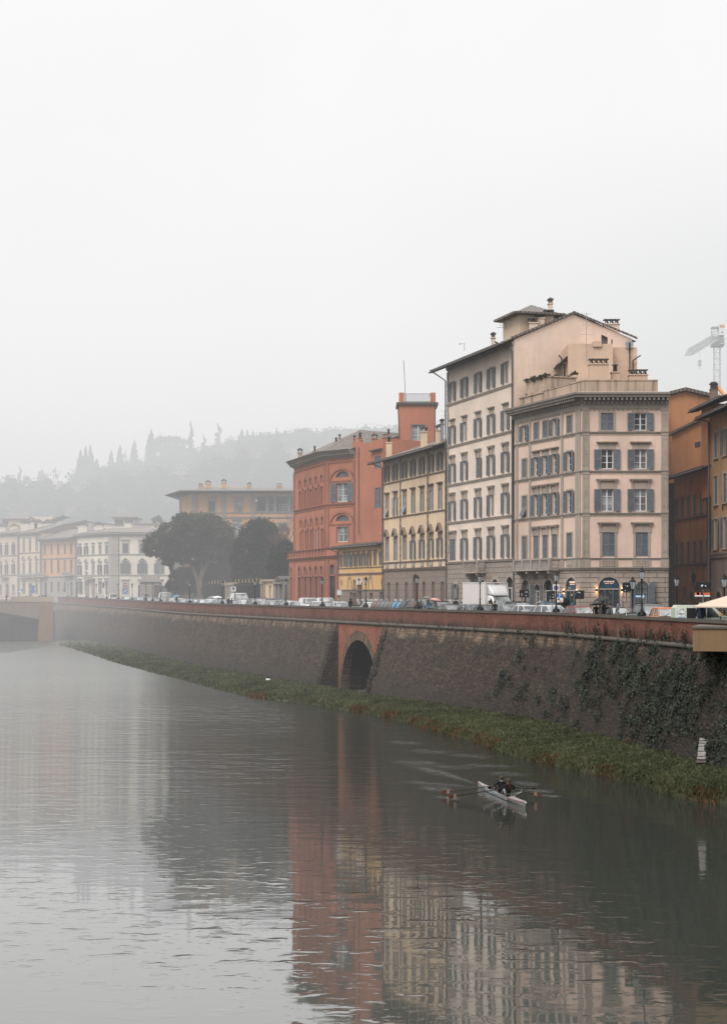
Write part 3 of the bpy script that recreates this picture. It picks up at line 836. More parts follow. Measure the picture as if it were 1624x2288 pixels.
def make_window(root,F,a,zb,zt,hw,shut='open',hood=None,sur='trim',sw=.16,depth=.24,arch=False,cas=True,shm='shut',ang=None,glass='glass',sill=True,bars=2,hoodw=.3,hoodh=.45,name='window',lw=None,casm='white',pw=.07):
 x0,x1=a-hw,a+hw
 T=F.T
 if glass=='glass':glass=rw.choice(['glass','glass','glass','glass_mid','glass_light'])
 b=MB()
 if sw>0:
  if arch:
   rise_=min(hw,(zt-zb)*.6)if arch is True else arch
   zs=zt-rise_
   pi_,po=arch_pts_r(a,hw,zs,rise_),arch_pts_r(a,hw+sw,zs,rise_+sw)
   for k in range(len(pi_)-1):
    for q in((pi_[k],pi_[k+1],po[k+1],po[k]),):
     b.face([T(x,pw,z)for x,z in q],list(q))
    b.face([T(po[k][0],pw,po[k][1]),T(po[k+1][0],pw,po[k+1][1]),T(po[k+1][0],-.01,po[k+1][1]),T(po[k][0],-.01,po[k][1])])
    b.face([T(pi_[k][0],-.01,pi_[k][1]),T(pi_[k+1][0],-.01,pi_[k+1][1]),T(pi_[k+1][0],pw,pi_[k+1][1]),T(pi_[k][0],pw,pi_[k][1])])
   b.box(T,x0-sw,x0,-.01,pw,zb,zs);b.box(T,x1,x1+sw,-.01,pw,zb,zs)
  else:
   b.box(T,x0-sw,x0,-.01,pw,zb,zt);b.box(T,x1,x1+sw,-.01,pw,zb,zt)
   b.box(T,x0-sw,x1+sw,-.01,pw,zt,zt+sw)
 if sill:b.box(T,x0-sw-.06,x1+sw+.06,-.01,.14,zb-.13,zb-.002)
 if cas:
  b.mi=1
  d0,d1=-depth+.02,-depth+.07
  ztc=zt-(min(hw,(zt-zb)*.6)if arch is True else(arch or 0))
  f=.07
  b.box(T,x0,x0+f,d0,d1,zb,ztc);b.box(T,x1-f,x1,d0,d1,zb,ztc)
  b.box(T,x0+f,x1-f,d0,d1,zb,zb+f);b.box(T,x0+f,x1-f,d0,d1,ztc-f,ztc)
  b.box(T,a-.055,a+.055,d0,d1+.01,zb+f,ztc-f)
  for k in range(1,bars+1):
   z=zb+(ztc-zb)*k/(bars+1)
   b.box(T,x0+f,a-.055,d0,d1-.01,z-.02,z+.02);b.box(T,a+.055,x1-f,d0,d1-.01,z-.02,z+.02)
  b.mi=0
 win=b.build(name,[M[sur],M[casm]],root)if b.f else empty_part(name,root)
 b=MB()
 if arch:
  rise_=min(hw,(zt-zb)*.6)if arch is True else arch
  b.face([T(x0,-depth,zb),T(x1,-depth,zb)]+[T(x,-depth,z)for x,z in reversed(arch_pts_r(a,hw,zt-rise_,rise_))])
 else:
  b.quad(T,(x0,-depth,zb),(x1,-depth,zb),(x1,-depth,zt),(x0,-depth,zt))
 b.build('pane',M[glass],win)
 def leaf(hx,side,ang_,z0,z1,width,w0=.075):
  """one shutter leaf hinged at hx, opening towards side (-1 left, +1 right)."""
  ca,sa=math.cos(ang_),math.sin(ang_)
  TT=lambda x,y,z:T(hx+side*(x*ca-y*sa),w0+x*sa+y*ca,z)
  m_=MB();m_.box(TT,0,width,0,.045,z0,z1)
  fr=.055
  m_.mi=1
  for q in((0,fr,z0,z1),(width-fr,width,z0,z1),(fr,width-fr,z0,z0+.09),(fr,width-fr,z1-.09,z1),(fr,width-fr,(z0+z1)/2-.05,(z0+z1)/2+.05)):
   m_.box(TT,q[0],q[1],.046,.062,q[2],q[3]);m_.box(TT,q[0],q[1],-.017,-.001,q[2],q[3])
  m_.build('shutter',[M[shm],M[shm+'_f']],win)
 lwid=lw or hw
 if shut in('open','left','right'):
  for sd_ in(-1,1):
   if(shut=='left' and sd_>0)or(shut=='right' and sd_<0):continue
   an=R(ang if ang is not None else rw.uniform(3,9))
   leaf(a+sd_*hw,sd_,an,zb+.01,zt-.01,lwid-.01)
 if shut=='closed' or shut in('left','right'):
  for sd_ in(-1,1):
   if shut=='left' and sd_<0 or shut=='right' and sd_>0:continue
   leaf(a+sd_*(hw-.005),-sd_,0,zb+.01,zt-.01,hw-.012,-.07)
 if shut=='tilt':
  zm=zb+(zt-zb)*.45
  for sd_ in(-1,1):leaf(a+sd_*(hw-.005),-sd_,0,zm,zt-.01,hw-.012,-.06)
  m_=MB();an=R(24);ca,sa=math.cos(an),math.sin(an);Lh=zm-zb-.02
  TT=lambda x,y,z:T(a+x,-.02+y*ca+z*sa,zm-z*ca+y*sa)
  m_.box(TT,-hw+.01,hw-.01,0,.045,0,Lh);m_.build('shutter',[M[shm]],win)
 if hood:
  m_=MB();zt0=zt+sw+.003;hx=hw+sw
  if hood=='flat':
   m_.box(T,x0-sw,x1+sw,-.01,.06,zt0,zt0+hoodh*.6)
   m_.box(T,a-hx-.12,a+hx+.12,-.01,hoodw*.6,zt0+hoodh*.6+.002,zt0+hoodh*.8)
   m_.box(T,a-hx-.2,a+hx+.2,-.01,hoodw,zt0+hoodh*.8+.002,zt0+hoodh)
  elif hood=='console':
   m_.box(T,x0-sw*.4,x1+sw*.4,-.01,.06,zt0,zt0+hoodh*.72)
   for sd_ in(-1,1):
    c0=a+sd_*(hx-.02)
    m_.prism(lambda x,y,z,c0=c0:T(c0+y,x,z),[(-.01,zt0-.28),(.10,zt0-.22),(.12,zt0+hoodh*.3),(.24,zt0+hoodh*.7),(-.01,zt0+hoodh*.7)],-.09,.09)
   m_.box(T,a-hx-.16,a+hx+.16,-.01,hoodw*.8,zt0+hoodh*.72+.002,zt0+hoodh*.86)
   m_.box(T,a-hx-.24,a+hx+.24,-.01,hoodw,zt0+hoodh*.86+.002,zt0+hoodh)
  elif hood=='pediment':
   m_.box(T,x0-sw,x1+sw,-.01,.07,zt0,zt0+hoodh*.35)
   hp=hx+.18
   m_.box(T,a-hp,a+hp,-.01,hoodw,zt0+hoodh*.35+.002,zt0+hoodh*.35+.11)
   zp=zt0+hoodh*.35+.115
   m_.prism(T,[(a-hp+.12,zp),(a+hp-.12,zp),(a,zp+hoodh*.62-.1)],-.01,.09)
   for sd_ in(-1,1):
    q=[(a+sd_*hp,zp),(a+sd_*(hp-.2),zp),(a,zp+hoodh*.62-.1),(a,zp+hoodh*.62+.05)]
    m_.prism(T,q if sd_<0 else q[::-1],-.01,hoodw)
  m_.build('hood',[M[sur]],win)
 return win
def empty_part(name,root):
 o=bpy.data.objects.new(name,None);COL.objects.link(o);o.parent=root;return o
for k_ in('shut','shut_pale','shut_dark'):
 c_={'shut':(0.15,0.17,0.19),'shut_pale':(0.34,0.35,0.36),'shut_dark':(0.065,0.07,0.072)}[k_]
 M[k_+'_f']=m_plain(k_+'_frame',c_,0.55,var=.2)
def chimney(B,loc,w_,d_,h,mat,style='pots',rz=0.0):
 """masonry stack with a tiled or arched cap."""
 T=frame(loc,rz);m_=MB()
 m_.box(T,-w_/2,w_/2,-d_/2,d_/2,-1.2,h)
 m_.box(T,-w_/2-.08,w_/2+.08,-d_/2-.08,d_/2+.08,h+.002,h+.1)
 m_.mi=1
 if style=='pots':
  n=max(2,int(w_/.42));st=w_/n
  for k in range(n):
   cx=-w_/2+st*(k+.5)
   for sd_ in(-1,1):
    m_.box(lambda x,y,z,cx=cx,sd_=sd_:T(cx+sd_*(st*.36-(z-h-.1)*.38)+x,y,z),-.03,.03,-d_/2+.02,d_/2-.02,h+.1,h+.48)
  m_.box(T,-w_/2-.05,w_/2+.05,-d_/2-.05,d_/2+.05,h+.48,h+.56)
 elif style=='cap':
  for sx_ in(-1,1):
   for sy_ in(-1,1):
    m_.box(T,sx_*(w_/2-.08)-.07,sx_*(w_/2-.08)+.07,sy_*(d_/2-.08)-.07,sy_*(d_/2-.08)+.07,h+.1,h+.45)
  m_.box(T,-w_/2-.1,w_/2+.1,-d_/2-.1,d_/2+.1,h+.45,h+.55)
  m_.prism(lambda x,y,z:T(x,y,z),[(-w_/2-.05,h+.55),(w_/2+.05,h+.55),(0,h+.55+w_*.35)],-d_/2,d_/2)
 elif style=='flue':
  m_.lathe(T,[(w_*.3,h+.1),(w_*.26,h+.7),(w_*.45,h+.72),(w_*.45,h+.8),(.03,h+1.0)],8)
 return m_.build('chimney',[mat,M['tiles']],B.root)
def aerial(B,loc,h=2.6,rz=.4):
 T=frame(loc,rz);m_=MB()
 m_.tube([T(0,0,-.6),T(0,0,h)],.025,5)
 for k,(zz,L)in enumerate(((h-.1,.55),(h*.72,.4),(h*.5,.7))):
  m_.tube([T(-L,0,zz),T(L,0,zz)],.016,4)
  for j in range(5):
   x=-L+2*L*j/4;m_.tube([T(x,-.18+.02*j,zz),T(x,.18-.02*j,zz)],.012,4)
 return m_.build('aerial',M['steel'],B.root)
def drainpipe(B,F,a,z0,z1,wv=.1,r=.06,elbow=None):
 m_=MB();pts=[F.T(a,wv,z0),F.T(a,wv,z1)]
 if elbow:pts+=[F.T(a+elbow[0],elbow[1],z1+elbow[2])]
 m_.tube(pts,r,6);return m_.build('drainpipe',M['pipe'],B.root)
def eave(B,F,s0,s1,z,over,mat_roof='tiles',back=6.0,rise_=1.9,gutter=True,ends=True):
 """overhanging timber eave with rafters, tile edge and gutter, and the front roof slope behind it."""
 sl=rise_/back
 def f(m_):
  m_.mi=0
  zo=z-over*sl
  roof_face(m_,[F.T(s0,over,zo+.22),F.T(s1,over,zo+.22),F.T(s1,-back,z+rise_+.22),F.T(s0,-back,z+rise_+.22)])
  m_.face([F.T(s0,over,zo+.22),F.T(s0,over,zo+.1),F.T(s1,over,zo+.1),F.T(s1,over,zo+.22)],[(0,.3),(0,.1),(s1-s0,.1),(s1-s0,.3)])
  for s_ in(s0,s1):
   m_.face([F.T(s_,over,zo+.1),F.T(s_,over,zo+.22),F.T(s_,-back,z+rise_+.22),F.T(s_,-back,z+rise_+.1)])
  n=int((s1-s0)/.42)
  for k in range(n):
   x=s0+(k+.5)*(s1-s0)/n
   m_.box(F.T,x-.11,x+.11,over-.3,over+.05,zo+.2+.04,zo+.33)
 r_=B.part('roof',[M[mat_roof]],f)
 def g(m_):
  zo=z-over*sl
  m_.face([F.T(s0,over-.02,zo+.1),F.T(s0,-.05,z+.1),F.T(s1,-.05,z+.1),F.T(s1,over-.02,zo+.1)])
  n=int((s1-s0)/.55)
  for k in range(n):
   x=s0+(k+.5)*(s1-s0)/n
   m_.prism(lambda q,y,zz,x=x:F.T(x+y,q,zz),[(0,z-.12),(over-.12,zo-.02),(over-.12,zo+.09),(0,z+.09)],-.06,.06)
 e_=B.part('eave',[M['eave']],g,r_)
 if gutter:
  m_=MB();zo=z-over*sl
  m_.tube([F.T(s0,over+.06,zo+.06),F.T(s1,over+.06,zo+.06)],.09,6);m_.build('gutter',M['pipe'],r_)
 return r_
# A: pink corner palazzo with the bakery
zA=lambda zx,zy:(1089.4+.32924*zx,810.1+.32924*zy)
zAz=lambda zy:31.65-.013257*zy
L0,CA,RA=(14.75,162.5),(19.65,149.0),(27.40,149.0)
FL,FR=Fac(L0,CA),Fac(CA,RA)
M['pinkwall']=m_stucco('pink_render',(0.72,0.54,0.445),0.22,streak=.25)
M['rustA']=m_block('rusticated_taupe',(0.39,0.325,0.28),(0.13,0.105,0.09),1.5,.44,.035,.5,.06,(0.22,0.18,0.155),.5)
A=Bld('corner_building',CA,'pale pink corner palazzo with grey shutters and a bakery on its ground floor','building')
RB=(28.6,164.0)
sA=lambda zx:FL.su(zA(zx,0)[0])
rA=lambda zx:.013257*(zx-640)
GZ=STREET
ZR=[(16.38,14.20),(20.28,18.26),(23.85,22.08),(27.12,25.55)]
cl=[250,330,391,455,555]
st=[['closed','closed','closed','closed','closed'],['tilt','open','open','open','open'],['closed','open','open','open','open'],['open','closed','closed','open','closed']]
for r_ in range(4):
 for k,zx in enumerate(cl):
  hd=None
  if k in(1,2,3):hd=['console','console','flat',None][r_]
  if k==4 and r_ in(1,2):hd=None
  A.w(FL,sA(zx),ZR[r_][1],ZR[r_][0],.50,shut=st[r_][k],hood=hd,sw=.14,hoodh=.75 if r_<2 else.5,hoodw=.28,sill=r_>0,sur='trim',lw=.5)
A.w(FL,sA(259),GZ+.1,zAz(1470),.95,shut=None,arch=True,glass='shopglass',sill=False,sw=.2,bars=0)
A.w(FL,sA(337),zAz(1675),zAz(1502),.62,shut='open',arch=True,sill=True,sw=.14)
A.w(FL,sA(412),GZ+.1,zAz(1470),1.0,shut=None,arch=True,glass='glass',sill=False,sw=.28,bars=0)
A.w(FL,sA(566),GZ+.1,zAz(1457),1.1,shut=None,arch=True,glass='shop_dim',sill=False,sw=.16,cas=False)
for r_,(w1,w2)in enumerate((('closed','closed'),('open','open'),('open','open'),('closed','open'))):
 for zx,s_ in((812,w1),(1038,w2)):
  hd=['console','console','flat',None][r_]
  A.w(FR,rA(zx-3 if r_ else zx+6),ZR[r_][1],ZR[r_][0],.56,shut=s_,hood=hd,sw=.2,hoodh=.72 if r_<2 else.5,sill=r_>0,lw=.62,ang=3,glass='glass_light' if r_==1 else 'glass')
A.w(FR,rA(822),GZ+.08,zAz(1456),.95,shut=None,arch=True,glass='shop_dim',sill=False,sw=.22,cas=False)
A.w(FR,rA(1046),zAz(1668),zAz(1482),.54,shut=None,arch=True,glass='glass',sill=True,sw=.12,cas=False)
M['shopglass']=m_glass('shop_glass',(0.10,0.10,0.095))
m,nt,out=new_mat('warm_shop_interior')
geo=N(nt,'ShaderNodeNewGeometry')
n_=noise(nt,geo.outputs['Position'],2.6,3,.6)
p=principled(nt,out,(0.035,0.035,0.035),.2,0,.5)
lk(nt,mixc(nt,ramp(nt,n_,.56,.72),(0,0,0),(1.0,.50,.18)),p.inputs['Emission Color']);p.inputs['Emission Strength'].default_value=.35
M['shop_dim']=m
def f(mb):
 facade_wall(mb,FL,0,FL.L,GZ-.1,28.2,A.ops(FL),bands=[(13.2,1)])
 facade_wall(mb,FR,0,FR.L,GZ-.1,28.2,A.ops(FR),bands=[(13.2,1)])
 back=[RA,RB,(17.2,172)]
 for p0,p1 in zip([RA,RB,(16.5,168.5)],[RB,(16.5,168.5),L0]):
  mb.mi=1;mb.face([(p0[0],p0[1],GZ),(p1[0],p1[1],GZ),(p1[0],p1[1],28.2),(p0[0],p0[1],28.2)],[(0,8),(12,8),(12,28),(0,28)])
A.part('wall',[M['rustA'],M['pinkwall']],f)
pathA=[L0,CA,RA]
def f(mb):
 for za,zb,w_ in((13.02,13.27,.22),(13.95,14.10,.12),(17.98,18.15,.14),(21.78,21.95,.14),(25.28,25.45,.14)):band(mb,pathA,za,zb,w_)
 sweep(mb,pathA,[(0,27.5),(.08,27.5),(.1,28.0),(.26,28.15),(.3,28.42),(.95,28.46),(.98,28.62),(1.12,28.7),(1.16,28.86),(0,29.05)])
 for F,n in((FL,34),(FR,19)):
  for k in range(n):
   a=(k+.5)*F.L/n
   mb.box(F.T,a-.09,a+.09,.27,.85,28.22,28.44)
   mb.box(F.T,a-.09,a+.09,.09,.28,27.9,28.16)
cor=A.part('cornice',[M['trim_grey']],f)
def f(mb):
 for F,n in((FL,33),(FR,18)):
  for k in range(n):
   a=(k+.5)*F.L/n;r_=F.L/n*.5
   o=[(a+r_*.96*math.cos(t),27.55-r_*1.0*math.sin(t))for t in np.linspace(0,math.pi,9)]
   i_=[(a+r_*.66*math.cos(t),27.55-r_*.68*math.sin(t))for t in np.linspace(0,math.pi,9)]
   for q in range(8):mb.face([F.T(*((x),.045,z))for x,z in(i_[q],i_[q+1],o[q+1],o[q])])
   mb.lathe(lambda x,y,z,F=F,a=a:F.T(a+x,.02+z,27.43+y),[(.085,0),(.07,.04),(.02,.05)],8)
  for zz in(25.24,21.74,17.94):
   n2=int(F.L/.17)
   for k in range(n2):
    a=(k+.5)*F.L/n2
    mb.prism(F.T,[(a-.07,zz),(a-.045,zz-.13),(a+.045,zz-.13),(a+.07,zz)],-.01,.035)
A.part('scalloped_frieze',[M['trim']],f)
def pilaster(mb,F,a,w_,z0,z1,panels=True):
 mb.box(F.T,a-w_/2,a+w_/2,-.01,.07,z0,z1)
 if panels:
  mb.box(F.T,a-w_/2-.03,a+w_/2+.03,-.01,.10,z1-.16,z1-.002);mb.box(F.T,a-w_/2-.03,a+w_/2+.03,-.01,.10,z0+.002,z0+.2)
  i=w_/2-.1;zm=(z0+z1)/2
  for q in((a-i,a-i+.05,z0+.35,z1-.3),(a+i-.05,a+i,z0+.35,z1-.3)):mb.box(F.T,q[0],q[1],.07,.10,q[2],q[3])
  for zc in(zm,):
   ro,ri=i-.01,i-.07
   for q in range(16):
    t0,t1=2*math.pi*q/16,2*math.pi*(q+1)/16
    mb.face([F.T(a+r*math.cos(t),.105,zc+r*math.sin(t))for r,t in((ri,t0),(ro,t0),(ro,t1),(ri,t1))])
  for zc,sg in((z0+.42,1),(z1-.36,-1)):
   for q in range(8):
    t0,t1=math.pi*q/8*sg,math.pi*(q+1)/8*sg
    mb.face([F.T(a+r*math.cos(t),.105,zc+r*math.sin(t))for r,t in(((i-.07),t0),(i-.01,t0),(i-.01,t1),(i-.07,t1))])
for F,a,w_,pn in((FR,.32,.62,True),(FR,FR.L-.34,.62,True),(FL,FL.L-.55,.5,False),(FL,sA(200),.42,False),(FL,sA(287),.42,False),(FL,sA(505),.42,False),(FL,sA(603),.42,False)):
 mb=MB();mb.box(F.T,a-.38,a+.38,-.01,.09,13.28,13.94)
 for z0,z1 in((14.11,17.97),(18.16,21.77),(21.96,25.27),(25.46,27.5)):pilaster(mb,F,a,w_,z0,z1,pn)
 mb.build('pilaster',M['trim'],A.root)
def baluster_row(mb,F,a0,a1,z0,z1,n,w_=.06,slim=.075):
 for k in range(n):
  a=a0+(k+.5)*(a1-a0)/n
  H=z1-z0
  mb.lathe(lambda x,y,z,a=a:F.T(a+x,w_+y,z0+z*H),[(slim,0),(slim,.08),(slim*.5,.14),(slim*1.05,.38),(slim*.5,.78),(slim*.9,.9),(slim*.9,1.0)],6)
for zx in(819,1044):
 mb=MB();a=rA(zx);mb.box(FR.T,a-.85,a+.85,-.01,.05,13.28,13.94)
 baluster_row(mb,FR,a-.6,a+.6,13.30,13.9,5);mb.build('window_apron',M['trim'],A.root)
def f(mb):
 a=sA(560);mb.box(FL.T,a-.8,a+.8,-.01,.05,13.3,13.92);mb.box(FL.T,a-.5,a+.5,.05,.09,13.42,13.8)
A.part('window_apron',[M['trim']],f)
def f(mb):
 a0,a1=sA(240),sA(492)
 mb.box(FL.T,a0,a1,.02,1.15,13.0,13.2)
 mb.box(FL.T,a0,a1,.93,1.12,14.0,14.14)
 for k in range(5):
  a=a0+.15+(a1-a0-.3)*k/4
  mb.box(FL.T,a-.15,a+.15,.92,1.13,13.2,14.0)
 for k in range(4):
  x0=a0+.15+(a1-a0-.3)*k/4+.2;x1=a0+.15+(a1-a0-.3)*(k+1)/4-.2
  baluster_row(mb,FL,x0,x1,13.2,14.0,8,1.02,.07)
 for a in(a0+.1,a1-.1):
  mb.box(FL.T,a-.08,a+.08,.1,.92,14.0,14.12)
  for j in range(4):mb.lathe(lambda x,y,z,a=a,j=j:FL.T(a+x,.25+j*.18+y,z),[(.06,13.2),(.03,13.35),(.07,13.5),(.04,13.8),(.06,14.0)],6)
 for k in range(4):
  a=a0+.5+(a1-a0-1)*k/3
  mb.prism(lambda x,y,z,a=a:FL.T(a+y,x,z),[(.02,12.2),(.3,12.25),(.6,12.6),(1.05,12.75),(1.05,12.99),(.02,12.99)],-.17,.17)
A.part('balcony',[M['trim_grey']],f)
M['stained']=m_stucco('stained_parapet',(0.50,0.38,0.29),0.75,streak=.95,dark=(0.06,0.05,0.045))
def f(mb):
 ip=offset_path(pathA,-.35)
 ip2=[ip[0]+(ip[1]-ip[0])*.18,ip[1],ip[2]-Vector((.9,0))]
 sweep(mb,[tuple(q)for q in ip2],[(-.25,28.8),(0,28.8),(0,30.05),(-.25,30.05)])
 sweep(mb,[tuple(q)for q in ip2],[(-.3,30.06),(.05,30.06),(.05,30.16),(-.3,30.16)])
 e=Fac((27.4-1.6,149.4),(28.2,163));mb.box(e.T,0,13,-.2,.0,28.8,30.05)
 mb.face([(14.75,162.5,28.9),(19.65,149,28.9),(27.4,149,28.9),(28.6,164,28.9),(16.5,168.5,28.9)])
A.part('roof_parapet',[M['stained']],f)
def f(mb):
 T=frame((15.6,161.2,0),math.atan2(-13.5,4.9))
 mb.box(T,-.8,4.3,-.1,3.6,28.7,29.9);mb.box(T,-.9,4.4,-.2,3.7,29.9,30.02)
 mb.box(T,-.6,4.0,.5,3.6,30.02,31.5)
 mb.box(T,-.7,4.1,.4,3.7,31.5,31.6)
A.part('terrace_wall',[M['stained']],f)
A.part('awning',[M['black']],lambda mb:mb.box(frame((18.0,155.9,0),math.atan2(-13.5,4.9)),-1.6,2.3,.3,.4,29.3,30.4))
M['penth']=m_stucco('penthouse_render',(0.66,0.475,0.355),0.22,streak=.3)
zR=lambda zx,zy:(949.8+.41523*zx,659.3+.41523*zy)
def rpos(zx,zy,Y):
 x,y=zR(zx,zy);return at(x,y,Y)
def f(mb):
 x0,x1,x2=rpos(768,0,160)[0],rpos(1008,0,160)[0],rpos(1138,0,161.5)[0]
 zt1,zt2=rpos(0,262,160)[2],rpos(0,281,161.5)[2]
 mb.box(ID,x0,x1,160,166,28.9,zt1);mb.box(ID,x1+.002,x2,161.5,166.5,28.9,zt2)
 xm=rpos(715,0,162)[0]
 mb.box(ID,xm+.4,x0-.002,161,165.5,28.9,zt1-1.6)
 mb.box(ID,rpos(900,0,160)[0],rpos(946,0,160)[0],159.8,161,zt1-.3,zt1+.22)
 mb.mi=1
 mb.face([(xm-.3,160.3,zt1-1.9),(x0,160.3,zt1-1.05),(x0,166,zt1-1.05),(xm-.3,166,zt1-1.9)])
 mb.face([(xm-.3,160.3,zt1-2.05),(x0,160.3,zt1-1.2),(x0,160.3,zt1-1.05),(xm-.3,160.3,zt1-1.9)])
 mb.mi=2
 for zx in(1099,1117):mb.tube([rpos(zx,445,161.2),rpos(zx,255 if zx<1110 else 352,161.2)],.07,6)
 mb.tube([rpos(1117,352,161.2),rpos(1140,335,161.2),rpos(1157,325,161.2)],.07,6)
 mb.tube([rpos(735,470,160.6),rpos(733,340,160.6),rpos(718,325,160.2)],.07,6)
 q0,q1=rpos(743,470,160.95),rpos(753,368,160.95)
 mb.box(ID,q0[0],q1[0],160.9,160.98,q0[2],q1[2])
 for zx in(951,959,967,975):mb.tube([rpos(zx,262,161),rpos(zx,215+(zx-951)*.5,161)],.1,6)
 mb.tube([rpos(1003,262,161),rpos(1003,240,161)],.07,6)
 mb.mi=0
A.part('penthouse',[M['penth'],M['tiles'],M['pipe']],f)
for zx,zy,Y,w_,h_,sty in((930,470,153.5,1.75,1.3,'pots'),(1142,472,155,1.7,.35,'pots'),(1020,470,154.5,.7,.55,'flue')):
 q=rpos(zx,zy,Y);chimney(A,(q[0],Y,q[2]+.3),w_,.8,h_,M['penth'],sty)
A.part('terrace_roof',[M['tiles']],lambda mb:roof_face(mb,[(20.6,152.6,29.9),(25.0,152.6,29.9),(24.3,156,31.0),(21.8,156,31.0)]))
aerial(A,rpos(866,330,159.7),4.2,.1)
m_=MB();q=rpos(1097,265,161.3)
m_.lathe(lambda x,y,z:(q[0]+x,q[1]+z,q[2]+y),[(.42,0),(.40,.03),(.25,.08),(.02,.1)],16);m_.tube([q,(q[0],q[1]+.3,q[2]-1.2)],.04,5)
m_.build('satellite_dish',M['steel'],A.root)
M['bakery_blue']=m_plain('bakery_blue_board',(0.012,0.055,0.10),.35,var=.3,scale=6)
M['door_blue']=m_plain('blue_door_paint',(0.045,0.10,0.15),.4)
M['lamp_lit']=m_emit('lit_wall_lamp',(1.0,.55,.22),3.5)
M['letters_lit']=m_emit('lit_letters',(1.0,.66,.48),.75)
def text(body,size,Tm,name,mat,parent,ext=.01,shear=0.0):
 cu=bpy.data.curves.new(name,'FONT');cu.body=body;cu.size=size;cu.align_x='CENTER';cu.align_y='CENTER';cu.extrude=ext;cu.shear=shear
 cu.resolution_u=3
 to=bpy.data.objects.new('tmp_text',cu);COL.objects.link(to)
 dg=bpy.context.evaluated_depsgraph_get()
 me=bpy.data.meshes.new_from_object(to.evaluated_get(dg))
 bpy.data.objects.remove(to);bpy.data.curves.remove(cu)
 p=parent
 while p.parent is not None:p=p.parent
 O=Vector(p.location)
 for v in me.vertices:
  q=Vector(Tm(v.co.x,v.co.y,v.co.z))
  v.co=q-O if p.rotation_euler.z==0 else q
 me.materials.clear();me.materials.append(mat)
 o=bpy.data.objects.new(name,me);COL.objects.link(o);o.parent=parent
 return o
def bakery(F,a,hw,zt,zsplit,big):
 m_=MB()
 zs=zt-hw
 m_.face([F.T(a-hw+.02,-.1,zsplit),F.T(a+hw-.02,-.1,zsplit),F.T(a+hw-.02,-.1,zs)]+[F.T(x,-.1,z)for x,z in reversed(arch_pts_r(a,hw-.02,zs,hw-.02))]+[F.T(a-hw+.02,-.1,zs)])
 brd=m_.build('shop_sign',M['bakery_blue'],A.root)
 k=hw/.95
 for nm_,bd,sz,dz,sh in(('lettering','MADELEINE',.185*k,.60*k,0),('lettering','Sandwich - Bakery',.105*k,.44*k,.4)):
  text(bd,sz,lambda x,y,z,dz=dz:F.T(a+x,-.085+z,zsplit+dz+y),nm_,M['letters_lit'],brd,shear=sh)
 for dz in(.9*k,.16*k):
  m_=MB()
  for t in np.linspace(0,2*math.pi,9)[:-1]:
   m_.tube([F.T(a+r*math.cos(t)*1.6,-.085,zsplit+dz+r*math.sin(t)*.6)for r in(.05,.14,.17)],.008,3)
  m_.build('scrollwork',M.setdefault('gilt',m_plain('gilt_scroll',(0.16,0.15,0.12),.5)),brd)
 m_=MB()
 m_.box(F.T,a-hw,a+hw,-.16,-.04,zsplit-.12,zsplit-.003)
 m_.mi=1
 for x in((-hw,-hw+.1),(-.36*hw-.06,-.36*hw+.06),(.36*hw-.08,.36*hw+.08),(hw-.1,hw)):m_.box(F.T,a+x[0],a+x[1],-.16,-.06,GZ,zsplit-.125)
 m_.box(F.T,a-hw+.1,a+hw-.1,-.165,-.10,GZ,GZ+.5)
 m_.build('shop_door',[M['trim'],M['door_blue']],A.root)
 for sd_ in(-1,1):
  x=a+sd_*(hw+.2)
  m_=MB();m_.box(F.T,x-.06,x+.06,.08,.2,zsplit-.28,zsplit-.04)
  o=m_.build('wall_lamp',M['black'],A.root)
  for q0 in(zsplit-.03,zsplit-.36):m_=MB();m_.box(F.T,x-.05,x+.05,.09,.19,q0,q0+.08);m_.build('bulb',M['lamp_lit'],o)
  li=bpy.data.lights.new('wall_lamp_light','POINT');li.energy=3.5;li.color=(1,.6,.3);li.shadow_soft_size=.06
  for dz in(.16,-.46):
   lo_=bpy.data.objects.new('wall_lamp_light',li);COL.objects.link(lo_);lo_.location=F.T(x,.24,zsplit+dz-.0)
bakery(FR,rA(822),.95,zAz(1456),zAz(1532),True)
bakery(FL,sA(566),1.1,zAz(1457),zAz(1542),False)
def leaf_arch(F,hx,side,ang,w_,z0,zs,rz_):
 """shutter leaf with a quarter-round head (half of an arched pair)."""
 ca,sa=math.cos(ang),math.sin(ang)
 TT=lambda x,y,z:F.T(hx+side*(x*ca-y*sa),.09+x*sa+y*ca,z)
 poly=[(0,z0),(w_,z0),(w_,zs+rz_)]+[(w_-w_*math.sin(t),zs+rz_*math.cos(t))for t in np.linspace(.2,math.pi/2,6)]
 m_=MB();m_.prism(TT,poly,0,.05);m_.build('arched_shutter',[M['shut']],A.root)
a=rA(1046)
leaf_arch(FR,a-.56,-1,R(18),.56,zAz(1664),zAz(1520),.5);leaf_arch(FR,a+.56,1,R(25),.62,zAz(1664),zAz(1530),.6)
m_=MB()
for k in range(5):m_.box(FR.T,a-.5+k*.25-.015,a-.5+k*.25+.015,-.1,-.07,zAz(1668),zAz(1500))
for k in range(4):m_.box(FR.T,a-.52,a+.52,-.1,-.07,zAz(1668)+.25+k*.5,zAz(1668)+.29+k*.5)
m_.build('grille',M['iron'],A.root)
drainpipe(A,FL,.12,GZ,28.2,.14,.07)
A.finish()
zB=lambda zx,zy:(614.6+.33026*zx,838.0+.33026*zy)
zC=lambda zx,zy:(.4128*zx,893.9+.4128*zy)
zD=lambda zx,zy:(631.3+.18063*zx,938.6+.18063*zy)
z0_=lambda zx,zy:(.2236*zx,1117.4+.2236*zy)
def zrow(F,zf,zx,*zys):
 """heights on facade F of zoomed rows read at column zx."""
 return[F.uz(*zf(zx,zy))[1]for zy in zys]
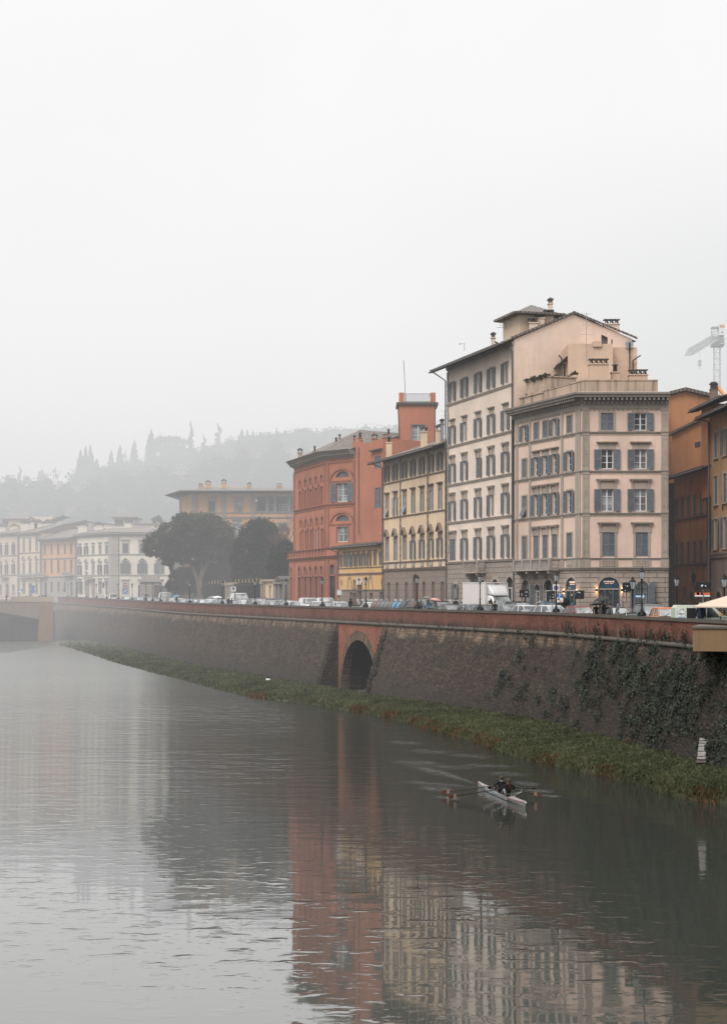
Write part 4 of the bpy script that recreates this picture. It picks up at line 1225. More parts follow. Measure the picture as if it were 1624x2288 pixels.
# B: tall taupe palazzo
B0,B1=(9.2,181.8),(14.75,162.5)
FB=Fac(B0,B1)
M['taupewall']=m_stucco('greyish_pink_render',(0.78,0.655,0.56),0.22,streak=.22)
M['gable']=m_stucco('gable_render',(0.74,0.575,0.47),0.2,streak=.25)
M['rustB']=m_block('rusticated_taupe_dark',(0.335,0.28,0.24),(0.12,0.10,0.085),1.3,.52,.03,.5,.06,(0.2,.165,.14),.5)
B=Bld('tall_palazzo',(12,172),'tallest palazzo, greyish pink, six storeys of grey shutters under a roof turret','building')
sB=lambda zx:FB.su(zB(zx,0)[0])
colsB=[sB(v)for v in(1201,1283,1375,1464,1560)]
EZ=35.8
rowsB=[(16.75,14.42),(20.9,18.76),(24.97,22.9),(29.1,27.1),(33.8,31.75)]
for r_,(zt,zb)in enumerate(rowsB):
 for k,a in enumerate(colsB):
  sh='open'
  if r_==0 and k==0:sh='closed'
  if(r_,k)in((1,3),(3,1),(4,4)):sh='left'
  if(r_,k)in((2,2),):sh='right'
  B.w(FB,a,zb,zt,.52 if not(r_==0 and k==0)else.9,shut=sh,hood=[('console'),'console','console','flat',None][r_],sw=.13,hoodh=.8 if r_<3 else.6,hoodw=.26,sill=False,sur='trim',lw=.56,glass='glass' if(r_+k)%4 else 'glass_light')
for k,(zx,zt,zb,hw)in enumerate(((1219,11.9,10.1,.5),(1303,11.9,10.1,.5),(1400,12.2,GZ+.1,1.0),(1488,12.3,GZ+.1,1.0),(1588,12.5,GZ+.1,1.05))):
 B.w(FB,sB(zx),zb,zt,hw,shut='open' if k<2 else None,arch=True,sw=.3,sill=k<2,cas=True,bars=1,sur='trim',glass='glass',lw=.5)
B.w(FB,sB(1222),GZ+.1,9.7,.45,shut=None,sw=.12,sill=False,cas=False)
dpt=12.6
nB=-FB.n
def bp(a,back):return(FB.P0 .x+FB.u.x*a+nB.x*back,FB.P0 .y+FB.u.y*a+nB.y*back)
def f(mb):
 facade_wall(mb,FB,0,FB.L,GZ-.1,EZ,B.ops(FB),bands=[(14.2,1)])
 mb.mi=2
 for a in(0,FB.L):
  p0,pm,p1=bp(a,0),bp(a,dpt/2),bp(a,dpt)
  mb.face([(*p0,GZ),(*p1,GZ),(*p1,EZ+.6),(*pm,EZ+2.75),(*p0,EZ)],[(0,8),(14,8),(14,36),(7,39),(0,36)])
 p0,p1=bp(0,dpt),bp(FB.L,dpt)
 mb.face([(*p0,GZ),(*p1,GZ),(*p1,EZ),(*p0,EZ)])
B.part('wall',[M['rustB'],M['taupewall'],M['gable']],f)
def f(mb):
 pth=[B0,B1]
 for zz in(14.35,18.67,22.78,26.98,31.6):band(mb,pth,zz-.26,zz-.02,.16)
 band(mb,pth,EZ-.55,EZ-.2,.2)
 mb.box(FB.T,FB.L-.5,FB.L-.02,-.01,.09,14.4,EZ-.6)
 for k in range(int((EZ-15)/.9)):
  mb.box(FB.T,.02,.55 if k%2 else.38,-.01,.09,14.45+k*.9,14.45+k*.9+.84)
B.part('string_course',[M['trim']],f)
eave(B,FB,-.9,FB.L+.02,EZ,1.75,back=6.45,rise_=2.75)
def f(mb):
 pm0,pm1,pe0,pe1=bp(-.3,dpt/2),bp(FB.L+.02,dpt/2),bp(-.3,dpt+.5),bp(FB.L+.02,dpt+.5)
 roof_face(mb,[(*pe1,EZ+.35),(*pe0,EZ+.35),(*pm0,EZ+2.98),(*pm1,EZ+2.98)])
 for(p0,za),(p1,zb)in(((bp(FB.L,-.4),EZ-.1),(bp(FB.L,dpt/2),EZ+2.75)),((bp(FB.L,dpt/2),EZ+2.75),(bp(FB.L,dpt+.55),EZ+.45))):
  u=Vector((p1[0]-p0[0],p1[1]-p0[1]));L=u.length;u.normalize();ou=Vector((FB.u.x,FB.u.y))
  n=int(L/.34)
  for k in range(n):
   t0,t1=k/n,(k+.92)/n
   q=[(p0[0]+(p1[0]-p0[0])*t,p0[1]+(p1[1]-p0[1])*t,za+(zb-za)*t)for t in(t0,t1)]
   for dz in((.02,.30),):
    mb.face([(q[0][0]+ou.x*.22,q[0][1]+ou.y*.22,q[0][2]+.05),(q[1][0]+ou.x*.22,q[1][1]+ou.y*.22,q[1][2]+.05),(q[1][0]+ou.x*.22,q[1][1]+ou.y*.22,q[1][2]+.27),(q[0][0]+ou.x*.22,q[0][1]+ou.y*.22,q[0][2]+.31)])
    mb.face([(q[0][0]+ou.x*.22,q[0][1]+ou.y*.22,q[0][2]+.31),(q[1][0]+ou.x*.22,q[1][1]+ou.y*.22,q[1][2]+.27),(q[1][0]-ou.x*.3,q[1][1]-ou.y*.3,q[1][2]+.27),(q[0][0]-ou.x*.3,q[0][1]-ou.y*.3,q[0][2]+.31)])
B.part('rear_roof',[M['tiles']],f)
TA=frame((*bp(FB.L-4.2,1.3),0),math.atan2(FB.u.y,FB.u.x))
M['turret']=m_stucco('turret_render',(0.64,0.50,0.36),.2)
def f(mb):
 mb.box(TA,-2.1,2.3,0,3.9,EZ-.5,EZ+2.95)
 mb.mi=1
 mb.box(TA,-2.1-.03,-2.1,1.8,2.3,EZ+1.0,EZ+2.2)
B.part('roof_turret',[M['turret'],M['shut_dark']],f)
def f(mb):
 e=[(-2.8,-.7),(3.0,-.7),(3.0,4.6),(-2.8,4.6)]
 P4=[TA(x,y,EZ+2.9)for x,y in e];ra,rb=TA(-.2,1.95,EZ+4.15),TA(.6,1.95,EZ+4.15)
 roof_face(mb,[P4[0],P4[1],rb,ra]);roof_face(mb,[P4[2],P4[3],ra,rb]);roof_face(mb,[P4[3],P4[0],ra]);roof_face(mb,[P4[1],P4[2],rb])
 mb.face([TA(x,y,EZ+2.8)for x,y in e])
 for i in range(4):
  (xa,ya),(xb,yb)=e[i],e[(i+1)%4];n=13
  for k in range(n):
   t=(k+.5)/n;mb.box(TA,xa+(xb-xa)*t-.15,xa+(xb-xa)*t+.15,ya+(yb-ya)*t-.15,ya+(yb-ya)*t+.15,EZ+2.81,EZ+3.02)
B.part('turret_roof',[M['tiles']],f)
def rp(zx,zy,Y):return at(*zR(zx,zy),Y)
for zx,zy,Y,w_,h_,sty in((580,182,164.6,.85,.5,'pots'),(617,168,165.1,.8,.7,'pots'),(662,155,165.6,.95,.8,'pots'),(672,90,171,.4,.75,'cap'),(1000,215,167,1.5,1.0,'pots'),(815,160,169,.9,.3,'pots'),(880,178,170,.8,.2,'pots'),(365,245,174,.35,.2,'cap')):
 q=rp(zx,zy,Y);chimney(B,q,w_,.8,h_,M['gable'],sty)
aerial(B,rp(418,205,168),1.1,.5)
m_=MB();q=rp(210,300,173);m_.tube([q,(q[0],q[1],q[2]+.8),(q[0]-.3,q[1],q[2]+.75)],.03,5);m_.box(frame((q[0]-.4,q[1],q[2]+.7)),-.15,.05,-.05,.05,-.03,.07);m_.build('roof_camera',M['steel'],B.root)
def f(mb):
 a0,a1=sB(1352)-1.0,sB(1425)
 mb.box(FB.T,a0,a1,.01,1.0,12.95,13.15);mb.box(FB.T,a0,a1,.8,.98,14.12,14.25)
 for a in(a0+.12,a1-.12):mb.box(FB.T,a-.12,a+.12,.78,.99,13.15,14.12);mb.box(FB.T,a-.07,a+.07,.05,.78,14.1,14.22)
 baluster_row(mb,FB,a0+.25,a1-.25,13.15,14.12,9,.88,.07)
 for a in(a0+.1,a1-.1):
  for j in range(3):mb.lathe(lambda x,y,z,a=a,j=j:FB.T(a+x,.2+j*.2+y,z),[(.06,13.15),(.03,13.3),(.07,13.5),(.06,14.1)],6)
 for a in(a0+.5,a1-.5):mb.prism(lambda x,y,z,a=a:FB.T(a+y,x,z),[(.02,12.1),(.4,12.3),(.9,12.75),(.9,12.94),(.02,12.94)],-.2,.2)
B.part('balcony',[M['trim']],f)
drainpipe(B,FB,FB.L-.12,14.4,EZ-1.1,.16,.08,(-.9,1.6,.95));drainpipe(B,FB,-.05,14.4,EZ-1.6,.2,.08,(-.8,1.7,1.2))
q0,q1=rp(750,290,167.2),rp(806,248,167.2)
B.part('gable_window',[M['trim'],M['glass']],lambda mb:(mb.box(ID,q0[0],q1[0],167.0,168.2,q0[2],q1[2]),setattr(mb,'mi',1),mb.box(ID,q0[0]+.15,q1[0]-.15,166.97,166.99,q0[2],q1[2]-.15)))
B.finish()
# C: yellow palazzo
C0,C1=(2.5,205.6),(9.2,181.8)
FC=Fac(C0,C1)
M['yellowwall']=m_stucco('yellow_render',(0.74,0.565,0.385),0.2,streak=.22)
M['rustC']=m_block('brown_ashlar',(0.265,0.205,0.17),(0.13,0.10,0.085),1.9,.75,.022,.5,.05,(0.2,.15,.125),.4)
C=Bld('yellow_palazzo',(6,195),'four storey yellow palazzo with brown stone trim and a row of pedimented windows','building')
sC=lambda zx:FC.su(zB(zx,0)[0])
EC=27.4
top3=[753,809,870,930,992,1053,1114]
colsC=[sC(v)for v in(759,815,877,935,995,1056,1117)]
for k,a in enumerate(colsC):
 C.w(FC,a,24.55,26.45,.52,shut='open',sw=.14,sill=False,sur='brown_trim',cas=True,lw=.5)
 C.w(FC,a,20.25,22.5,.50,shut='tilt' if k in(0,2)else('open' if k==1 else 'closed'),sw=.2,hood='flat',hoodh=.55,sill=False,sur='brown_trim',shm='shut_pale')
 C.w(FC,a,14.85,17.05,.50,shut='closed' if k<3 else 'open',sw=.2,hood='pediment',hoodh=1.35,hoodw=.35,sill=False,sur='brown_trim',shm='shut_pale' if k<3 else 'shut',lw=.46)
for zx in(770,825,889,1007,1069,1131):C.w(FC,sC(zx),GZ+1.15,GZ+3.75,.42,shut=None,sw=.1,sur='brown_trim',cas=True,bars=2,casm='steel')
C.w(FC,sC(950),GZ+.1,GZ+4.7,.95,shut=None,arch=True,sw=.22,sur='brown_trim',cas=False,sill=False,glass='doorwood')
M['doorwood']=m_plain('red_brown_door',(0.13,0.045,0.03),.5,var=.3,scale=5)
nC=-FC.n
def bpc(F,a,back):return(F.P0 .x+F.u.x*a-F.n.x*back,F.P0 .y+F.u.y*a-F.n.y*back)
def body(mb,F,back,zt,mi):
 mb.mi=mi
 for a in(0,F.L):
  p0,p1=bpc(F,a,0),bpc(F,a,back)
  mb.face([(*p0,GZ-.1),(*p1,GZ-.1),(*p1,zt),(*p0,zt)],[(0,GZ),(back,GZ),(back,zt),(0,zt)])
 p0,p1=bpc(F,0,back),bpc(F,F.L,back)
 mb.face([(*p0,GZ),(*p1,GZ),(*p1,zt),(*p0,zt)],[(0,GZ),(F.L,GZ),(F.L,zt),(0,zt)])
def f(mb):
 facade_wall(mb,FC,0,FC.L,GZ-.1,EC,C.ops(FC),bands=[(13.85,1)])
 body(mb,FC,11,EC,1)
C.part('wall',[M['rustC'],M['yellowwall']],f)
def f(mb):
 pth=[C0,C1]
 for z0,z1,w_ in((13.6,13.88,.22),(14.5,14.68,.14),(19.98,20.15,.14),(24.25,24.42,.14),(27.0,27.2,.12)):band(mb,pth,z0,z1,w_)
 for zx,wd in((731,.5),(848,.42),(1033,.42),(1156,.5)):
  a=sC(zx)
  for k in range(30):
   z=13.92+k*.435
   if z>26.9:break
   d=.10 if k%2 else 0
   mb.box(FC.T,max(.01,a-wd/2-d),min(FC.L-.01,a+wd/2+d),-.01,.06,z,z+.41)
 for a in colsC:
  mb.box(FC.T,a-.55,a+.55,-.01,.05,13.92,14.46)
C.part('stone_trim',[M['brown_trim']],f)
C.part('apron_panel',[M['shut_pale_f']],lambda mb:[mb.box(FC.T,a-.32,a+.32,.05,.058,14.0,14.38)for a in colsC])
eave(C,FC,-1.2,FC.L-.05,EC,1.7,back=5.5,rise_=1.9)
def f(mb):
 p=[bpc(FC,-1.2,5.5),bpc(FC,FC.L,5.5),bpc(FC,FC.L,11.5),bpc(FC,-1.2,11.5)]
 roof_face(mb,[(*p[2],EC),(*p[3],EC),(*p[0],EC+2.1),(*p[1],EC+2.1)])
C.part('rear_roof',[M['tiles']],f)
for zx,zy,Y,w_,h_,sty,mt in((770,497,203,.7,.65,'flue','yellowwall'),(1006,425,193,.75,.6,'cap','yellowwall'),(1108,402,187,.6,.4,'cap','yellowwall'),(1128,390,186,.35,.9,'cap','steel')):
 q=at(*zB(zx,zy),Y);chimney(C,q,w_,.8,h_,M[mt],sty)
drainpipe(C,FC,.05,GZ,EC-1.0,.2,.08,(-1.0,1.6,.7));drainpipe(C,FC,FC.L-.1,GZ,EC-.6,.16,.07)
C.finish()
# E: small ochre house
E0,E1=(-3.34,223.0),(2.5,205.6)
FE=Fac(E0,E1)
M['ochrewall']=m_stucco('ochre_render',(0.70,0.43,0.19),0.2,streak=.22)
Eb=Bld('ochre_house',(-.5,214),'low two storey ochre house with a dark tiled eave between red and yellow palazzi','house')
sE=lambda zx:FE.su(zD(zx,0)[0])
EE=17.0
for zx,sh in((716,'open'),(770,'closed'),(820,'open'),(877,'open'),(937,'open'),(1004,'open'),(1073,'open'),(1146,'closed'),(1215,'closed')):
 a=min(max(sE(zx),.7),FE.L-.65)
 Eb.w(FE,a,14.35,15.95,.42,shut=sh,sw=.12,hood='flat' if zx!=716 and zx!=1215 else None,hoodh=.3,hoodw=.14,sur='brown_trim',sill=False,cas=True,lw=.4)
Eb.w(FE,sE(890),11.5,12.6,.35,shut=None,arch=True,sw=.1,sur='brown_trim',sill=True,cas=False)
for zx,hw,zt,gl in((852,.45,10.95,'yellowdoor'),(893,.6,10.9,'doorwood'),(955,.9,12.2,'doorwood'),(1098,.55,10.9,'graf'),(1222,.55,11.0,'glass')):Eb.w(FE,min(sE(zx),FE.L-.7),GZ+.1,zt,hw,shut=None,sw=.1,sur='brown_trim',sill=False,cas=False,glass=gl)
M['yellowdoor']=m_plain('yellow_door_side',(0.5,.33,.14),.6)
m,nt,out=new_mat('graffiti_door')
geo=N(nt,'ShaderNodeNewGeometry');vz=N(nt,'ShaderNodeTexVoronoi');vz.inputs['Scale'].default_value=2.2;lk(nt,geo.outputs['Position'],vz.inputs['Vector'])
hsv=N(nt,'ShaderNodeHueSaturation');lk(nt,vz.outputs['Color'],hsv.inputs['Color']);hsv.inputs['Saturation'].default_value=.7;hsv.inputs['Value'].default_value=.35
principled(nt,out,mixc(nt,ramp(nt,vz.outputs['Distance'],.2,.25),hsv.outputs[0],(0.12,.07,.06)),.7)
M['graf']=m
def f(mb):
 facade_wall(mb,FE,0,FE.L,GZ-.1,EE,Eb.ops(FE),bands=[(11.3,1)])
 body(mb,FE,7.0,EE,1)
 mb.face([(*bpc(FE,0,0),EE),(*bpc(FE,FE.L,0),EE),(*bpc(FE,FE.L,7),EE),(*bpc(FE,0,7),EE)])
 mb.box(FE.T,.05,FE.L-.02,-2.1,-1.9,EE,18.2)
 for zx in(830,1088):
  a=sE(zx)
  mb.mi=0
  o=[(a-.95*math.cos(math.pi*k/12),11.35+1.75*math.sin(math.pi*k/12))for k in range(13)];i_=[(a+(x-a)*.76,11.35+(z-11.35)*.82)for x,z in o]
  for k in range(12):mb.face([FE.T(x,.035,z)for x,z in(i_[k],i_[k+1],o[k+1],o[k])])
  mb.box(FE.T,a-.12,a+.12,-.01,.05,13.05,13.5)
 for zx in(728,1228):
  a=min(max(sE(zx),.5),FE.L-.5);mb.mi=2
  mb.lathe(lambda x,y,z,a=a:FE.T(a+x,z,12.3+y*1.5),[(.28,-.01),(.28,.04),(.22,.045),(.02,.03)],12)
Eb.part('wall',[M['rustC'],M['ochrewall'],M['brown_trim']],f)
def f(mb):
 for z0,z1,w_ in((11.18,11.34,.1),(13.25,13.5,.16),(14.1,14.22,.1)):band(mb,[E0,E1],z0,z1,w_)
 mb.box(FE.T,.02,FE.L,-2.2,-1.8,18.21,18.31)
Eb.part('string_course',[M['brown_trim']],f)
eave(Eb,FE,-1.0,FE.L-.1,EE,.85,back=1.85,rise_=.38)
drainpipe(Eb,FE,.08,GZ,EE-.7,.14,.07,(-1.0,1.15,.6));drainpipe(Eb,FE,FE.L-.1,GZ,EE-.6,.14,.07,(-1.1,1.15,.5))
m_=MB()
for k in range(5):
 a=8.0+k*1.9;m_.lathe(lambda x,y,z,a=a:FE.T(a+x,-3.0+y,z),[(.12,18.0),(.22,18.5),(.25,18.7),(.02,18.72)],8)
m_.build('terrace_pot',M['brown_trim'],Eb.root)
rs=np.random.RandomState(4)
o=quads_mesh('terrace_plant',np.array([[x+q for q in((-.1,0,-.1),(.1,.05,-.05),(.08,0,.12),(-.1,-.04,.1))]for x in np.array([FE.T(8+1.9*(i%5)+rs.normal(0,.45),-3+rs.normal(0,.3),18.75+abs(rs.normal(0,.35)))for i in range(420)])]).reshape(-1,3)-np.array(Eb.root.location),M['ivy'],Eb.root)
Eb.finish()
# D: red palazzo
D0,D1,D2=(-10.2,243.7),(-5.1,226.0),(-1.14,221.6)
FDL,FDR=Fac(D0,D1),Fac(D1,D2)
M['redwall']=m_stucco('brick_red_render',(0.46,0.18,0.11),0.25,streak=.25)
M['redtrim']=m_stucco('red_mouldings',(0.37,0.148,0.10),0.25,streak=.2)
M['redtrim_f']=M['redtrim']
Dd=Bld('red_palazzo',D1,'brick red palazzo with tiers of arched windows and a grey tiled hip roof','building')
sD=lambda zx:FDL.su(zD(zx,0)[0])
tD=lambda zx:FDR.su(zD(zx,0)[0])
zz=lambda zy:34.69-.01113*zy
ED=29.5
for zx in(221,287,351,417,487):Dd.w(FDL,sD(zx),zz(1050),zz(822),.55,shut=None,depth=.2,sw=.2,sur='redtrim',cas=True,casm='redtrim',sill=False,bars=1,pw=.1)
for zx in(221,287,351,417,487):Dd.w(FDL,sD(zx),zz(765),zz(672),.52,shut=None,depth=.2,arch=True,sw=.5,sur='redtrim',cas=False,sill=False,pw=.12)
for zx in(233,295,360,428,497):Dd.w(FDL,sD(zx),zz(1580),zz(1345),.55,depth=.2,shut='closed' if zx==428 else None,sw=.2,sur='redtrim',cas=True,casm='redtrim',sill=False,bars=1,shm='shut_pale',pw=.1)
for zx in(233,295,360,428,497):Dd.w(FDL,sD(zx),zz(1290),zz(1192),.52,depth=.2,shut=None,arch=True,sw=.5,sur='redtrim',cas=False,sill=False,glass='louvre',pw=.12)
M['louvre']=M['shut']
gD=[min(sD(v),FDL.L-.9)for v in(215,288,355,423,490)]
for a in gD:
 Dd.w(FDL,a,GZ+.9,zz(1935),.85,shut=None,depth=.22,sw=.22,sur='redtrim',cas=True,casm='iron',sill=False,bars=4,pw=.14)
 Dd.w(FDL,a,zz(1925),zz(1800),.62,shut=None,depth=.22,arch=True,sw=.42,sur='redtrim',cas=False,sill=False,glass='louvre',pw=.16)
a=tD(618)
Dd.w(FDR,a,GZ+.9,zz(1930),.6,shut=None,sw=.2,sur='redtrim',cas=True,casm='iron',sill=False,bars=4)
Dd.w(FDR,a,zz(1925),zz(1790),.48,shut=None,arch=True,sw=.4,sur='redtrim',cas=False,sill=False,glass='louvre')
ar=tD(740)
Dd.w(FDR,ar,zz(1035),zz(805),1.15,shut='open',sw=.12,sur='redtrim',sill=True,lw=1.2,bars=2,ang=2,glass='glass_light')
Dd.w(FDR,ar,zz(735),zz(662),1.35,shut=None,arch=.8,sw=.0,sur='redtrim',cas=False,sill=False,glass='louvre')
Dd.w(FDR,ar+.05,zz(1520),zz(1335),1.15,shut=None,sw=.15,sur='redtrim',sill=False,bars=1,glass='glass_light')
Dd.w(FDR,ar,zz(1265),zz(1190),1.35,shut=None,arch=.8,sw=.0,sur='redtrim',cas=False,sill=False,glass='louvre')
FDG=Fac((D0[0]-(D1[0]-D0[0])*.17,D0[1]+17.7*.17),D0)
Dd.w(FDG,FDG.L*.45,GZ+.9,zz(1935),.6,shut=None,sw=.2,sur='redtrim',cas=True,casm='iron',sill=False,bars=4)
Dd.w(FDG,FDG.L*.45,zz(1925),zz(1800),.48,shut=None,arch=True,sw=.4,sur='redtrim',cas=False,sill=False)
def f(mb):
 facade_wall(mb,FDL,0,FDL.L,GZ-.1,ED+.6,Dd.ops(FDL),.25);facade_wall(mb,FDR,0,FDR.L,GZ-.1,ED+.6,Dd.ops(FDR));facade_wall(mb,FDG,0,FDG.L,GZ-.1,15.8,Dd.ops(FDG))
 p=[D0,(D0[0]+16,D0[1]+5),(D2[0]+14,D2[1]+5),D2]
 for p0,p1 in zip(p,p[1:]):mb.face([(*p0,GZ),(*p1,GZ),(*p1,ED+.6),(*p0,ED+.6)],[(0,8),(15,8),(15,30),(0,30)])
 g=(FDG.P0 .x,FDG.P0 .y);mb.face([(*g,GZ),(g[0]+8,g[1]+3,GZ),(g[0]+8,g[1]+3,15.8),(*g,15.8)]);mb.face([(*g,15.8),(*D0,15.8),(D0[0]+8,D0[1]+3,15.8),(g[0]+8,g[1]+3,15.8)])
Dd.part('wall',[M['redwall']],f)
pD=[D0,D1,D2];pDg=[(FDG.P0 .x,FDG.P0 .y),D0,D1,D2]
def f(mb):
 for zc,w_ in((zz(1052),.22),(zz(1582),.2)):band(mb,pD,zc-.2,zc+.03,w_)
 band(mb,pDg,zz(1680)-.3,zz(1680)+.05,.4)
 band(mb,pD,zz(560),zz(545),.1);band(mb,pD,zz(1100),zz(1085),.08);band(mb,pDg,zz(1735),zz(1720),.08)
 for F,n in((FDG,1),(FDL,5)):
  band(mb,[tuple(F.P0),tuple(F.P1)],zz(1602),zz(1590),.28)
  for k in range(n*2+1):aa=.3+(F.L-.6)*k/(n*2);mb.box(F.T,aa-.2,aa+.2,-.01,.2,15.99,zz(1602))
 band(mb,pDg,GZ,GZ+.85,.25)
 for F,x in((FDL,.25),(FDL,FDL.L-.35),(FDR,.35),(FDR,FDR.L-.3)):
  for z0,z1 in((zz(1575),zz(1105)),(zz(1048),zz(560)),(GZ+.87,zz(1740))):mb.box(F.T,x-.25,x+.25,-.01,.14,z0,z1)
 for k,cx in enumerate([(sD(221)+sD(287))/2,(sD(287)+sD(351))/2,(sD(351)+sD(417))/2,(sD(417)+sD(487))/2]):
  for z0,z1 in((zz(1575),zz(1330)),(zz(1048),zz(800))):
   mb.box(FDL.T,cx-.16,cx+.16,-.01,.2,z0,z1);mb.box(FDL.T,cx-.24,cx+.24,-.01,.26,z1+.002,z1+.18)
 for x0,x1 in zip(gD,gD[1:]):mb.box(FDL.T,(x0+x1)/2-.22,(x0+x1)/2+.22,-.01,.26,GZ+.87,zz(1935));mb.box(FDL.T,(x0+x1)/2-.3,(x0+x1)/2+.3,-.01,.32,zz(1935)+.002,zz(1935)+.2)
 for zc in(zz(765),zz(1290)):
  hw=FDR.L*.44;po=arch_pts_r(ar,hw,zc-.05,1.75,16);pi_=arch_pts_r(ar,hw-.32,zc-.05,1.42,16)
  for q in range(16):
   mb.face([FDR.T(x,.14,z)for x,z in(pi_[q],pi_[q+1],po[q+1],po[q])])
   for s0,s1 in((po[q],po[q+1]),(pi_[q+1],pi_[q])):mb.face([FDR.T(s0[0],.14,s0[1]),FDR.T(s1[0],.14,s1[1]),FDR.T(s1[0],0,s1[1]),FDR.T(s0[0],0,s0[1])])
  band(mb,[D1,D2],zc-.3,zc-.08,.12)
Dd.part('moulding',[M['redtrim']],f)
def f(mb):
 sweep(mb,pD,[(0,ED-.45),(.1,ED-.45),(.2,ED-.1),(.75,ED+.0),(.8,ED+.2),(1.0,ED+.3),(1.05,ED+.48),(0,ED+.62)])
 for F,n in((FDL,36),(FDR,12)):
  for k in range(n):aa=(k+.5)*F.L/n;mb.box(F.T,aa-.08,aa+.08,.15,.62,ED-.22,ED-.02)
Dd.part('cornice',[M['trim_grey']],f)
def f(mb):
 ep=[(q.x,q.y)for q in offset_path(pD,1.15)]
 z0,zr_=ED+.52,33.6
 R1,R2=(-.5,230.5),(1.8,241)
 roof_face(mb,[(*ep[0],z0),(*ep[1],z0),(*R1,zr_),(*R2,zr_)]);roof_face(mb,[(*ep[1],z0),(*ep[2],z0),(6.0,226,z0+2.6),(*R1,zr_)])
 roof_face(mb,[(ep[0][0]+18,ep[0][1]+5,z0),(*ep[0],z0),(*R2,zr_)])
 roof_face(mb,[(6.0,226,z0+2.6),(12,246,z0),(*R2,zr_),(*R1,zr_)])
 for p0,p1 in zip(ep,ep[1:]):
  mb.face([(*p0,z0-.08),(*p1,z0-.08),(*p1,z0+.05),(*p0,z0+.05)])
  L=(Vector(p1)-Vector(p0)).length;n=int(L/.4)
  for k in range(n):
   t=(k+.5)/n;mb.box(frame((p0[0]+(p1[0]-p0[0])*t,p0[1]+(p1[1]-p0[1])*t,z0)),-.13,.13,-.13,.13,-.02,.14)
Dd.part('roof',[M['tiles']],f)
for zx,zy,Y,w_,h_,sty in((217,475,239,.62,.75,'cap'),(398,425,233,.45,.3,'flue'),(663,330,231,.5,.4,'flue'),(740,300,234,.7,.2,'pots'),(706,310,230,.2,.9,'cap')):
 q=at(*zD(zx,zy),Y);chimney(Dd,q,w_,.8,h_,M['redwall']if sty!='cap' else M['trim'],sty)
Dd.finish()
Rd=Bld('red_house',(1,217),'tall plain red house side with two grey shutters, between red and yellow palazzi','building')
FF=Fac((-1.1,221.5),(2.45,211.5))
aw=[FF.su(zD(1178,0)[0]),]
for zt,zb in((448,597),(838,1090)):
 a_,z1=FF.uz(*zD(1180,zt));_,z0=FF.uz(*zD(1180,zb))
 Rd.w(FF,min(a_,FF.L-1.6),z0,z1,1.0,shut='closed',sw=.06,sur='shut_f',sill=False,cas=False)
def f(mb):
 facade_wall(mb,FF,0,FF.L,GZ,30.6,Rd.ops(FF))
 p=[tuple(FF.P0),(FF.P0 .x+10,FF.P0 .y+6),(FF.P1 .x+10,FF.P1 .y+6),tuple(FF.P1)]
 for p0,p1 in zip(p,p[1:]):mb.face([(*p0,GZ),(*p1,GZ),(*p1,30.6 if p1!=p[1]else 33),(*p0,30.6)])
 x0,x1=at(*zD(862,0),222)[0],at(*zD(1300,0),222)[0]
 mb.box(ID,x0,x0+1.4,222.2,224,28,at(*zD(0,262),222)[2])
 mb.prism(ID,[(x0+1.4,28),(x1,28),(x1,at(*zD(0,225),222)[2]),(x0+1.4,at(*zD(0,375),222)[2])],222.3,226)
 mb.mi=1
 mb.prism(ID,[(x0+1.3,at(*zD(0,378),222)[2]),(x1,at(*zD(0,228),222)[2]),(x1,at(*zD(0,228),222)[2]+.18),(x0+1.3,at(*zD(0,378),222)[2]+.18)],222.1,226.2)
 mb.box(FF.T,FF.L-4.2,FF.L,-.02,.5,at(*zD(0,372),214)[2]-.1,at(*zD(0,372),214)[2]+.05)
Rd.part('wall',[M['redwall'],M['tiles']],f)
for zx,zy,w_,h_,sty in((958,262,.6,.35,'flue'),(1138,262,.75,.3,'cap'),(1270,238,.8,.15,'pots'),(890,262,.3,.2,'cap'),(980,325,.25,.15,'cap'),(1310,275,.5,.9,'flue')):
 q=at(*zD(zx,zy),224);chimney(Rd,q,w_,.7,h_,M['redwall'],sty)
aerial(Rd,at(*zD(1073,280),223),1.6,.1)
drainpipe(Rd,FF,FF.L*.16,18.6,30.2,.1,.05)
Rd.finish()
Tw=Bld('red_tower',(6,226),'square red roof tower with railed terrace and two corner posts behind the yellow palazzo','tower')
tx0,tx1=at(*zB(838,0),224)[0],at(*zB(1085,0),224)[0]
ztw=at(*zB(0,190),224)[2]
FT=Fac((tx0,224),(tx1,224))
a_,z1=FT.uz(*zB(966,337));_,z0=FT.uz(*zB(966,445))
Tw.w(FT,a_,z0,z1,.85,shut=None,sw=.08,sur='shut_f',cas=True,sill=False,glass='glass_light')
def f(mb):
 facade_wall(mb,FT,0,FT.L,GZ,ztw,Tw.ops(FT))
 body(mb,FT,5.0,ztw,0)
 for x in(tx0+.35,tx1-.35):mb.box(ID,x-.35,x+.35,224.05,224.8,ztw,at(*zB(0,118),224)[2])
 mb.face([(tx0,224,ztw),(tx1,224,ztw),(tx1,229,ztw),(tx0,229,ztw)])
Tw.part('wall',[M['redwall']],f)
Tw.part('cornice',[M['pipe']],lambda mb:(mb.box(ID,tx0-.35,tx1+.35,223.7,229.3,ztw-.25,ztw+.1)))
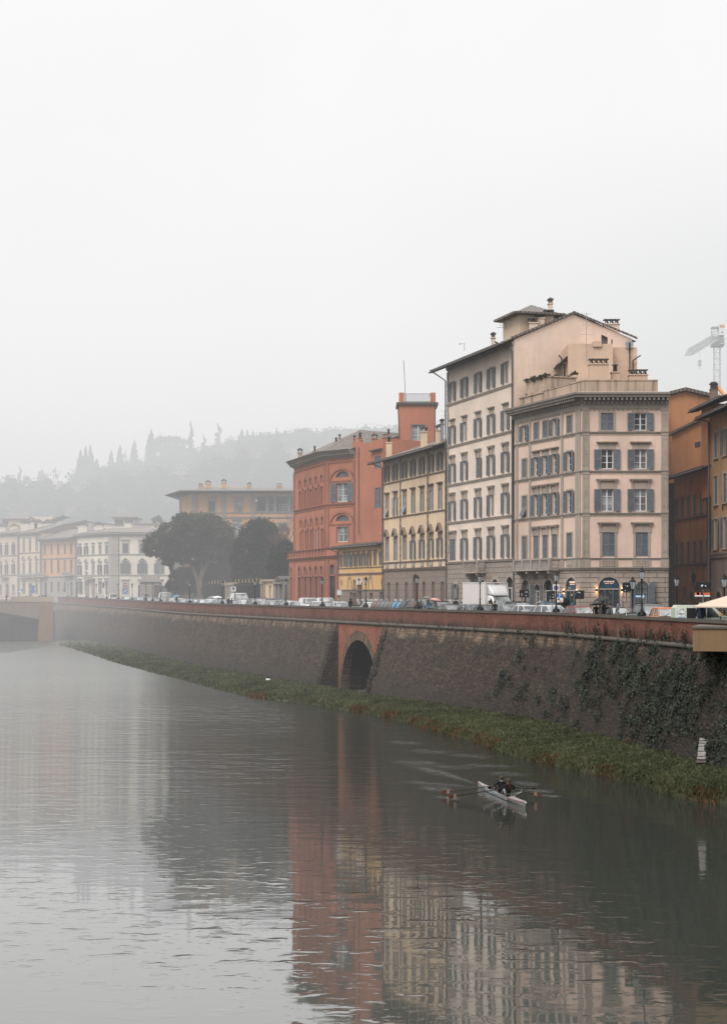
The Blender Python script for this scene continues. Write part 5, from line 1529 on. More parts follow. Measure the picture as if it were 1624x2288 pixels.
def f(mb):
 z1=at(*zB(0,125),224)[2]
 mb.tube([(tx0+.7,224.3,z1),(tx1-.7,224.3,z1)],.03,4);mb.tube([(tx0+.7,224.3,ztw+.25),(tx1-.7,224.3,ztw+.25)],.03,4)
 n=30
 for k in range(n):x=tx0+.7+(tx1-tx0-1.4)*k/(n-1);mb.tube([(x,224.3,ztw+.1),(x,224.3,z1)],.018,4)
 for x in(tx0+.7,tx1-.7):mb.tube([(x,224.3,z1),(x,228.6,z1)],.03,4)
 mb.tube([(tx0+1.0,227,ztw),(tx0+.7,227,ztw+6.2)],.035,4)
Tw.part('railing',[M['iron']],f)
m_=MB();m_.tube([(tx0+.25,223.9,27),(tx0-.15,223.9,ztw-.6)],.06,5);m_.build('drainpipe',M['pipe'],Tw.root)
m_=MB();m_.tube([(tx1-.1,223.9,27),(tx1-.05,223.9,ztw-.6)],.06,5);m_.build('drainpipe',M['pipe'],Tw.root)
aerial(Tw,(tx1+1.2,224,33.0),2.6,.1)
Tw.finish()
# G: orange palazzo with the loggia
M['orangewall']=m_stucco('orange_render',(0.60,0.315,0.15),.2,streak=.2)
M['greystone']=m_stucco('grey_stone',(0.27,0.255,0.235),.3)
YG=335.0
G0,G1,G2=(at(402,0,349)[0],349.0),(at(433,0,YG)[0],YG),(at(700,0,YG)[0],YG)
FG0,FG=Fac(G0,G1),Fac(G1,G2)
Gb=Bld('orange_palazzo',G1,'orange palazzo with grey stone quoins and an open roof loggia behind the pines','building')
gz=lambda zy:at(*zC(0,zy),YG)[2]
gx=lambda zx:FG.su(zC(zx,0)[0])
EG=gz(505)
for zx,k in((1147,0),(1292,1)):
 Gb.w(FG,gx(zx),gz(604),gz(548),.62,shut='closed' if k==0 else None,sw=.28,sur='greystone',shm='shut_dark',cas=False,sill=True,hood='flat',hoodh=.6)
 Gb.w(FG,gx(zx-10),gz(740),gz(672),.62,shut=None,sw=.28,sur='greystone',cas=False,hood='flat',hoodh=.8)
Gb.w(FG,gx(1530),gz(705),gz(668),.8,shut=None,sw=.3,sur='greystone',cas=False)
lo0,lo1=gx(1382),FG.L-1
def f(mb):
 ops=Gb.ops(FG)+[(lo0,lo1,gz(612),gz(512),False)]
 facade_wall(mb,FG,0,FG.L,STREET,EG,ops,depth=.6);facade_wall(mb,FG0,0,FG0 .L,STREET,EG,[])
 p=[G0,(G0[0]+6,366),(G2[0],360),G2]
 for p0,p1 in zip(p,p[1:]):mb.face([(*p0,STREET),(*p1,STREET),(*p1,EG),(*p0,EG)])
 mb.mi=1
 mb.quad(FG.T,(lo0,-6,gz(612)),(lo1,-6,gz(612)),(lo1,-6,gz(512)),(lo0,-6,gz(512)))
 mb.face([FG.T(lo0,-6,gz(612)),FG.T(lo0,0,gz(612)),FG.T(lo1,0,gz(612)),FG.T(lo1,-6,gz(612))])
Gb.part('wall',[M['orangewall'],M['eave']],f)
def f(mb):
 for a,w_ in((.45,.8),(gx(1212),1.0),(lo0-.5,.7)):mb.box(FG.T,a-w_/2,a+w_/2,-.01,.12,STREET,EG)
 mb.box(FG0 .T,.0,1.6,-.01,.1,STREET,EG);mb.box(FG0 .T,FG0 .L-1.5,FG0 .L,-.01,.1,STREET,EG)
 for zx in(1447,1490,1565,1625):a=gx(zx);mb.lathe(lambda x,y,z,a=a:FG.T(a+x,-.35+y,z),[(.45,gz(608)),(.36,gz(600)),(.3,gz(520)),(.5,gz(513))],10)
 band(mb,[G1,G2],gz(640),gz(632),.25);band(mb,[G1,G2],gz(614),gz(608),.2)
 mb.box(FG.T,lo0,lo1,-.5,-.2,gz(604),gz(600))
 for k in range(40):a=lo0+(k+.5)*(lo1-lo0)/40;mb.lathe(lambda x,y,z,a=a:FG.T(a+x,-.35+y,z),[(.14,gz(628)),(.07,gz(622)),(.16,gz(613)),(.08,gz(604))],5)
Gb.part('stone_trim',[M['greystone']],f)
def f(mb):
 for zx0,zx1 in((1430,1478),(1500,1552),(1570,1590)):
  a0,a1=gx(zx0),gx(zx1)
  mb.mi=0;mb.quad(FG.T,(a0,-5.9,gz(600)),(a1,-5.9,gz(600)),(a1,-5.9,gz(552)),(a0,-5.9,gz(552)))
  mb.mi=1
  for k in range(5):x=a0+(a1-a0)*k/4;mb.box(FG.T,x-.05,x+.05,-5.88,-5.8,gz(600),gz(552))
  for k in range(5):z=gz(600)+(gz(552)-gz(600))*k/4;mb.box(FG.T,a0,a1,-5.88,-5.8,z-.05,z+.05)
M['loggia_glass']=m_glass('pale_loggia_glass',(.4,.42,.42))
Gb.part('loggia_window',[M['loggia_glass'],M['iron']],f)
def f(mb):
 ep=[(q.x,q.y)for q in offset_path([G0,G1,G2],3.0)]
 z0=EG+.3;zr_=gz(455)
 Ra,Rb=(at(1100*.4128,0,346)[0],346),(G2[0]-3,346)
 roof_face(mb,[(*ep[1],z0),(*ep[2],z0),(*Rb,zr_),(*Ra,zr_)]);roof_face(mb,[(*ep[0],z0),(*ep[1],z0),(*Ra,zr_)])
 roof_face(mb,[(G2[0]+2,364,z0),(G0[0]-2,364,z0),(*Ra,zr_),(*Rb,zr_)]);mb.face([(ep[0][0],ep[0][1],z0),(*Ra,zr_),(G0[0]-2,364,z0)])
 for p0,p1 in zip(ep,ep[1:]):
  mb.face([(*p0,z0-.12),(*p1,z0-.12),(*p1,z0+.02),(*p0,z0+.02)]);n=int((Vector(p1)-Vector(p0)).length/.5)
  for k in range(n):t=(k+.5)/n;mb.box(frame((p0[0]+(p1[0]-p0[0])*t,p0[1]+(p1[1]-p0[1])*t,z0)),-.16,.16,-.16,.16,-.02,.15)
 mb.mi=1;mb.face([(*ep[0],z0-.1),(*ep[1],z0-.1),(*ep[2],z0-.1),(G2[0],YG,EG),(*G1,EG),(*G0,EG)])
Gb.part('roof',[M['tiles'],M['eave']],f)
M['cream']=m_stucco('cream_render',(0.62,0.52,0.40),.2)
Gb.part('roof_room',[M['cream']],lambda mb:mb.box(ID,at(465,0,349)[0],at(545,0,349)[0],347,353,gz(470),gz(447)))
for zx,zy,w_,st_ in((1128,457,1.0,'cap'),(1213,450,.9,'cap'),(1088,468,.9,'pots'),(1350,466,.75,'cap'),(1512,468,1.1,'pots')):
 q=at(*zC(zx,zy),345);chimney(Gb,(q[0],q[1],q[2]-.3),w_,.8,.35,M['orangewall'],st_)
Gb.finish()
# far terrace beyond the bridge
M['ivorywall']=m_stucco('ivory_render',(0.70,0.63,0.52),.2,streak=.2)
M['creamwall']=m_stucco('pale_cream_render',(0.66,0.53,0.39),.2,streak=.2)
M['salmonwall']=m_stucco('salmon_render',(0.62,0.32,0.165),.2,streak=.2)
M['beigewall']=m_stucco('beige_render',(0.60,0.47,0.37),.2,streak=.2)
M['stoneG']=m_stucco('far_grey_ashlar',(0.36,0.33,0.295),.25)
H1,H0=(at(250,0,390)[0],390.0),(at(171.5,0,405)[0],405.0)
H2=(at(470,0,392)[0],392.0)
FH0,FH1=Fac(H0,H1),Fac(H1,H2)
hz=lambda zy:at(*z0_(0,zy),391)[2]
Hb=Bld('ivory_corner_building',H1,'ivory corner palazzo with stone quoins at the far side of the square','building')
for k,zx in enumerate((802,867,935,1003,1068)):
 a=FH0 .su(z0_(zx,0)[0])
 Hb.w(FH0,a,hz(535),hz(450),.55,shut='open' if k<2 else None,sw=.2,sur='stoneG',shm='shut_dark',cas=False,hood='flat',hoodh=.6)
 Hb.w(FH0,a,hz(742),hz(645),.55,shut='open' if k!=1 and k!=2 else None,sw=.2,sur='stoneG',shm='shut_dark',cas=False,hood='pediment',hoodh=1.3)
 Hb.w(FH0,a,hz(930),hz(810),.75,shut='open' if k==0 else None,sw=.25,sur='stoneG',shm='shut_dark',cas=False,hood='flat',hoodh=.5)
for k,zx in enumerate((1257,1425,1592,1750,1900)):
 a=FH1 .su(z0_(zx,0)[0])
 Hb.w(FH1,a,hz(530),hz(435),.64,shut='closed',sw=.28,sur='stoneG',shm='shut_dark',cas=False,hood='flat',hoodh=.7)
 Hb.w(FH1,a,hz(735),hz(632),.60,shut='open',sw=.12,sur='stoneG',shm='shut_dark',cas=False,lw=.58,hood='pediment',hoodh=1.1,hoodw=.5)
 Hb.w(FH1,a,hz(930),hz(828),.6,shut=None,sw=.28,sur='stoneG',cas=False,hood='flat',hoodh=.6)
EH=hz(335)
def f(mb):
 facade_wall(mb,FH0,0,FH0 .L,STREET,EH,Hb.ops(FH0));facade_wall(mb,FH1,0,FH1 .L,STREET,EH,Hb.ops(FH1))
 p=[H0,(H0[0]+8,420),(H2[0]+4,412),H2]
 for p0,p1 in zip(p,p[1:]):mb.face([(*p0,STREET),(*p1,STREET),(*p1,EH),(*p0,EH)])
Hb.part('wall',[M['ivorywall']],f)
def f(mb):
 for z in(hz(537),hz(745)):band(mb,[H0,H1,H2],z-.3,z,.2)
 for k in range(34):
  z=STREET+k*.58
  if z>EH-.8:break
  d=.35 if k%2 else 0
  mb.box(FH0 .T,FH0 .L-1.5-d,FH0 .L,-.01,.1,z,z+.54);mb.box(FH1 .T,-.1,1.3+d,-.01,.1,z,z+.54)
 mb.box(FH0 .T,.0,.7,-.01,.1,STREET,EH)
 a=FH0 .su(z0_(920,0)[0]);mb.box(FH0 .T,a-2.0,a+2.0,.02,1.2,hz(790),hz(778));mb.box(FH0 .T,a-2.0,a+2.0,1.0,1.2,hz(750),hz(745))
 for k in range(14):mb.lathe(lambda x,y,z,k=k:FH0 .T(a-1.9+k*.29+x,1.1+y,z),[(.1,hz(778)),(.12,hz(765)),(.06,hz(750))],5)
 for zx in(890,945):mb.box(FH0 .T,FH0 .su(z0_(zx,0)[0])-.2,FH0 .su(z0_(zx,0)[0])+.2,-.01,.5,STREET,hz(790))
 sweep(mb,[H0,H1,H2],[(0,EH-.7),(.15,EH-.6),(.9,EH-.1),(1.0,EH+.25),(0,EH+.3)])
Hb.part('stone_trim',[M['stoneG']],f)
def f(mb):
 ep=[(q.x,q.y)for q in offset_path([H0,H1,H2],1.1)];z0=EH+.3;zr_=hz(258)
 Ra,Rb,Rc=(H1[0]-1.5,402),(H2[0],402),(H0[0]+5,412)
 roof_face(mb,[(*ep[1],z0),(*ep[2],z0),(*Rb,zr_),(*Ra,zr_)]);roof_face(mb,[(*ep[0],z0),(*ep[1],z0),(*Ra,zr_),(*Rc,zr_)])
 roof_face(mb,[(H2[0]+4,412,z0),(H0[0]+8,420,z0),(*Rc,zr_),(*Ra,zr_),(*Rb,zr_)])
Hb.part('roof',[M['tiles']],f)
drainpipe(Hb,FH1,.75+.9,STREET,EH-.4,.2,.1);drainpipe(Hb,FH0,.1,STREET,EH,.2,.1)
Hb.finish()
def far_house(name,x0,Y0,x1,Y1,zeave,label,wallm,rows,base=None,stone='stoneG',quo=True,extra=None,rise_=2.2,eov=1.0):
 F=Fac((at(x0,0,Y0)[0],Y0),(at(x1,0,Y1)[0],Y1))
 Ym=(Y0+Y1)/2
 hz_=lambda zy:at(*z0_(0,zy),Ym)[2]
 b_=Bld(name,tuple((F.P0+F.P1)/2),label,'building')
 for cols,zt,zb,hw,kw in rows:
  for zx in cols:
   a=F.su(z0_(zx,0)[0])
   if hw+.1<a<F.L-hw-.1:b_.w(F,a,hz_(zb),hz_(zt),hw,cas=False,sur=stone,shm='shut_dark',**kw)
 ez=hz_(zeave)
 def f(mb):
  facade_wall(mb,F,0,F.L,STREET,ez,b_.ops(F),bands=[(hz_(base),1)]if base else());body(mb,F,14,ez,1 if base else 0)
 b_.part('wall',[M['stoneG'],M[wallm]]if base else[M[wallm]],f)
 def g(mb):
  for zy in(extra or()):band(mb,[tuple(F.P0),tuple(F.P1)],hz_(zy)-.3,hz_(zy),.2)
  if quo:
   for aa in(0,F.L-.8):mb.box(F.T,aa,aa+.8,-.01,.1,STREET,ez)
  sweep(mb,[tuple(F.P0),tuple(F.P1)],[(0,ez-.6),(.12,ez-.5),(eov-.15,ez-.1),(eov,ez+.15),(0,ez+.2)])
 b_.part('stone_trim',[M[stone]],g)
 def h(mb):
  roof_face(mb,[F.T(-.6,eov+.1,ez+.2),F.T(F.L+.3,eov+.1,ez+.2),F.T(F.L+.3,-7,ez+.2+rise_),F.T(-.6,-7,ez+.2+rise_)])
  roof_face(mb,[F.T(F.L+.3,-14.5,ez+.2),F.T(-.6,-14.5,ez+.2),F.T(-.6,-7,ez+.2+rise_),F.T(F.L+.3,-7,ez+.2+rise_)])
  for a in(-.6,F.L+.3):mb.face([F.T(a,eov+.1,ez+.2),F.T(a,-7,ez+.2+rise_),F.T(a,-14.5,ez+.2)])
 b_.part('roof',[M['tiles']],h)
 drainpipe(b_,F,.2,STREET,ez-.3,.25,.1)
 return b_,F,hz_
def far_balcony(b_,F,hz_,zx0,zx1,ztop,zbot,wv=1.1):
 a0,a1=F.su(z0_(zx0,0)[0]),F.su(z0_(zx1,0)[0])
 def f(mb):
  mb.box(F.T,a0,a1,.02,wv,hz_(zbot),hz_(zbot)+.25);mb.box(F.T,a0,a1,wv-.2,wv,hz_(ztop)-.2,hz_(ztop))
  n=max(4,int((a1-a0)/.4))
  for k in range(n):mb.lathe(lambda x,y,z,k=k:F.T(a0+(k+.5)*(a1-a0)/n+x,wv-.1+y,z),[(.1,hz_(zbot)+.25),(.13,hz_(zbot)+.5),(.06,hz_(ztop)-.2)],5)
 b_.part('balcony',[M['stoneG']],f)
Ib,FI,iz=far_house('salmon_house',93,422,170.8,405.6,392,'salmon house with a plain grey stone ground floor beside the ivory corner palazzo','salmonwall',[((453,520,586,652,715),440,533,.48,dict(shut=None,sw=.14)),((453,520,586,652,715),602,720,.5,dict(shut=None,sw=.2,hood='flat',hoodh=.4)),((520,588),820,908,.48,dict(shut=None,sw=.15)),((651,),820,908,.48,dict(shut='tilt',sw=.15)),((460,720),820,968,.75,dict(shut=None,arch=True,sw=.25,sill=False))],760,extra=(758,578),rise_=2.6,eov=1.6)
far_balcony(Ib,FI,iz,398,485,722,765);far_balcony(Ib,FI,iz,656,748,718,758);Ib.finish()
Jb,FJ,jz=far_house('cream_palazzo',43,433,92.5,422.2,335,'cream three bay palazzo with pointed pediments and a long stone balcony','creamwall',[((242,304,370),400,505,.5,dict(shut=None,sw=.25,hood='flat',hoodh=.5)),((242,304,370),625,735,.52,dict(shut=None,sw=.28,hood='pediment',hoodh=1.5)),((243,371),835,930,.6,dict(shut=None,sw=.3,hood='flat',hoodh=.5)),((308,),830,965,.9,dict(shut=None,arch=True,sw=.3,sill=False))],extra=(520,745),rise_=2.4)
far_balcony(Jb,FJ,jz,215,392,737,775);Jb.finish()
Kb,FK,kz=far_house('beige_palazzo',-40,452,42.5,433.4,345,'beige palazzo with shuttered pedimented windows at the outer end of the far terrace','beigewall',[((-130,-60,10,72,140),450,548,.5,dict(shut='open',sw=.18,hood='flat',hoodh=.4)),((-130,-60,10,72,140),645,738,.5,dict(shut='open',sw=.18,hood='pediment',hoodh=1.2)),((10,140),850,935,.6,dict(shut=None,sw=.3)),((77,),835,965,.9,dict(shut=None,arch=True,sw=.3,sill=False))],extra=(552,745),rise_=2.0)
far_balcony(Kb,FK,kz,20,95,742,780);Kb.finish()
def roof_house(name,x0,x1,y0,y1,Y,d,wallm,label,wins=(),roof=True,gable=False):
 """a house seen over the roofs of the terrace, standing on the ground behind it."""
 F=Fac((at(x0,0,Y)[0],Y),(at(x1,0,Y)[0],Y));zt=at(0,y0,Y)[2]
 b_=Bld(name,((F.P0 .x+F.P1 .x)/2,Y),label,'house')
 for wx,wy0,wy1,hw,sh in wins:
  a=F.su(wx);b_.w(F,a,at(0,wy1,Y)[2],at(0,wy0,Y)[2],hw,shut=sh,cas=False,sur='stoneG',shm='shut_dark',sw=.15)
 def f(mb):
  facade_wall(mb,F,0,F.L,STREET,zt,b_.ops(F));body(mb,F,d,zt,0)
 b_.part('wall',[M[wallm]],f)
 def g(mb):
  if gable:
   roof_face(mb,[F.T(-.4,.5,zt),F.T(F.L+.4,.5,zt-gable),F.T(F.L+.4,-d,zt-gable),F.T(-.4,-d,zt)])
   mb.face([F.T(-.4,.5,zt),F.T(F.L+.4,.5,zt-gable),F.T(F.L+.4,.5,zt-gable+.3),F.T(-.4,.5,zt+.3)])
  else:
   e=[F.T(-.8,.8,zt),F.T(F.L+.8,.8,zt),F.T(F.L+.8,-d-.8,zt),F.T(-.8,-d-.8,zt)];r1,r2=F.T(F.L*.35,-d/2,zt+1.5),F.T(F.L*.65,-d/2,zt+1.5)
   roof_face(mb,[e[0],e[1],r2,r1]);roof_face(mb,[e[2],e[3],r1,r2]);roof_face(mb,[e[1],e[2],r2]);roof_face(mb,[e[3],e[0],r1])
   mb.box(F.T,-.8,F.L+.8,-d-.8,.8,zt-.2,zt-.01)
 b_.part('roof',[M['tiles']],g);b_.finish()
 return b_
Y_=lambda zy:1117.4+.2236*zy
M['paleyellow']=m_stucco('pale_yellow_render',(0.66,0.49,0.28),.2)
h1=roof_house('yellow_house',9,68,Y_(185),0,458,12,'paleyellow','pale yellow house with one white window rising over the cream palazzo roof',[(13,Y_(205),Y_(265),.7,None),(60,Y_(200),Y_(248),1.4,None)])
h2=roof_house('peach_house',68.5,118,Y_(165),0,456,12,'creamwall','peach house with a roof sloping down beside the pale yellow house',gable=3.2)
h3=roof_house('buff_house',143,190,Y_(262),0,440,10,'salmonwall','low buff house with two dark windows behind the salmon house roof',[(153,Y_(290),Y_(312),1.6,None),(164,Y_(290),Y_(310),.7,None)],gable=-1.5)
h4=roof_house('white_house',257,300,Y_(170),0,425,10,'ivorywall','white house with dark shutters and a low tiled roof above the ivory corner palazzo',[(267,Y_(195),Y_(255),1.1,'closed'),(289,Y_(190),Y_(225),1.1,None)])
h5=roof_house('terrace_house',298,352,Y_(245),0,424,10,'ivorywall','white roof terrace house with dark awning and railing beside the shuttered white house',[(316,Y_(275),Y_(303),2.2,None)],gable=.01)
h6=roof_house('grey_house',95,142,Y_(238),0,452,10,'ivorywall','white sloping party wall house behind the salmon and cream palazzi',gable=-2.2)
h7=roof_house('roof_flat',205,258,Y_(225),0,450,10,'ivorywall','low white house with grey tiles far behind the salmon house',gable=.6)
for b_,xs_,yy,Y in((Jb,(58,76,88,108),Y_(262),434),(Hb,(186,222),Y_(290),408),(Kb,(5,33),Y_(300),446),(h5,(306,348),Y_(235),428)):
 for x in xs_:
  q=at(x,yy,Y);chimney(b_,(q[0],q[1],q[2]-.6),2.2,1.2,1.2,M['ivorywall'],'cap')
for b_,x,yy,Y in((Jb,86,Y_(190),452),(Jb,110,Y_(190),452),(h4,280,Y_(165),428)):aerial(b_,at(x,yy+6,Y),4.0)
hv=roof_house('hill_villa',505,552,1112,0,470,12,'ivorywall','faint white villa at the foot of the hill just behind the umbrella pine',[(515,1120,1135,1.0,None),(540,1120,1135,1.0,None)])
b_=Bld('hill_terrace',(at(460,0,640)[0],640),'pale flat roofed building lost in fog among the hilltop trees','building')
b_.part('wall',[M['ivorywall']],lambda mb:(mb.box(ID,at(429,0,610)[0],at(490,0,610)[0],610,620,30,at(0,1052,610)[2]),setattr(mb,'mi',0)))
b_.part('loggia_opening',[M['glass']],lambda mb:mb.box(ID,at(436,0,610)[0],at(482,0,610)[0],609.8,609.95,at(0,1072,610)[2],at(0,1062,610)[2]))
b_=Bld('hill_house',(at(512,0,700)[0],700),'gabled house barely seen in fog between the hilltop cypresses','house')
hx0,hx1=at(500,0,700)[0],at(533,0,700)[0]
b_.part('wall',[M['ivorywall']],lambda mb:mb.prism(ID,[(hx0,55),(hx1,55),(hx1,at(0,988,700)[2]),((hx0+hx1)/2,at(0,971,700)[2]),(hx0,at(0,985,700)[2])],700,712))
# right-hand street: orange houses and the yellow one
zE=lambda zx,zy:(1475+.2931*zx,715.1+.2931*zy)
M['rustorange']=m_stucco('weathered_orange_render',(0.40,0.165,0.065),.45,streak=.6,dark=(0.13,0.06,0.035))
M['rustorange2']=m_stucco('faded_orange_render',(0.46,0.215,0.10),.4,streak=.5)
M['buffwall']=m_stucco('weathered_buff_render',(0.43,0.265,0.145),.4,streak=.5)
M['greybrown']=m_stucco('grey_brown_render',(0.20,0.15,0.125),.4,streak=.5)
M['darkstone']=m_block('dark_rusticated_stone',(0.06,0.055,0.05),(0.02,.02,.02),.9,.5,.04)
Mb=Bld('orange_house',(32.5,165),'weathered orange house with two rows of narrow dark windows beside the bakery palazzo','house')
FM=Fac((32.2,172.0),(32.85,156.2))
mz=lambda zy,zx=240:FM.uz(*zE(zx,zy))[1]
EM=mz(1160)
for zx in(123,168,214,263,311,358):
 a=min(FM.su(zE(zx,0)[0]),FM.L-.7)
 Mb.w(FM,a,mz(1475),mz(1340),.5,shut='closed',sw=.12,sur='greybrown',shm='shut_dark',cas=False)
 Mb.w(FM,a,mz(1835),mz(1692),.5,shut='closed',sw=.12,sur='greybrown',shm='shut_dark',cas=False)
for zx in(185,275):Mb.w(FM,FM.su(zE(zx,0)[0]),mz(2150),mz(2040),.45,shut=None,sw=.1,sur='greybrown',cas=False)
Mb.w(FM,FM.su(zE(240,0)[0]),STREET+.05,mz(2075),.8,shut=None,arch=True,sw=.2,sur='greybrown',cas=False,sill=False)
def f(mb):
 facade_wall(mb,FM,0,FM.L,STREET,EM,Mb.ops(FM));body(mb,FM,10,EM,0)
Mb.part('wall',[M['rustorange']],f)
def f(mb):
 band(mb,[tuple(FM.P0),tuple(FM.P1)],mz(1505)-.12,mz(1505)+.1,.15);band(mb,[tuple(FM.P0),tuple(FM.P1)],mz(1860)-.15,mz(1860)+.1,.15)
 for zx in(138,232):a=FM.su(zE(zx,0)[0]);mb.box(FM.T,a-.2,a+.2,.0,.06,mz(1240),mz(1195))
Mb.part('string_course',[M['greybrown']],f)
eave(Mb,FM,-2.6,FM.L+.3,EM,1.0,back=4.2,rise_=1.2)
U1=Fac((at(zE(88,0)[0],0,176)[0],176),(at(zE(376,0)[0],0,165)[0],165))
ut=U1 .uz(*zE(330,790))[1]
def f(mb):
 u0=U1 .uz(*zE(90,880))[1]
 mb.face([U1 .T(0,0,18),U1 .T(U1 .L,0,18),U1 .T(U1 .L,0,ut+.5),U1 .T(0,0,u0)],[(0,18),(14,18),(14,31),(0,31)])
 mb.face([U1 .T(0,0,18),U1 .T(0,0,u0),U1 .T(-1,-12,u0),U1 .T(-1,-12,18)])
 mb.face([U1 .T(0,0,u0),U1 .T(U1 .L,0,ut+.5),U1 .T(U1 .L,-12,ut+.5),U1 .T(-1,-12,u0)])
 mb.mi=1
 for k in range(28):
  t0,t1=k/28,(k+.9)/28
  z0,z1=u0+(ut+.5-u0)*t0,u0+(ut+.5-u0)*t1
  mb.prism(lambda x,y,z:U1 .T(x,y,z),[(U1 .L*t0-.5,z0),(U1 .L*t1-.5,z1),(U1 .L*t1-.5,z1+.22),(U1 .L*t0-.5,z0+.28)],-.3,.35)
 mb.mi=2
 a,z1=U1 .uz(*zE(283,930));_,z0=U1 .uz(*zE(283,965));mb.box(U1 .T,a-.75,a+.75,-.02,.05,z0,z1)
 a,z1=U1 .uz(*zE(345,0));mb.mi=3;mb.box(U1 .T,a,U1 .L,-.02,.05,18,ut+.3)
Mb.part('upper_storey',[M['rustorange2'],M['tiles'],M['glass'],M['quay']],f)
g0,g1,Yg=at(zE(50,0)[0],0,181)[0],at(zE(420,0)[0],0,181)[0],181
gzz=lambda zy:at(*zE(0,zy),Yg)[2]
def f(mb):
 gm=at(zE(185,0)[0],0,Yg)[0]
 mb.prism(ID,[(g0,18),(g1,18),(g1,gzz(605)),(gm,gzz(545)),(g0,gzz(588))],Yg,Yg+14)
 mb.mi=1
 for(xa,za),(xb,zb)in(((g0-1,gzz(592)),(gm,gzz(540))),((gm,gzz(540)),(g1+1,gzz(612)))):
  mb.prism(ID,[(xa,za),(xb,zb),(xb,zb+.35),(xa,za+.35)],Yg-.5,Yg+14.5)
Mb.part('gabled_block',[M['rustorange2'],M['tiles']],f)
q=at(*zE(404,560),178);
def f(mb):
 T=frame((q[0],q[1],q[2]))
 T0=T;T=lambda x,y,z:T0(x*.34,y*.34,z*.40)
 mb.box(T,-1.15,1.15,-1,1,-9,1.0);mb.box(T,-1.3,1.3,-1.15,1.15,1.0,1.15)
 mb.mi=1
 for k in range(6):t=k/5;mb.box(T,-1.2+2.2*t,-1.0+2.2*t,-1.05,-.85,1.15,2.4)
 mb.box(T,-.95,.95,-.8,.8,1.15,2.4);mb.box(T,-1.3,1.3,-1.15,1.15,2.4,2.6);mb.lathe(T,[(1.35,2.6),(.9,3.1),(.1,3.2)],8)
Mb.part('chimney',[M['greybrown'],M['eave']],f)
drainpipe(Mb,FM,FM.L-.25,STREET,EM-.3,.2,.09);drainpipe(Mb,FM,.2,STREET,EM-1.2,.2,.09)
Mb.finish()
Nb=Bld('buff_palazzo',(32.8,145),'buff four storey house with dark grey shutters behind the market canopy','house')
FN=Fac((32.5,155.0),(33.6,122.0))
nz=lambda zy,zx=425:FN.uz(*zE(zx,zy))[1]
EN=FN.uz(*zE(380,730))[1]
for k,zx in enumerate((423,492,590,690)):
 a=FN.su(zE(zx,0)[0])
 Nb.w(FN,a,nz(1050),nz(858),.58,shut='closed' if k==0 else 'open',sw=.22,sur='trim',shm='shut',cas=True)
 Nb.w(FN,a,nz(1405),nz(1190),.60,shut='closed',sw=.22,sur='trim',shm='shut',cas=True)
 Nb.w(FN,a,nz(1745),nz(1515),.58,shut='open',sw=.15,sur='trim',shm='shut',cas=True,lw=.6)
for zx in(445,560):Nb.w(FN,FN.su(zE(zx,0)[0]),STREET+.05,nz(2070),1.0,shut=None,arch=True,sw=.25,sur='greybrown',cas=False,sill=False)
def f(mb):
 facade_wall(mb,FN,0,FN.L,STREET,EN,Nb.ops(FN),bands=[(nz(1775),1)]);body(mb,FN,12,EN,1)
 mb.mi=2;a=FN.su(zE(474,0)[0]);mb.box(FN.T,a-.3,a+.25,-.01,.02,nz(1460),nz(1345))
Nb.part('wall',[M['greybrown'],M['buffwall'],M['quay']],f)
Nb.part('string_course',[M['greybrown']],lambda mb:band(mb,[tuple(FN.P0),tuple(FN.P1)],nz(1790)-.3,nz(1770),.2))
eave(Nb,FN,-.6,FN.L,EN,1.4,back=5,rise_=1.6)
drainpipe(Nb,FN,.1,STREET,EN-.6,.25,.1,(-.9,1.3,.4));drainpipe(Nb,FN,-.3,STREET,EN-8,.25,.08)
m_=MB();q=FN.uz(*zE(378,700));
Nb.part('upper_wall',[M['rustorange2']],lambda mb:mb.box(ID,32.6,45,156,160,20,at(*zE(0,655),158)[2]))
eave(Nb,Fac((at(zE(285,0)[0],0,160)[0],160),(at(zE(520,0)[0],0,148)[0],148)),0,12,at(*zE(300,672),158)[2],.9,back=4,rise_=1.2)
Nb.finish()
St=Bld('dark_stone_house',(30,170),'dark stone house edge deep in the alley beside the bakery palazzo','house')
St.part('wall',[M['darkstone']],lambda mb:(mb.box(ID,29.5,32.6,172.6,190,STREET,mz(1200)),))  # plain dark stone over the whole block
St.part('wall',[M['rustorange2']],lambda mb:mb.box(ID,29.8,32.4,178,190,20,31.5))
m_=MB();a0=at(zE(60,1180)[0],0,172)[0];m_.box(ID,30.3,31.5,172.3,172.45,mz(1180),mz(1070));m_.build('shutter',M['shut_dark'],St.root)
cr=empty('tower_crane',(at(1601,0,400)[0],400,STREET),'pale lattice tower crane with drooping jib and hook above the orange houses','crane')
M['crane']=m_plain('crane_grey_paint',(0.42,0.43,0.43),.5)
cx,cy=at(zE(430,0)[0],0,400)[0],400.0
cz=lambda zy:at(*zE(0,zy),400)[2]
def lattice(mb,A_,B_,half,n,up=(0,0,1),r=.07,r2=.05,tri=False):
 A_,B_=Vector(A_),Vector(B_);d=(B_-A_).normalized();s_=d.cross(Vector(up)).normalized();t_=s_.cross(d)
 cs=[(-1,-1),(1,-1),(1,1),(-1,1)]if not tri else[(-1,-.8),(1,-.8),(0,1)]
 ring=lambda p:[p+s_*(c[0]*half)+t_*(c[1]*half)for c in cs]
 m_=len(cs)
 R0=[ring(A_+(B_-A_)*(k/n))for k in range(n+1)]
 for j in range(m_):mb.tube([R0[0][j],R0[n][j]],r,4)
 for k in range(n):
  for j in range(m_):
   j2=(j+1)%m_
   mb.tube([R0[k][j],R0[k+1][j2]]if k%2 else[R0[k][j2],R0[k+1][j]],r2,4,False);mb.tube([R0[k][j],R0[k][j2]],r2,4,False)
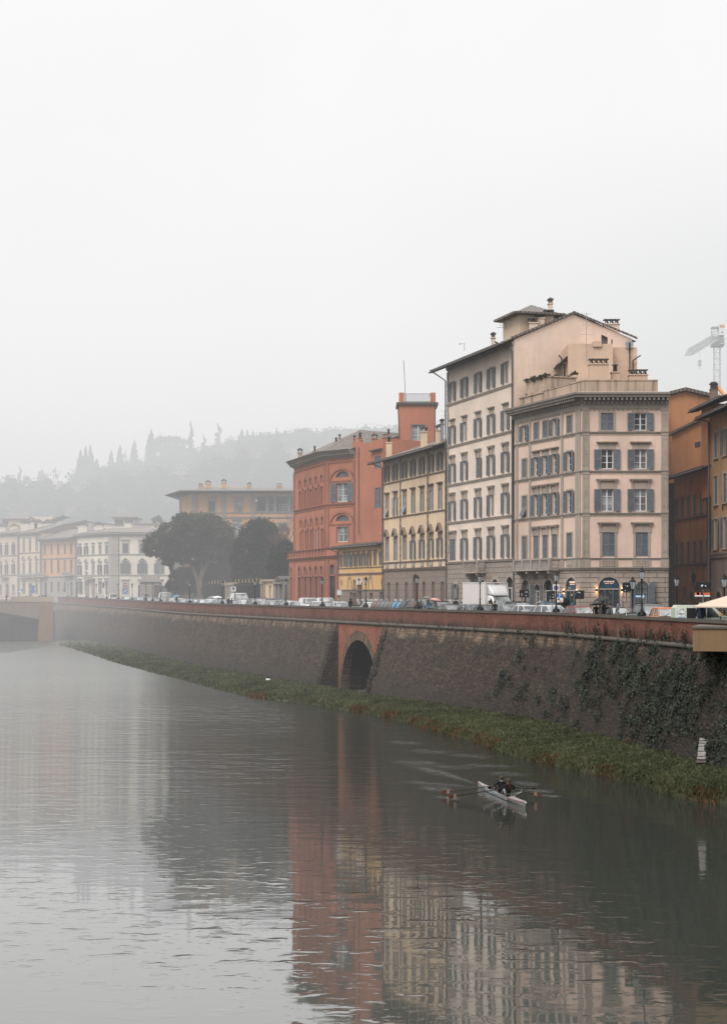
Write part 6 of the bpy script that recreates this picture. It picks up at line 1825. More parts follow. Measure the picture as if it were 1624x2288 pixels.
m_=MB();lattice(m_,(cx,cy,STREET),(cx,cy,cz(205)),.72,44,(0,1,0),.07,.04);m_.build('mast',M['crane'],cr)
jr,jt=(cx-.6,cy-1,cz(130)),at(*zE(207,250),368)
m_=MB();lattice(m_,jr,jt,.85,24,r=.07,r2=.04,tri=True);m_.tube([jr,(cx-1,cy-1,cz(60)),at(*zE(330,150),388)],.05,4);m_.build('jib',M['crane'],cr)
def f():
 m_=MB()
 for x in(-1.3,1.3):m_.tube([(cx+x,cy,cz(205)),(cx+x,cy,cz(60))],.12,4)
 m_.box(ID,cx-1.4,cx+1.4,cy-1.2,cy+1.2,cz(205),cz(130));m_.box(ID,cx-1.4,cx+.5,cy-1,cy+1,cz(64),cz(55))
 for z in(cz(100),cz(80)):m_.tube([(cx-1.3,cy-1,z),(cx+1.3,cy-1,z+1.3)],.08,4)
 m_.build('slewing_frame',m_plain('crane_dark',(.2,.21,.21),.5),cr)
 m_=MB();x0=at(zE(450,0)[0],0,398)[0];x1=at(zE(493,0)[0],0,398)[0]
 m_.box(ID,x0,x1,cy-1.5,cy+1,cz(122),cz(38));m_.mi=1;m_.box(ID,x0+.1,x1-.1,cy-1.54,cy-1.5,cz(66),cz(42));m_.mi=2;m_.box(ID,x0+.2,x1-.3,cy-1.56,cy-1.541,cz(62),cz(50))
 m_.mi=3;m_.box(ID,x0+.4,x1-.4,cy-1.54,cy-1.5,cz(104),cz(96))
 m_.build('sign_board',[M['signwhite'],m_plain('crane_sign_yellow',(.6,.45,.12),.5),m_plain('crane_sign_red',(.5,.1,.06),.5),M['signblue']],cr)
 m_=MB();m_.box(ID,x0+.1,x1+.1,cy-1.4,cy+.6,cz(190),cz(182))
 for x in(x0+.15,(x0+x1)/2,x1):m_.tube([(x,cy-1.4,cz(190)),(x,cy-1.4,cz(145))],.06,4)
 for z in(cz(145),cz(165)):m_.tube([(x0+.15,cy-1.4,z),(x1,cy-1.4,z)],.05,4)
 m_.build('cab',M['crane'],cr)
 m_=MB();h0=at(*zE(297,222),382);h1=at(*zE(297,308),382);h2=at(*zE(297,378),382)
 m_.tube([h0,h1],.03,4);m_.box(frame(h1),-.35,.35,-.3,.3,-1.2,0);m_.tube([h1,h2],.07,5);m_.build('hook_block',M['crane'],cr)
f()
bo=empty('boom_lift',at(1612,890,200),'thin orange boom arm rising beside the big roof chimney','boom')
m_=MB();m_.tube([at(*zE(432,512),200),at(*zE(500,585),196),at(*zE(560,700),192)],.22,6);m_.build('boom',m_plain('orange_boom',(.55,.2,.04),.5),bo)
# the far bridge
br_=empty('stone_bridge',(-74,369,0),'far flat arched bridge with a cream parapet, half hidden by fog','bridge')
Bv0=Vector((-69.6,372.5));bd=Vector((-.954,-.30))
FBr=Fac(tuple(Bv0+bd*90),tuple(Bv0))
M['bridge']=m_stucco('bridge_render',(0.24,0.185,0.145),.4,streak=.6)
M['bridge_pier']=m_stucco('bridge_orange_stone',(0.27,0.15,0.085),.4,streak=.6,dark=(.12,.1,.08))
Lb=FBr.L
bz=lambda x,y:FBr.uz(x,y)
def f(mb):
 def sof(a):t=(Lb-3.3-a)/26.0;return 4.9+3.3*math.sin(min(1,max(0,t))*math.pi/2)if t<1 else 8.2
 xs_=list(np.linspace(Lb-37,Lb-3.3,28))
 for a,c in zip(xs_,xs_[1:]):
  mb.quad(FBr.T,(a,0,sof(a)),(c,0,sof(c)),(c,0,8.85),(a,0,8.85))
  mb.face([FBr.T(a,0,sof(a)),FBr.T(a,-14,sof(a)),FBr.T(c,-14,sof(c)),FBr.T(c,0,sof(c))])
 mb.quad(FBr.T,(0,0,8.2),(xs_[0],0,8.2),(xs_[0],0,8.85),(0,0,8.85));mb.face([FBr.T(0,0,8.2),FBr.T(xs_[0],0,8.2),FBr.T(xs_[0],-14,7.9),FBr.T(0,-14,7.9)])
 mb.face([FBr.T(0,0,8.84),FBr.T(Lb,0,8.84),FBr.T(Lb,-14,8.84),FBr.T(0,-14,8.84)])
 mb.box(FBr.T,0,Lb-9.5,-.1,.12,8.7,8.95)
br_o=MB();f(br_o);br_o.build('deck',M['bridge'],br_)
m_=MB();m_.box(FBr.T,Lb-9.4,Lb+.1,-.35,.15,8.82,9.95);m_.build('parapet',m_stucco('cream_parapet',(.42,.33,.24),.3),br_)
m_=MB();m_.box(FBr.T,Lb-3.3,Lb-.1,-14,.25,-1,8.8);m_.build('abutment',M['bridge_pier'],br_)
m_=MB();m_.box(FBr.T,0,Lb+2,-18,-14.5,-1,6.5);m_.box(FBr.T,Lb-8.6,Lb-3.4,-13,-2,-1,5.2);m_.build('under_wall',M['quay'],br_)
m_=MB()
for z in(9.35,9.9):m_.tube([FBr.T(0,-.2,z),FBr.T(Lb-9.4,-.2,z)],.04,4)
for k in range(54):a=k*1.5;m_.tube([FBr.T(a,-.2,8.85),FBr.T(a,-.2,9.92)],.03,4)
m_.tube([FBr.T(Lb-9.3,-.25,10.05),FBr.T(Lb,-.25,10.05)],.03,4)
m_.build('railing',M['iron'],br_)
m,nt,out=new_mat('white_water')
geo=N(nt,'ShaderNodeNewGeometry');n_=noise(nt,mapped(nt,geo.outputs['Position'],(.5,1.6,1)),1.0,5,.7)
d_=N(nt,'ShaderNodeBsdfDiffuse');d_.inputs[0].default_value=(.40,.41,.41,1);t_=N(nt,'ShaderNodeBsdfTransparent');mx=N(nt,'ShaderNodeMixShader')
lk(nt,ramp(nt,n_,.50,.66,0,.6),mx.inputs[0]);lk(nt,t_.outputs[0],mx.inputs[1]);lk(nt,d_.outputs[0],mx.inputs[2]);lk(nt,mx.outputs[0],out.inputs['Surface'])
M['foam']=m
m_=MB()
for k in range(16):
 a,c=at(-40+11*k,0,352)[0],at(-40+11*k+11,0,352)[0]
 m_.face([(a,346-k*.2,.03),(c,346-k*.2,.03),(c,358,.12),(a,358,.12)])
 m_.face([(a,300,.02),(c,300,.02),(c,340,.02),(a,340,.02)])
tag(m_.build('weir_foam',M['foam']),'strip of white broken water at the weir below the far bridge','white water',kind='stuff')
# ochre bastion box at the near end of the wall
zF=lambda zx,zy:(1285+.2088*zx,1201+.2088*zy)
ob=empty('ochre_terrace',(22,92,7),'ochre concrete terrace box jutting from the river wall beneath the market canopy','terrace')
q0=at(1547,1402,92.0)
oz=lambda y:at(0,y,92)[2]
FO=Fac((q0[0],92.0),(q0[0]+9,89.5))
M['ochrebox']=m_stucco('stained_ochre_concrete',(0.25,0.165,0.095),.6,streak=.95,dark=(.05,.038,.028))
m_=MB();m_.box(FO.T,0,9,-6,0,oz(1455),oz(1405));m_.build('parapet',M['ochrebox'],ob)
m_=MB();m_.box(FO.T,-.08,9.1,-6,.08,oz(1404.5),oz(1399.5));m_.build('capping',M['coping'],ob)
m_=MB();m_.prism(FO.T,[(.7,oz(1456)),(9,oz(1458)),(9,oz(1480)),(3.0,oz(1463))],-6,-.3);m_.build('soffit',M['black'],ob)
# street lamps
def make_lamp(label,H=3.2,group='cast iron lamps along the river wall'):
 r=empty('street_lamp',(0,0,0),label,'street lamp',group)
 T=ID;m_=MB()
 m_.lathe(T,[(.20,0),(.22,.05),(.16,.12),(.17,.2),(.10,.34),(.12,.40),(.08,.46),(.06,.9),(.075,1.0),(.05,1.1),(.042,H-.95),(.07,H-.92),(.05,H-.86),(.09,H-.80),(.03,H-.76)],8)
 for k in range(3):
  t=k*2.094+.5
  m_.tube([(.30*math.cos(t),.30*math.sin(t),.03),(.24*math.cos(t),.24*math.sin(t),.16),(.12*math.cos(t),.12*math.sin(t),.30)],[.07,.085,.04],6)
 m_.build('post',M['iron'],r)
 m_=MB();zb,zt=H-.74,H-.28
 m_.lathe(T,[(.10,zb),(.20,zt)],4,False,math.pi/4)
 g=m_.build('lantern_glass',M['lampglass'],r)
 m_=MB()
 for k in range(4):
  t=math.pi/4+k*math.pi/2;m_.tube([(.10*math.cos(t),.10*math.sin(t),zb),(.205*math.cos(t),.205*math.sin(t),zt)],.014,4)
 m_.lathe(T,[(.05,zb-.06),(.12,zb-.02),(.12,zb)],4,False,math.pi/4)
 m_.lathe(T,[(.235,zt),(.235,zt+.03),(.10,zt+.17),(.10,zt+.22),(.05,zt+.25),(.02,zt+.34)],4,False,math.pi/4)
 m_.lathe(T,[(.05,zb),(.05,zb+.28),(.02,zb+.3)],6)
 m_.build('lantern_frame',M['iron'],r)
 return r
LAMPS=[(1433,'black iron street lamp in front of the arched shutters of the bakery palazzo'),(1242,'black iron street lamp on the river wall beside the blue parking sign'),(1072,'black iron street lamp on the river wall in front of the white box truck'),(932,'black iron street lamp before the brown ground floor of the yellow palazzo'),(817,'black iron street lamp on the river wall before the small ochre house'),(720,'black iron street lamp before the arched doors of the red palazzo'),(639,'black iron street lamp at the corner where the red palazzo meets the garden gates'),(570,'black iron street lamp before the dark garden gate with gilt spikes'),(497,'black iron street lamp before the holm oak beside the tall white van'),(424,'black iron street lamp beneath the umbrella pine crown'),(359,'black iron street lamp at the wall bend beside the largest white van'),(341,'black iron street lamp just past the wall bend, before the old stone gate pier'),(326.5,'black iron street lamp before the wooden fence beside the stone gate pier'),(296,'black iron street lamp before the ivory corner palazzo, first past the stop sign'),(264.7,'black iron street lamp before the stone quoins of the ivory corner palazzo'),(239,'black iron street lamp below the curved steel street light'),(216,'black iron street lamp before the balcony door of the ivory corner palazzo'),(193.5,'black iron street lamp before the ground floor windows of the ivory corner palazzo'),(172,'black iron street lamp where the salmon house meets the ivory corner palazzo'),(152.5,'black iron street lamp before the arched door of the salmon house')]
lamp0=None
LY={}
for i,(x,lab)in enumerate(LAMPS):
 o=make_lamp(lab)if lamp0 is None else copy_tree(lamp0)
 lamp0=lamp0 or o
 Y=quay_ray(x,-.18);p_=quay_pt(Y,-.18);LY[x]=Y
 o.location=(p_.x,p_.y,9.41+rise(Y));o.rotation_euler.z=quay_heading(Y)+.2;o['label']=lab
for x,yt,Y,lab,H in((1412.5,1288,122,'smaller black street lamp on the far pavement behind the lamp by the arched shutters',4.6),(1511,1283,143,'black street lamp at the mouth of the alley before the orange house',4.6),(1617,1282,125,'black street lamp above the market canopy before the buff house',4.6)):
 o=copy_tree(lamp0);zt=at(0,yt,Y)[2];q=at(x,0,Y);o['label']=lab;o['group']='lamps on the far pavement'
 o.location=(q[0],q[1],STREET);s_=(zt-STREET)/3.26;o.scale=(1.15,1.15,s_)
wl=empty('wall_lantern',at(1548,1291,160),'dark iron lantern on a scrolled bracket on the orange house','lantern')
q=Vector(wl.location);m_=MB()
T=lambda x,y,z:(q.x+x,q.y+y,q.z+z)
m_.lathe(T,[(.16,-.5),(.3,.25),(.33,.27),(.12,.6),(.03,.85)],4,False,.78);m_.build('lantern',M['iron'],wl)
m_=MB();m_.tube([T(0,0,-.5),T(.1,0,-1.0),T(1.8,0,-1.05)],.04,5);m_.tube([T(.3,0,-1.05),T(.8,0,-1.3),T(1.5,0,-1.05)],.03,5);m_.build('bracket',M['iron'],wl)
# signs
def sign_post(name,label,x,y0,y1,off,w_,h_,face,back=None,yaw=0.0,extra=None,cat='road sign',top=None):
 """a plate on a steel pole standing on the street; y0..y1 plate rows in the photo."""
 Y=quay_ray(x,-off);p_=quay_pt(Y,-off)
 r=empty(name,(p_.x,p_.y,STREET+rise(Y)),label,cat)
 z1,z0=at(0,y0,Y)[2],at(0,y1,Y)[2]
 T=frame((p_.x,p_.y,0),yaw)
 m_=MB();m_.tube([T(0,.03,STREET+rise(Y)),T(0,.03,top if top else z1+.08)],.035,6);m_.build('pole',M['steel'],r)
 m_=MB();m_.box(T,-w_/2,w_/2,-.03,0,z0,z1);pl=m_.build('plate',M[face],r)
 if extra:extra(T,z0,z1,pl,r)
 return r
def stickers(seed):
 rr=random.Random(seed)
 def go(T,z0,z1,pl,r):
  m_=MB()
  for k in range(rr.randint(3,5)):
   x=rr.uniform(-.2,.2);z=rr.uniform(z0+.08,z1-.1);s_=rr.uniform(.025,.055)
   m_.mi=rr.randint(0,1);m_.box(T,x-s_,x+s_,-.034-.002*k,-.0305,z-s_*.8,z+s_*.8)
  m_.build('sticker',[M['signwhite'],M['steel']],pl)
 return go
zG=lambda zx,zy:(949.8+.2235*zx,1201+.2235*zy)
for(zf,zx,a,b_,w_,off,yaw,lab)in((zG,972,522,600,.62,3.0,.35,'black square sign back with stickers before the first arch of the bakery palazzo'),(zG,1010,518,600,.5,3.2,-.6,'narrow black sign back turned edgewise beside the first sticker covered sign'),(zG,1268,532,618,.45,2.6,-.5,'black sign back with stickers hard against the lamp by the parking sign'),(zG,1545,530,615,.66,2.4,0,'black square sign back with white stickers on a pole beside the bakery side door'),(zF,545,485,582,.62,3.0,.1,'plain black square sign back beside the wide lit bakery door'),(zF,1365,480,552,.98,3.0,0,'wide black sign back with one white sticker over the green delivery van')):
 x,y0=zf(zx,a);_,y1=zf(zx,b_)
 sign_post('road_sign',lab,x,y0,y1,off,w_,0,'black',yaw=yaw,extra=stickers(int(zx)))
def p_sign(T,z0,z1,pl,r):
 text('P',.42,lambda x,y,z:T(x,-.035-z,(z0+z1)/2+y+.01),'lettering',M['signwhite'],pl)
 m_=MB();m_.box(T,-.25,.25,-.03,0,z0-.4,z0-.02);m_.mi=1;m_.box(T,-.2,-.02,-.034,-.031,z0-.2,z0-.08);m_.mi=2;m_.box(T,-.1,.12,-.036,-.031,z0-.36,z0-.24)
 m_.build('lower_plate',[M['signwhite'],M['black'],m_plain('sign_orange',(.6,.25,.06),.5)],r)
x,y0=zG(1345,562);_,y1=zG(0,600)
sign_post('parking_sign','blue square parking sign with a white letter and small white plate below',x,y0,y1,4.5,.52,0,'signblue',extra=p_sign)
def no_park(sc=1.0):
 def go(T,z0,z1,pl,r):
  m_=MB();zc=z1-.32*sc
  TT=lambda x,y,z:T(x,-.034-z,zc+y)
  m_.lathe(TT,[(.24*sc,0),(.24*sc,.004)],16);m_.mi=1;m_.lathe(TT,[(.19*sc,.005),(.19*sc,.008)],16)
  m_.mi=0;m_.box(lambda x,y,z:TT((x-z)*.707,(x+z)*.707,.009+y),-.19*sc,.19*sc,0,.003,-.03*sc,.03*sc)
  m_.mi=2
  for k in range(3):m_.box(T,-.16*sc+k*.03,.16*sc-k*.03,-.036,-.031,z0+.08+k*.15*sc,z0+.13+k*.15*sc)
  m_.build('sign_symbol',[M['signred'],M['signblue'],M['black']],pl)
 return go
M['signred']=m_plain('red_sign_face',(.28,.06,.06),.4)
x,y0=zG(1305,468);_,y1=zG(0,535)
sign_post('no_parking_sign','white plate with round no parking symbol just above the blue parking sign',x,y0,y1,5.2,.55,0,'signwhite',extra=no_park(.9))
zH=lambda zx,zy:(642.5+.2064*zx,1201+.2064*zy)
x,y0=zH(772,432);_,y1=zH(0,508)
sign_post('no_parking_sign','white plate with round no parking symbol in front of the ochre house doors',x,y0,y1,6.0,.5,0,'signwhite',extra=no_park(.72))
x,y0=zH(560,567);_,y1=zH(0,622)
sign_post('notice_board','white notice plate on a steel pole at the foot of the red palazzo corner',x,y0,y1,2.4,.5,0,'signwhite',extra=lambda T,z0,z1,pl,r:[m__.build('notice',[M['signwhite'],M['black']],r)for m__ in[MB()]if[m__.box(T,-.14,.14,-.04,-.005,z0-1.6,z0-1.05),setattr(m__,'mi',1),m__.box(T,-.18,-.1,-.034,-.031,z1-.14,z1-.06),m__.box(T,.06,.18,-.034,-.031,z1-.14,z1-.06)]])
zI=lambda zx,zy:(307.3+.2236*zx,1174+.2236*zy)
x,y0=zI(960,610);_,y1=zI(0,660)
sign_post('no_parking_sign','white plate with round no parking symbol between the garden gate pillars',x,y0,y1,9,.75,0,'signwhite',extra=no_park(1.0))
x,y0=zF(690,612);_,y1=zF(0,648)
sign_post('one_way_sign','blue one way arrow plate behind the lamp by the arched shutters',x,y0,y1,7,.9,0,'signblue',extra=lambda T,z0,z1,pl,r:[m__.build('arrow',M['signwhite'],pl)for m__ in[MB()]if[m__.prism(lambda a,b,c:T(a,b,c),[(-.35,(z0+z1)/2-.06),(.2,(z0+z1)/2-.06),(.2,(z0+z1)/2-.15),(.38,(z0+z1)/2),(.2,(z0+z1)/2+.15),(.2,(z0+z1)/2+.06),(-.35,(z0+z1)/2+.06)],-.031,-.036)]])
x,y0=zF(1355,590);_,y1=zF(0,632)
sign_post('stall_board','small white board with orange top edge and blue pictures under the black sign',x,y0,y1,4,1.0,0,'signwhite',extra=lambda T,z0,z1,pl,r:[m__.build('print',[m_plain('stall_orange',(.65,.14,.04),.5),M['signblue']],pl)for m__ in[MB()]if[m__.box(T,-.5,.5,-.034,-.031,z1-.16,z1),setattr(m__,'mi',1),m__.box(T,-.38,-.2,-.034,-.031,z0+.1,z0+.26),m__.box(T,-.1,.08,-.034,-.031,z0+.1,z0+.26)]],cat='notice board')
def stop(T,z0,z1,pl,r):
 m_=MB();zc=(z0+z1)/2;TT=lambda x,y,z:T(x,-.04-z,zc+y)
 m_.lathe(TT,[(.62,0),(.62,.01)],8,False,math.pi/8);m_.mi=1;m_.lathe(TT,[(.55,.012),(.55,.02)],8,False,math.pi/8);m_.build('sign_face',[M['signwhite'],M['signred']],pl)
 text('STOP',.36,lambda x,y,z:T(x,-.065-z,zc+y),'lettering',M['signwhite'],pl)
 m_=MB();TT2=lambda x,y,z:T(x,-.04-z,zc-1.35+y);m_.lathe(TT2,[(.6,0),(.6,.01)],14);m_.mi=1;m_.box(lambda a,b,c:TT2((a+c)*.7,(c-a)*.7,.02+b),-.08,.08,0,.01,-.4,.4);m_.build('arrow_plate',[M['signblue'],M['signwhite']],r)
x,y0=z0_(1254,830);_,y1=z0_(0,862)
sign_post('stop_sign','octagonal stop sign above a round blue arrow sign at the far square',x,y0,y1,6,.3,0,'signred',extra=stop)
def ped(T,z0,z1,pl,r):
 m_=MB();zc=(z0+z1)/2;m_.prism(T,[(-.35,zc-.3),(.35,zc-.3),(0,zc+.35)],-.031,-.038);m_.mi=1;m_.box(T,-.06,.06,-.042,-.039,zc-.25,zc+.1);m_.build('sign_symbol',[M['signwhite'],M['black']],pl)
for zx,a,c,off,lab,ex in((202,890,912,1.5,'blue square crossing sign with a white triangle at the bridge end',ped),(335,848,885,3,'blue round sign on a pole before the cream palazzo door',None)):
 x,y0=z0_(zx,a);_,y1=z0_(zx,c);Y=384;q=at(x,0,Y);r=empty('road_sign',(q[0],Y,STREET+.45),lab,'road sign')
 z1,zb=at(0,y0,Y)[2],at(0,y1,Y)[2];T=frame((q[0],Y,0));m_=MB();m_.tube([T(0,.05,STREET+.45),T(0,.05,z1)],.05,5);m_.build('pole',M['steel'],r)
 m_=MB()
 if ex:m_.box(T,-.55,.55,-.03,0,zb,z1)
 else:
  for dz in(0,-.95):m_.lathe(lambda x_,y_,z_,dz=dz:T(x_,-z_,z1-.5+dz+y_),[(.48,0),(.48,.03)],14)
 pl=m_.build('plate',M['signblue'],r)
 if ex:ex(T,zb,z1,pl,r)
sl=empty('steel_street_light',(*at(1052*.2236,0,372)[:2],STREET+.4),'tall curved steel street light arching over the far square','street light')
q=[at(*z0_(a,c),372)for a,c in((1052,975),(1052,800),(1040,760),(1010,728),(960,710),(915,705))]
q[0]=(q[0][0],q[0][1],STREET+.4);m_=MB();m_.tube(q,[.1,.09,.08,.07,.06,.06],6);m_.build('pole',M['steel'],sl)
m_=MB();h_=at(*z0_(898,706),372);m_.box(frame(h_),-.85,.55,-.2,.2,-.12,.12);m_.build('lamp_head',M['signwhite'],sl)
tl_=empty('traffic_light',(*at(1048*.2236,0,378)[:2],STREET+.4),'black traffic light beside the curved street light pole','traffic light')
T=frame(tuple(tl_.location));m_=MB();m_.tube([T(-.3,0,0),T(-.3,0,4.6)],.06,5);m_.build('pole',M['steel'],tl_);m_=MB();m_.box(T,-.5,-.1,-.2,.1,3.2,4.4);m_.build('signal_box',M['black'],tl_)
# vehicles
def paint(name,c,metal=.3):
 m,nt,out=new_mat(name);geo=N(nt,'ShaderNodeNewGeometry');n_=noise(nt,geo.outputs['Position'],6,3)
 p=principled(nt,out,mixc(nt,ramp(nt,n_,.3,.7),[x*.94 for x in c],[min(1,x*1.04)for x in c]),ramp(nt,n_,.3,.7,.25,.36),metal,.5)
 p.inputs['Coat Weight'].default_value=.4;return m
PAINT={'white':paint('white_car_paint',(.66,.67,.67),0),'silver':paint('silver_car_paint',(.34,.35,.36)),'grey':paint('grey_car_paint',(.14,.15,.155)),'dark':paint('black_car_paint',(.02,.021,.023)),'blue':paint('blue_car_paint',(.06,.13,.22)),'paleblue':paint('pale_blue_car_paint',(.22,.30,.36)),'red':paint('red_car_paint',(.30,.055,.045)),'orange':paint('orange_car_paint',(.55,.17,.03),0),'mint':paint('pale_green_van_paint',(.60,.67,.56),0),'brown':paint('brown_car_paint',(.11,.08,.065))}
M['carglass']=m_glass('car_glass',(.06,.065,.07),.08)
M['screen']=m_glass('sky_pale_misted_windscreen',(.22,.23,.235),.2)  # pale grey base paints in the sky's reflection as well as the misting
M['headlamp']=m_plain('headlamp_glass',(.6,.62,.64),.15,0,.7)
M['taillamp']=m_plain('tail_lamp',(.3,.02,.02),.3)
TYPES={'hatchback':(3.9,.84,.92,1.48,-1.85,1.05,-1.45,.25,.88),'estate':(4.4,.87,.93,1.50,-2.1,1.1,-1.75,.25,.90),'saloon':(4.4,.88,.92,1.45,-1.75,1.0,-.95,.15,.90),'suv':(4.4,.92,1.05,1.72,-2.05,1.05,-1.75,.3,1.02),'small_van':(4.3,.92,1.10,1.88,-2.1,1.25,-2.05,.55,1.05),'van':(5.2,1.0,1.25,2.45,-2.55,1.85,-2.5,1.05,1.15),'city_car':(2.9,.80,.95,1.54,-1.35,.85,-1.1,.25,.86)}
def rr_ring(x,hw,z0,z1,r,n=3):
 pts=[]
 for cy_,cz_,t0 in((hw-r,z0+r,-90),(hw-r,z1-r,0),(-hw+r,z1-r,90),(-hw+r,z0+r,180)):
  for k in range(n+1):
   t=R(t0+90*k/n);pts.append((x,cy_+r*math.cos(t),cz_+r*math.sin(t)))
 return pts
def make_car(kind,col,rack=False):
 L,hw,zb,zr_,gb0,gb1,gr0,gr1,zh=TYPES[kind]
 r=empty(kind if kind!='suv' else 'suv',(0,0,0),None,None)
 P_=PAINT[col];h=L/2
 m_=MB()
 m_.loft([rr_ring(-h,hw*.86,.42,zb-.12,.08),rr_ring(-h+.12,hw*.97,.28,zb-.01,.1),rr_ring(gb0+.25,hw,.22,zb+.02,.11),rr_ring(0,hw,.2,zb+.02,.11),rr_ring(gb1-.1,hw,.22,zb+.01,.11),rr_ring(h-.55,hw*.98,.25,zh-.04,.14),rr_ring(h-.12,hw*.9,.28,zh-.16,.14),rr_ring(h,hw*.78,.4,zh-.3,.1)])
 b_=m_.build('body',P_,r)
 m_=MB();wr=hw*.74;wb=hw*.93
 m_.loft([rr_ring(gr0-.06,wr*.9,zr_-.09,zr_-.05,.015),rr_ring(gr0+.1,wr,zr_-.1,zr_-.01,.03),rr_ring((gr0+gr1)/2,wr+.02,zr_-.1,zr_+.02,.04),rr_ring(gr1-.1,wr,zr_-.1,zr_-.01,.03),rr_ring(gr1+.06,wr*.92,zr_-.1,zr_-.055,.015)])
 zt=zr_-.085
 pl=[((gb1-.02,wb),(gr1,wr)),((gb0+.02,wb),(gr0,wr))]
 for(xb,yb),(xt,yt)in pl:
  for s_ in(-1,1):m_.tube([(xb,s_*yb,zb-.02),(xt,s_*yt,zt)],.03 if xb>0 else.055,5)
 xm=(gb0+gb1)*.5-.05;xmt=(gr0+gr1)*.5
 for s_ in(-1,1):m_.tube([(xm,s_*(wb+.005),zb-.02),(xmt,s_*(wr+.02),zt)],.05,5)
 m_.build('roof',P_,r)
 q=lambda x,y,z:(x,y,z)
 m_=MB();m_.face([(gb1,-wb*.95,zb),(gb1,wb*.95,zb),(gr1+.03,wr*.95,zt),(gr1+.03,-wr*.95,zt)]);ws=m_.build('windscreen',M['screen'],r)
 m_=MB();m_.face([(gb0,wb*.95,zb+.02),(gb0,-wb*.95,zb+.02),(gr0-.03,-wr*.95,zt),(gr0-.03,wr*.95,zt)]);m_.build('rear_window',M['carglass'],r)
 for s_ in(-1,1):
  m_=MB();van=kind in('van','small_van');x0=gb0 if not van else(gb0+gb1)*.5+.1;xt0=gr0 if not van else(gr0+gr1)*.5+.2
  m_.face([(x0+.06,s_*wb,zb),(gb1-.08,s_*wb,zb),(gr1-.02,s_*(wr+.01),zt),(xt0+.05,s_*(wr+.01),zt)]);m_.build('side_window',M['carglass'],r)
  if van:
   m_=MB();m_.face([(gb0,s_*(wb+.003),zb-.05),(x0+.06,s_*(wb+.003),zb-.05),(xt0+.05,s_*(wr+.02),zt+.02),(gr0,s_*(wr+.02),zt+.02)]);m_.build('side_panel',P_,r)
  m_=MB();m_.loft([rr_ring(gb1-.22,.09,zb,zb+.14,.04),rr_ring(gb1-.10,.07,zb+.02,zb+.12,.03)])
  m_.v=[(x,y+s_*(hw+.10),z)for x,y,z in m_.v];m_.build('mirror',P_,r)
  m_=MB();m_.box(ID,h-.30,h-.10,s_*hw*.62-.16,s_*hw*.62+.16,zh-.32,zh-.17);m_.build('headlight',M['headlamp'],r)
  m_=MB();m_.box(ID,-h-.02,-h+.1,s_*hw*.72-.1,s_*hw*.72+.1,zb-.35,zb-.13);m_.build('tail_light',M['taillamp'],r)
  for x in(-h*.62,h*.62):
   m_=MB();TT=lambda a,b,c,x=x,s_=s_:(x+a,s_*(hw-.1)+c*s_,.31+b);m_.lathe(TT,[(.22,-.1),(.31,-.09),(.31,.09),(.22,.1)],14);wh=m_.build('wheel',M['rubber'],r)
   m_=MB();m_.lathe(TT,[(.2,.09),(.2,.105),(.05,.112)],10);m_.build('rim',M['steel'],wh)
 m_=MB()
 for s_ in(-.35,.25):m_.tube([(gb1+.02,s_,zb+.02),(gb1-.35*(gb1-gr1),s_+.5*.9,zb+.4*(zt-zb)+.03)],.012,4)
 m_.build('wiper',M['black'],r)
 if rack:
  m_=MB()
  for s_ in(-1,1):m_.tube([(gr0+.1,s_*wr*.92,zr_-.02),(gr0+.2,s_*wr*.92,zr_+.08),(gr1-.2,s_*wr*.92,zr_+.08),(gr1-.05,s_*wr*.92,zr_-.02)],.03,5)
  m_.build('roof_rail',M['black'],r)
 return r
PROTO={}
def place_car(kind,col,x,off,label,rack=False,flip=False,group='cars parked along the river wall',rz=0.0):
 key=(kind,col,rack)
 if key not in PROTO:PROTO[key]=make_car(kind,col,rack);o=PROTO[key]
 else:o=copy_tree(PROTO[key])
 Y=quay_ray(x,-off);p_=quay_pt(Y,-off)
 o.location=(p_.x,p_.y,STREET+rise(Y));o.rotation_euler.z=quay_heading(Y)+(0 if flip else math.pi)+rz
 o['label']=label;o['category']='van' if 'van' in kind else 'car';o['group']=group
 return o
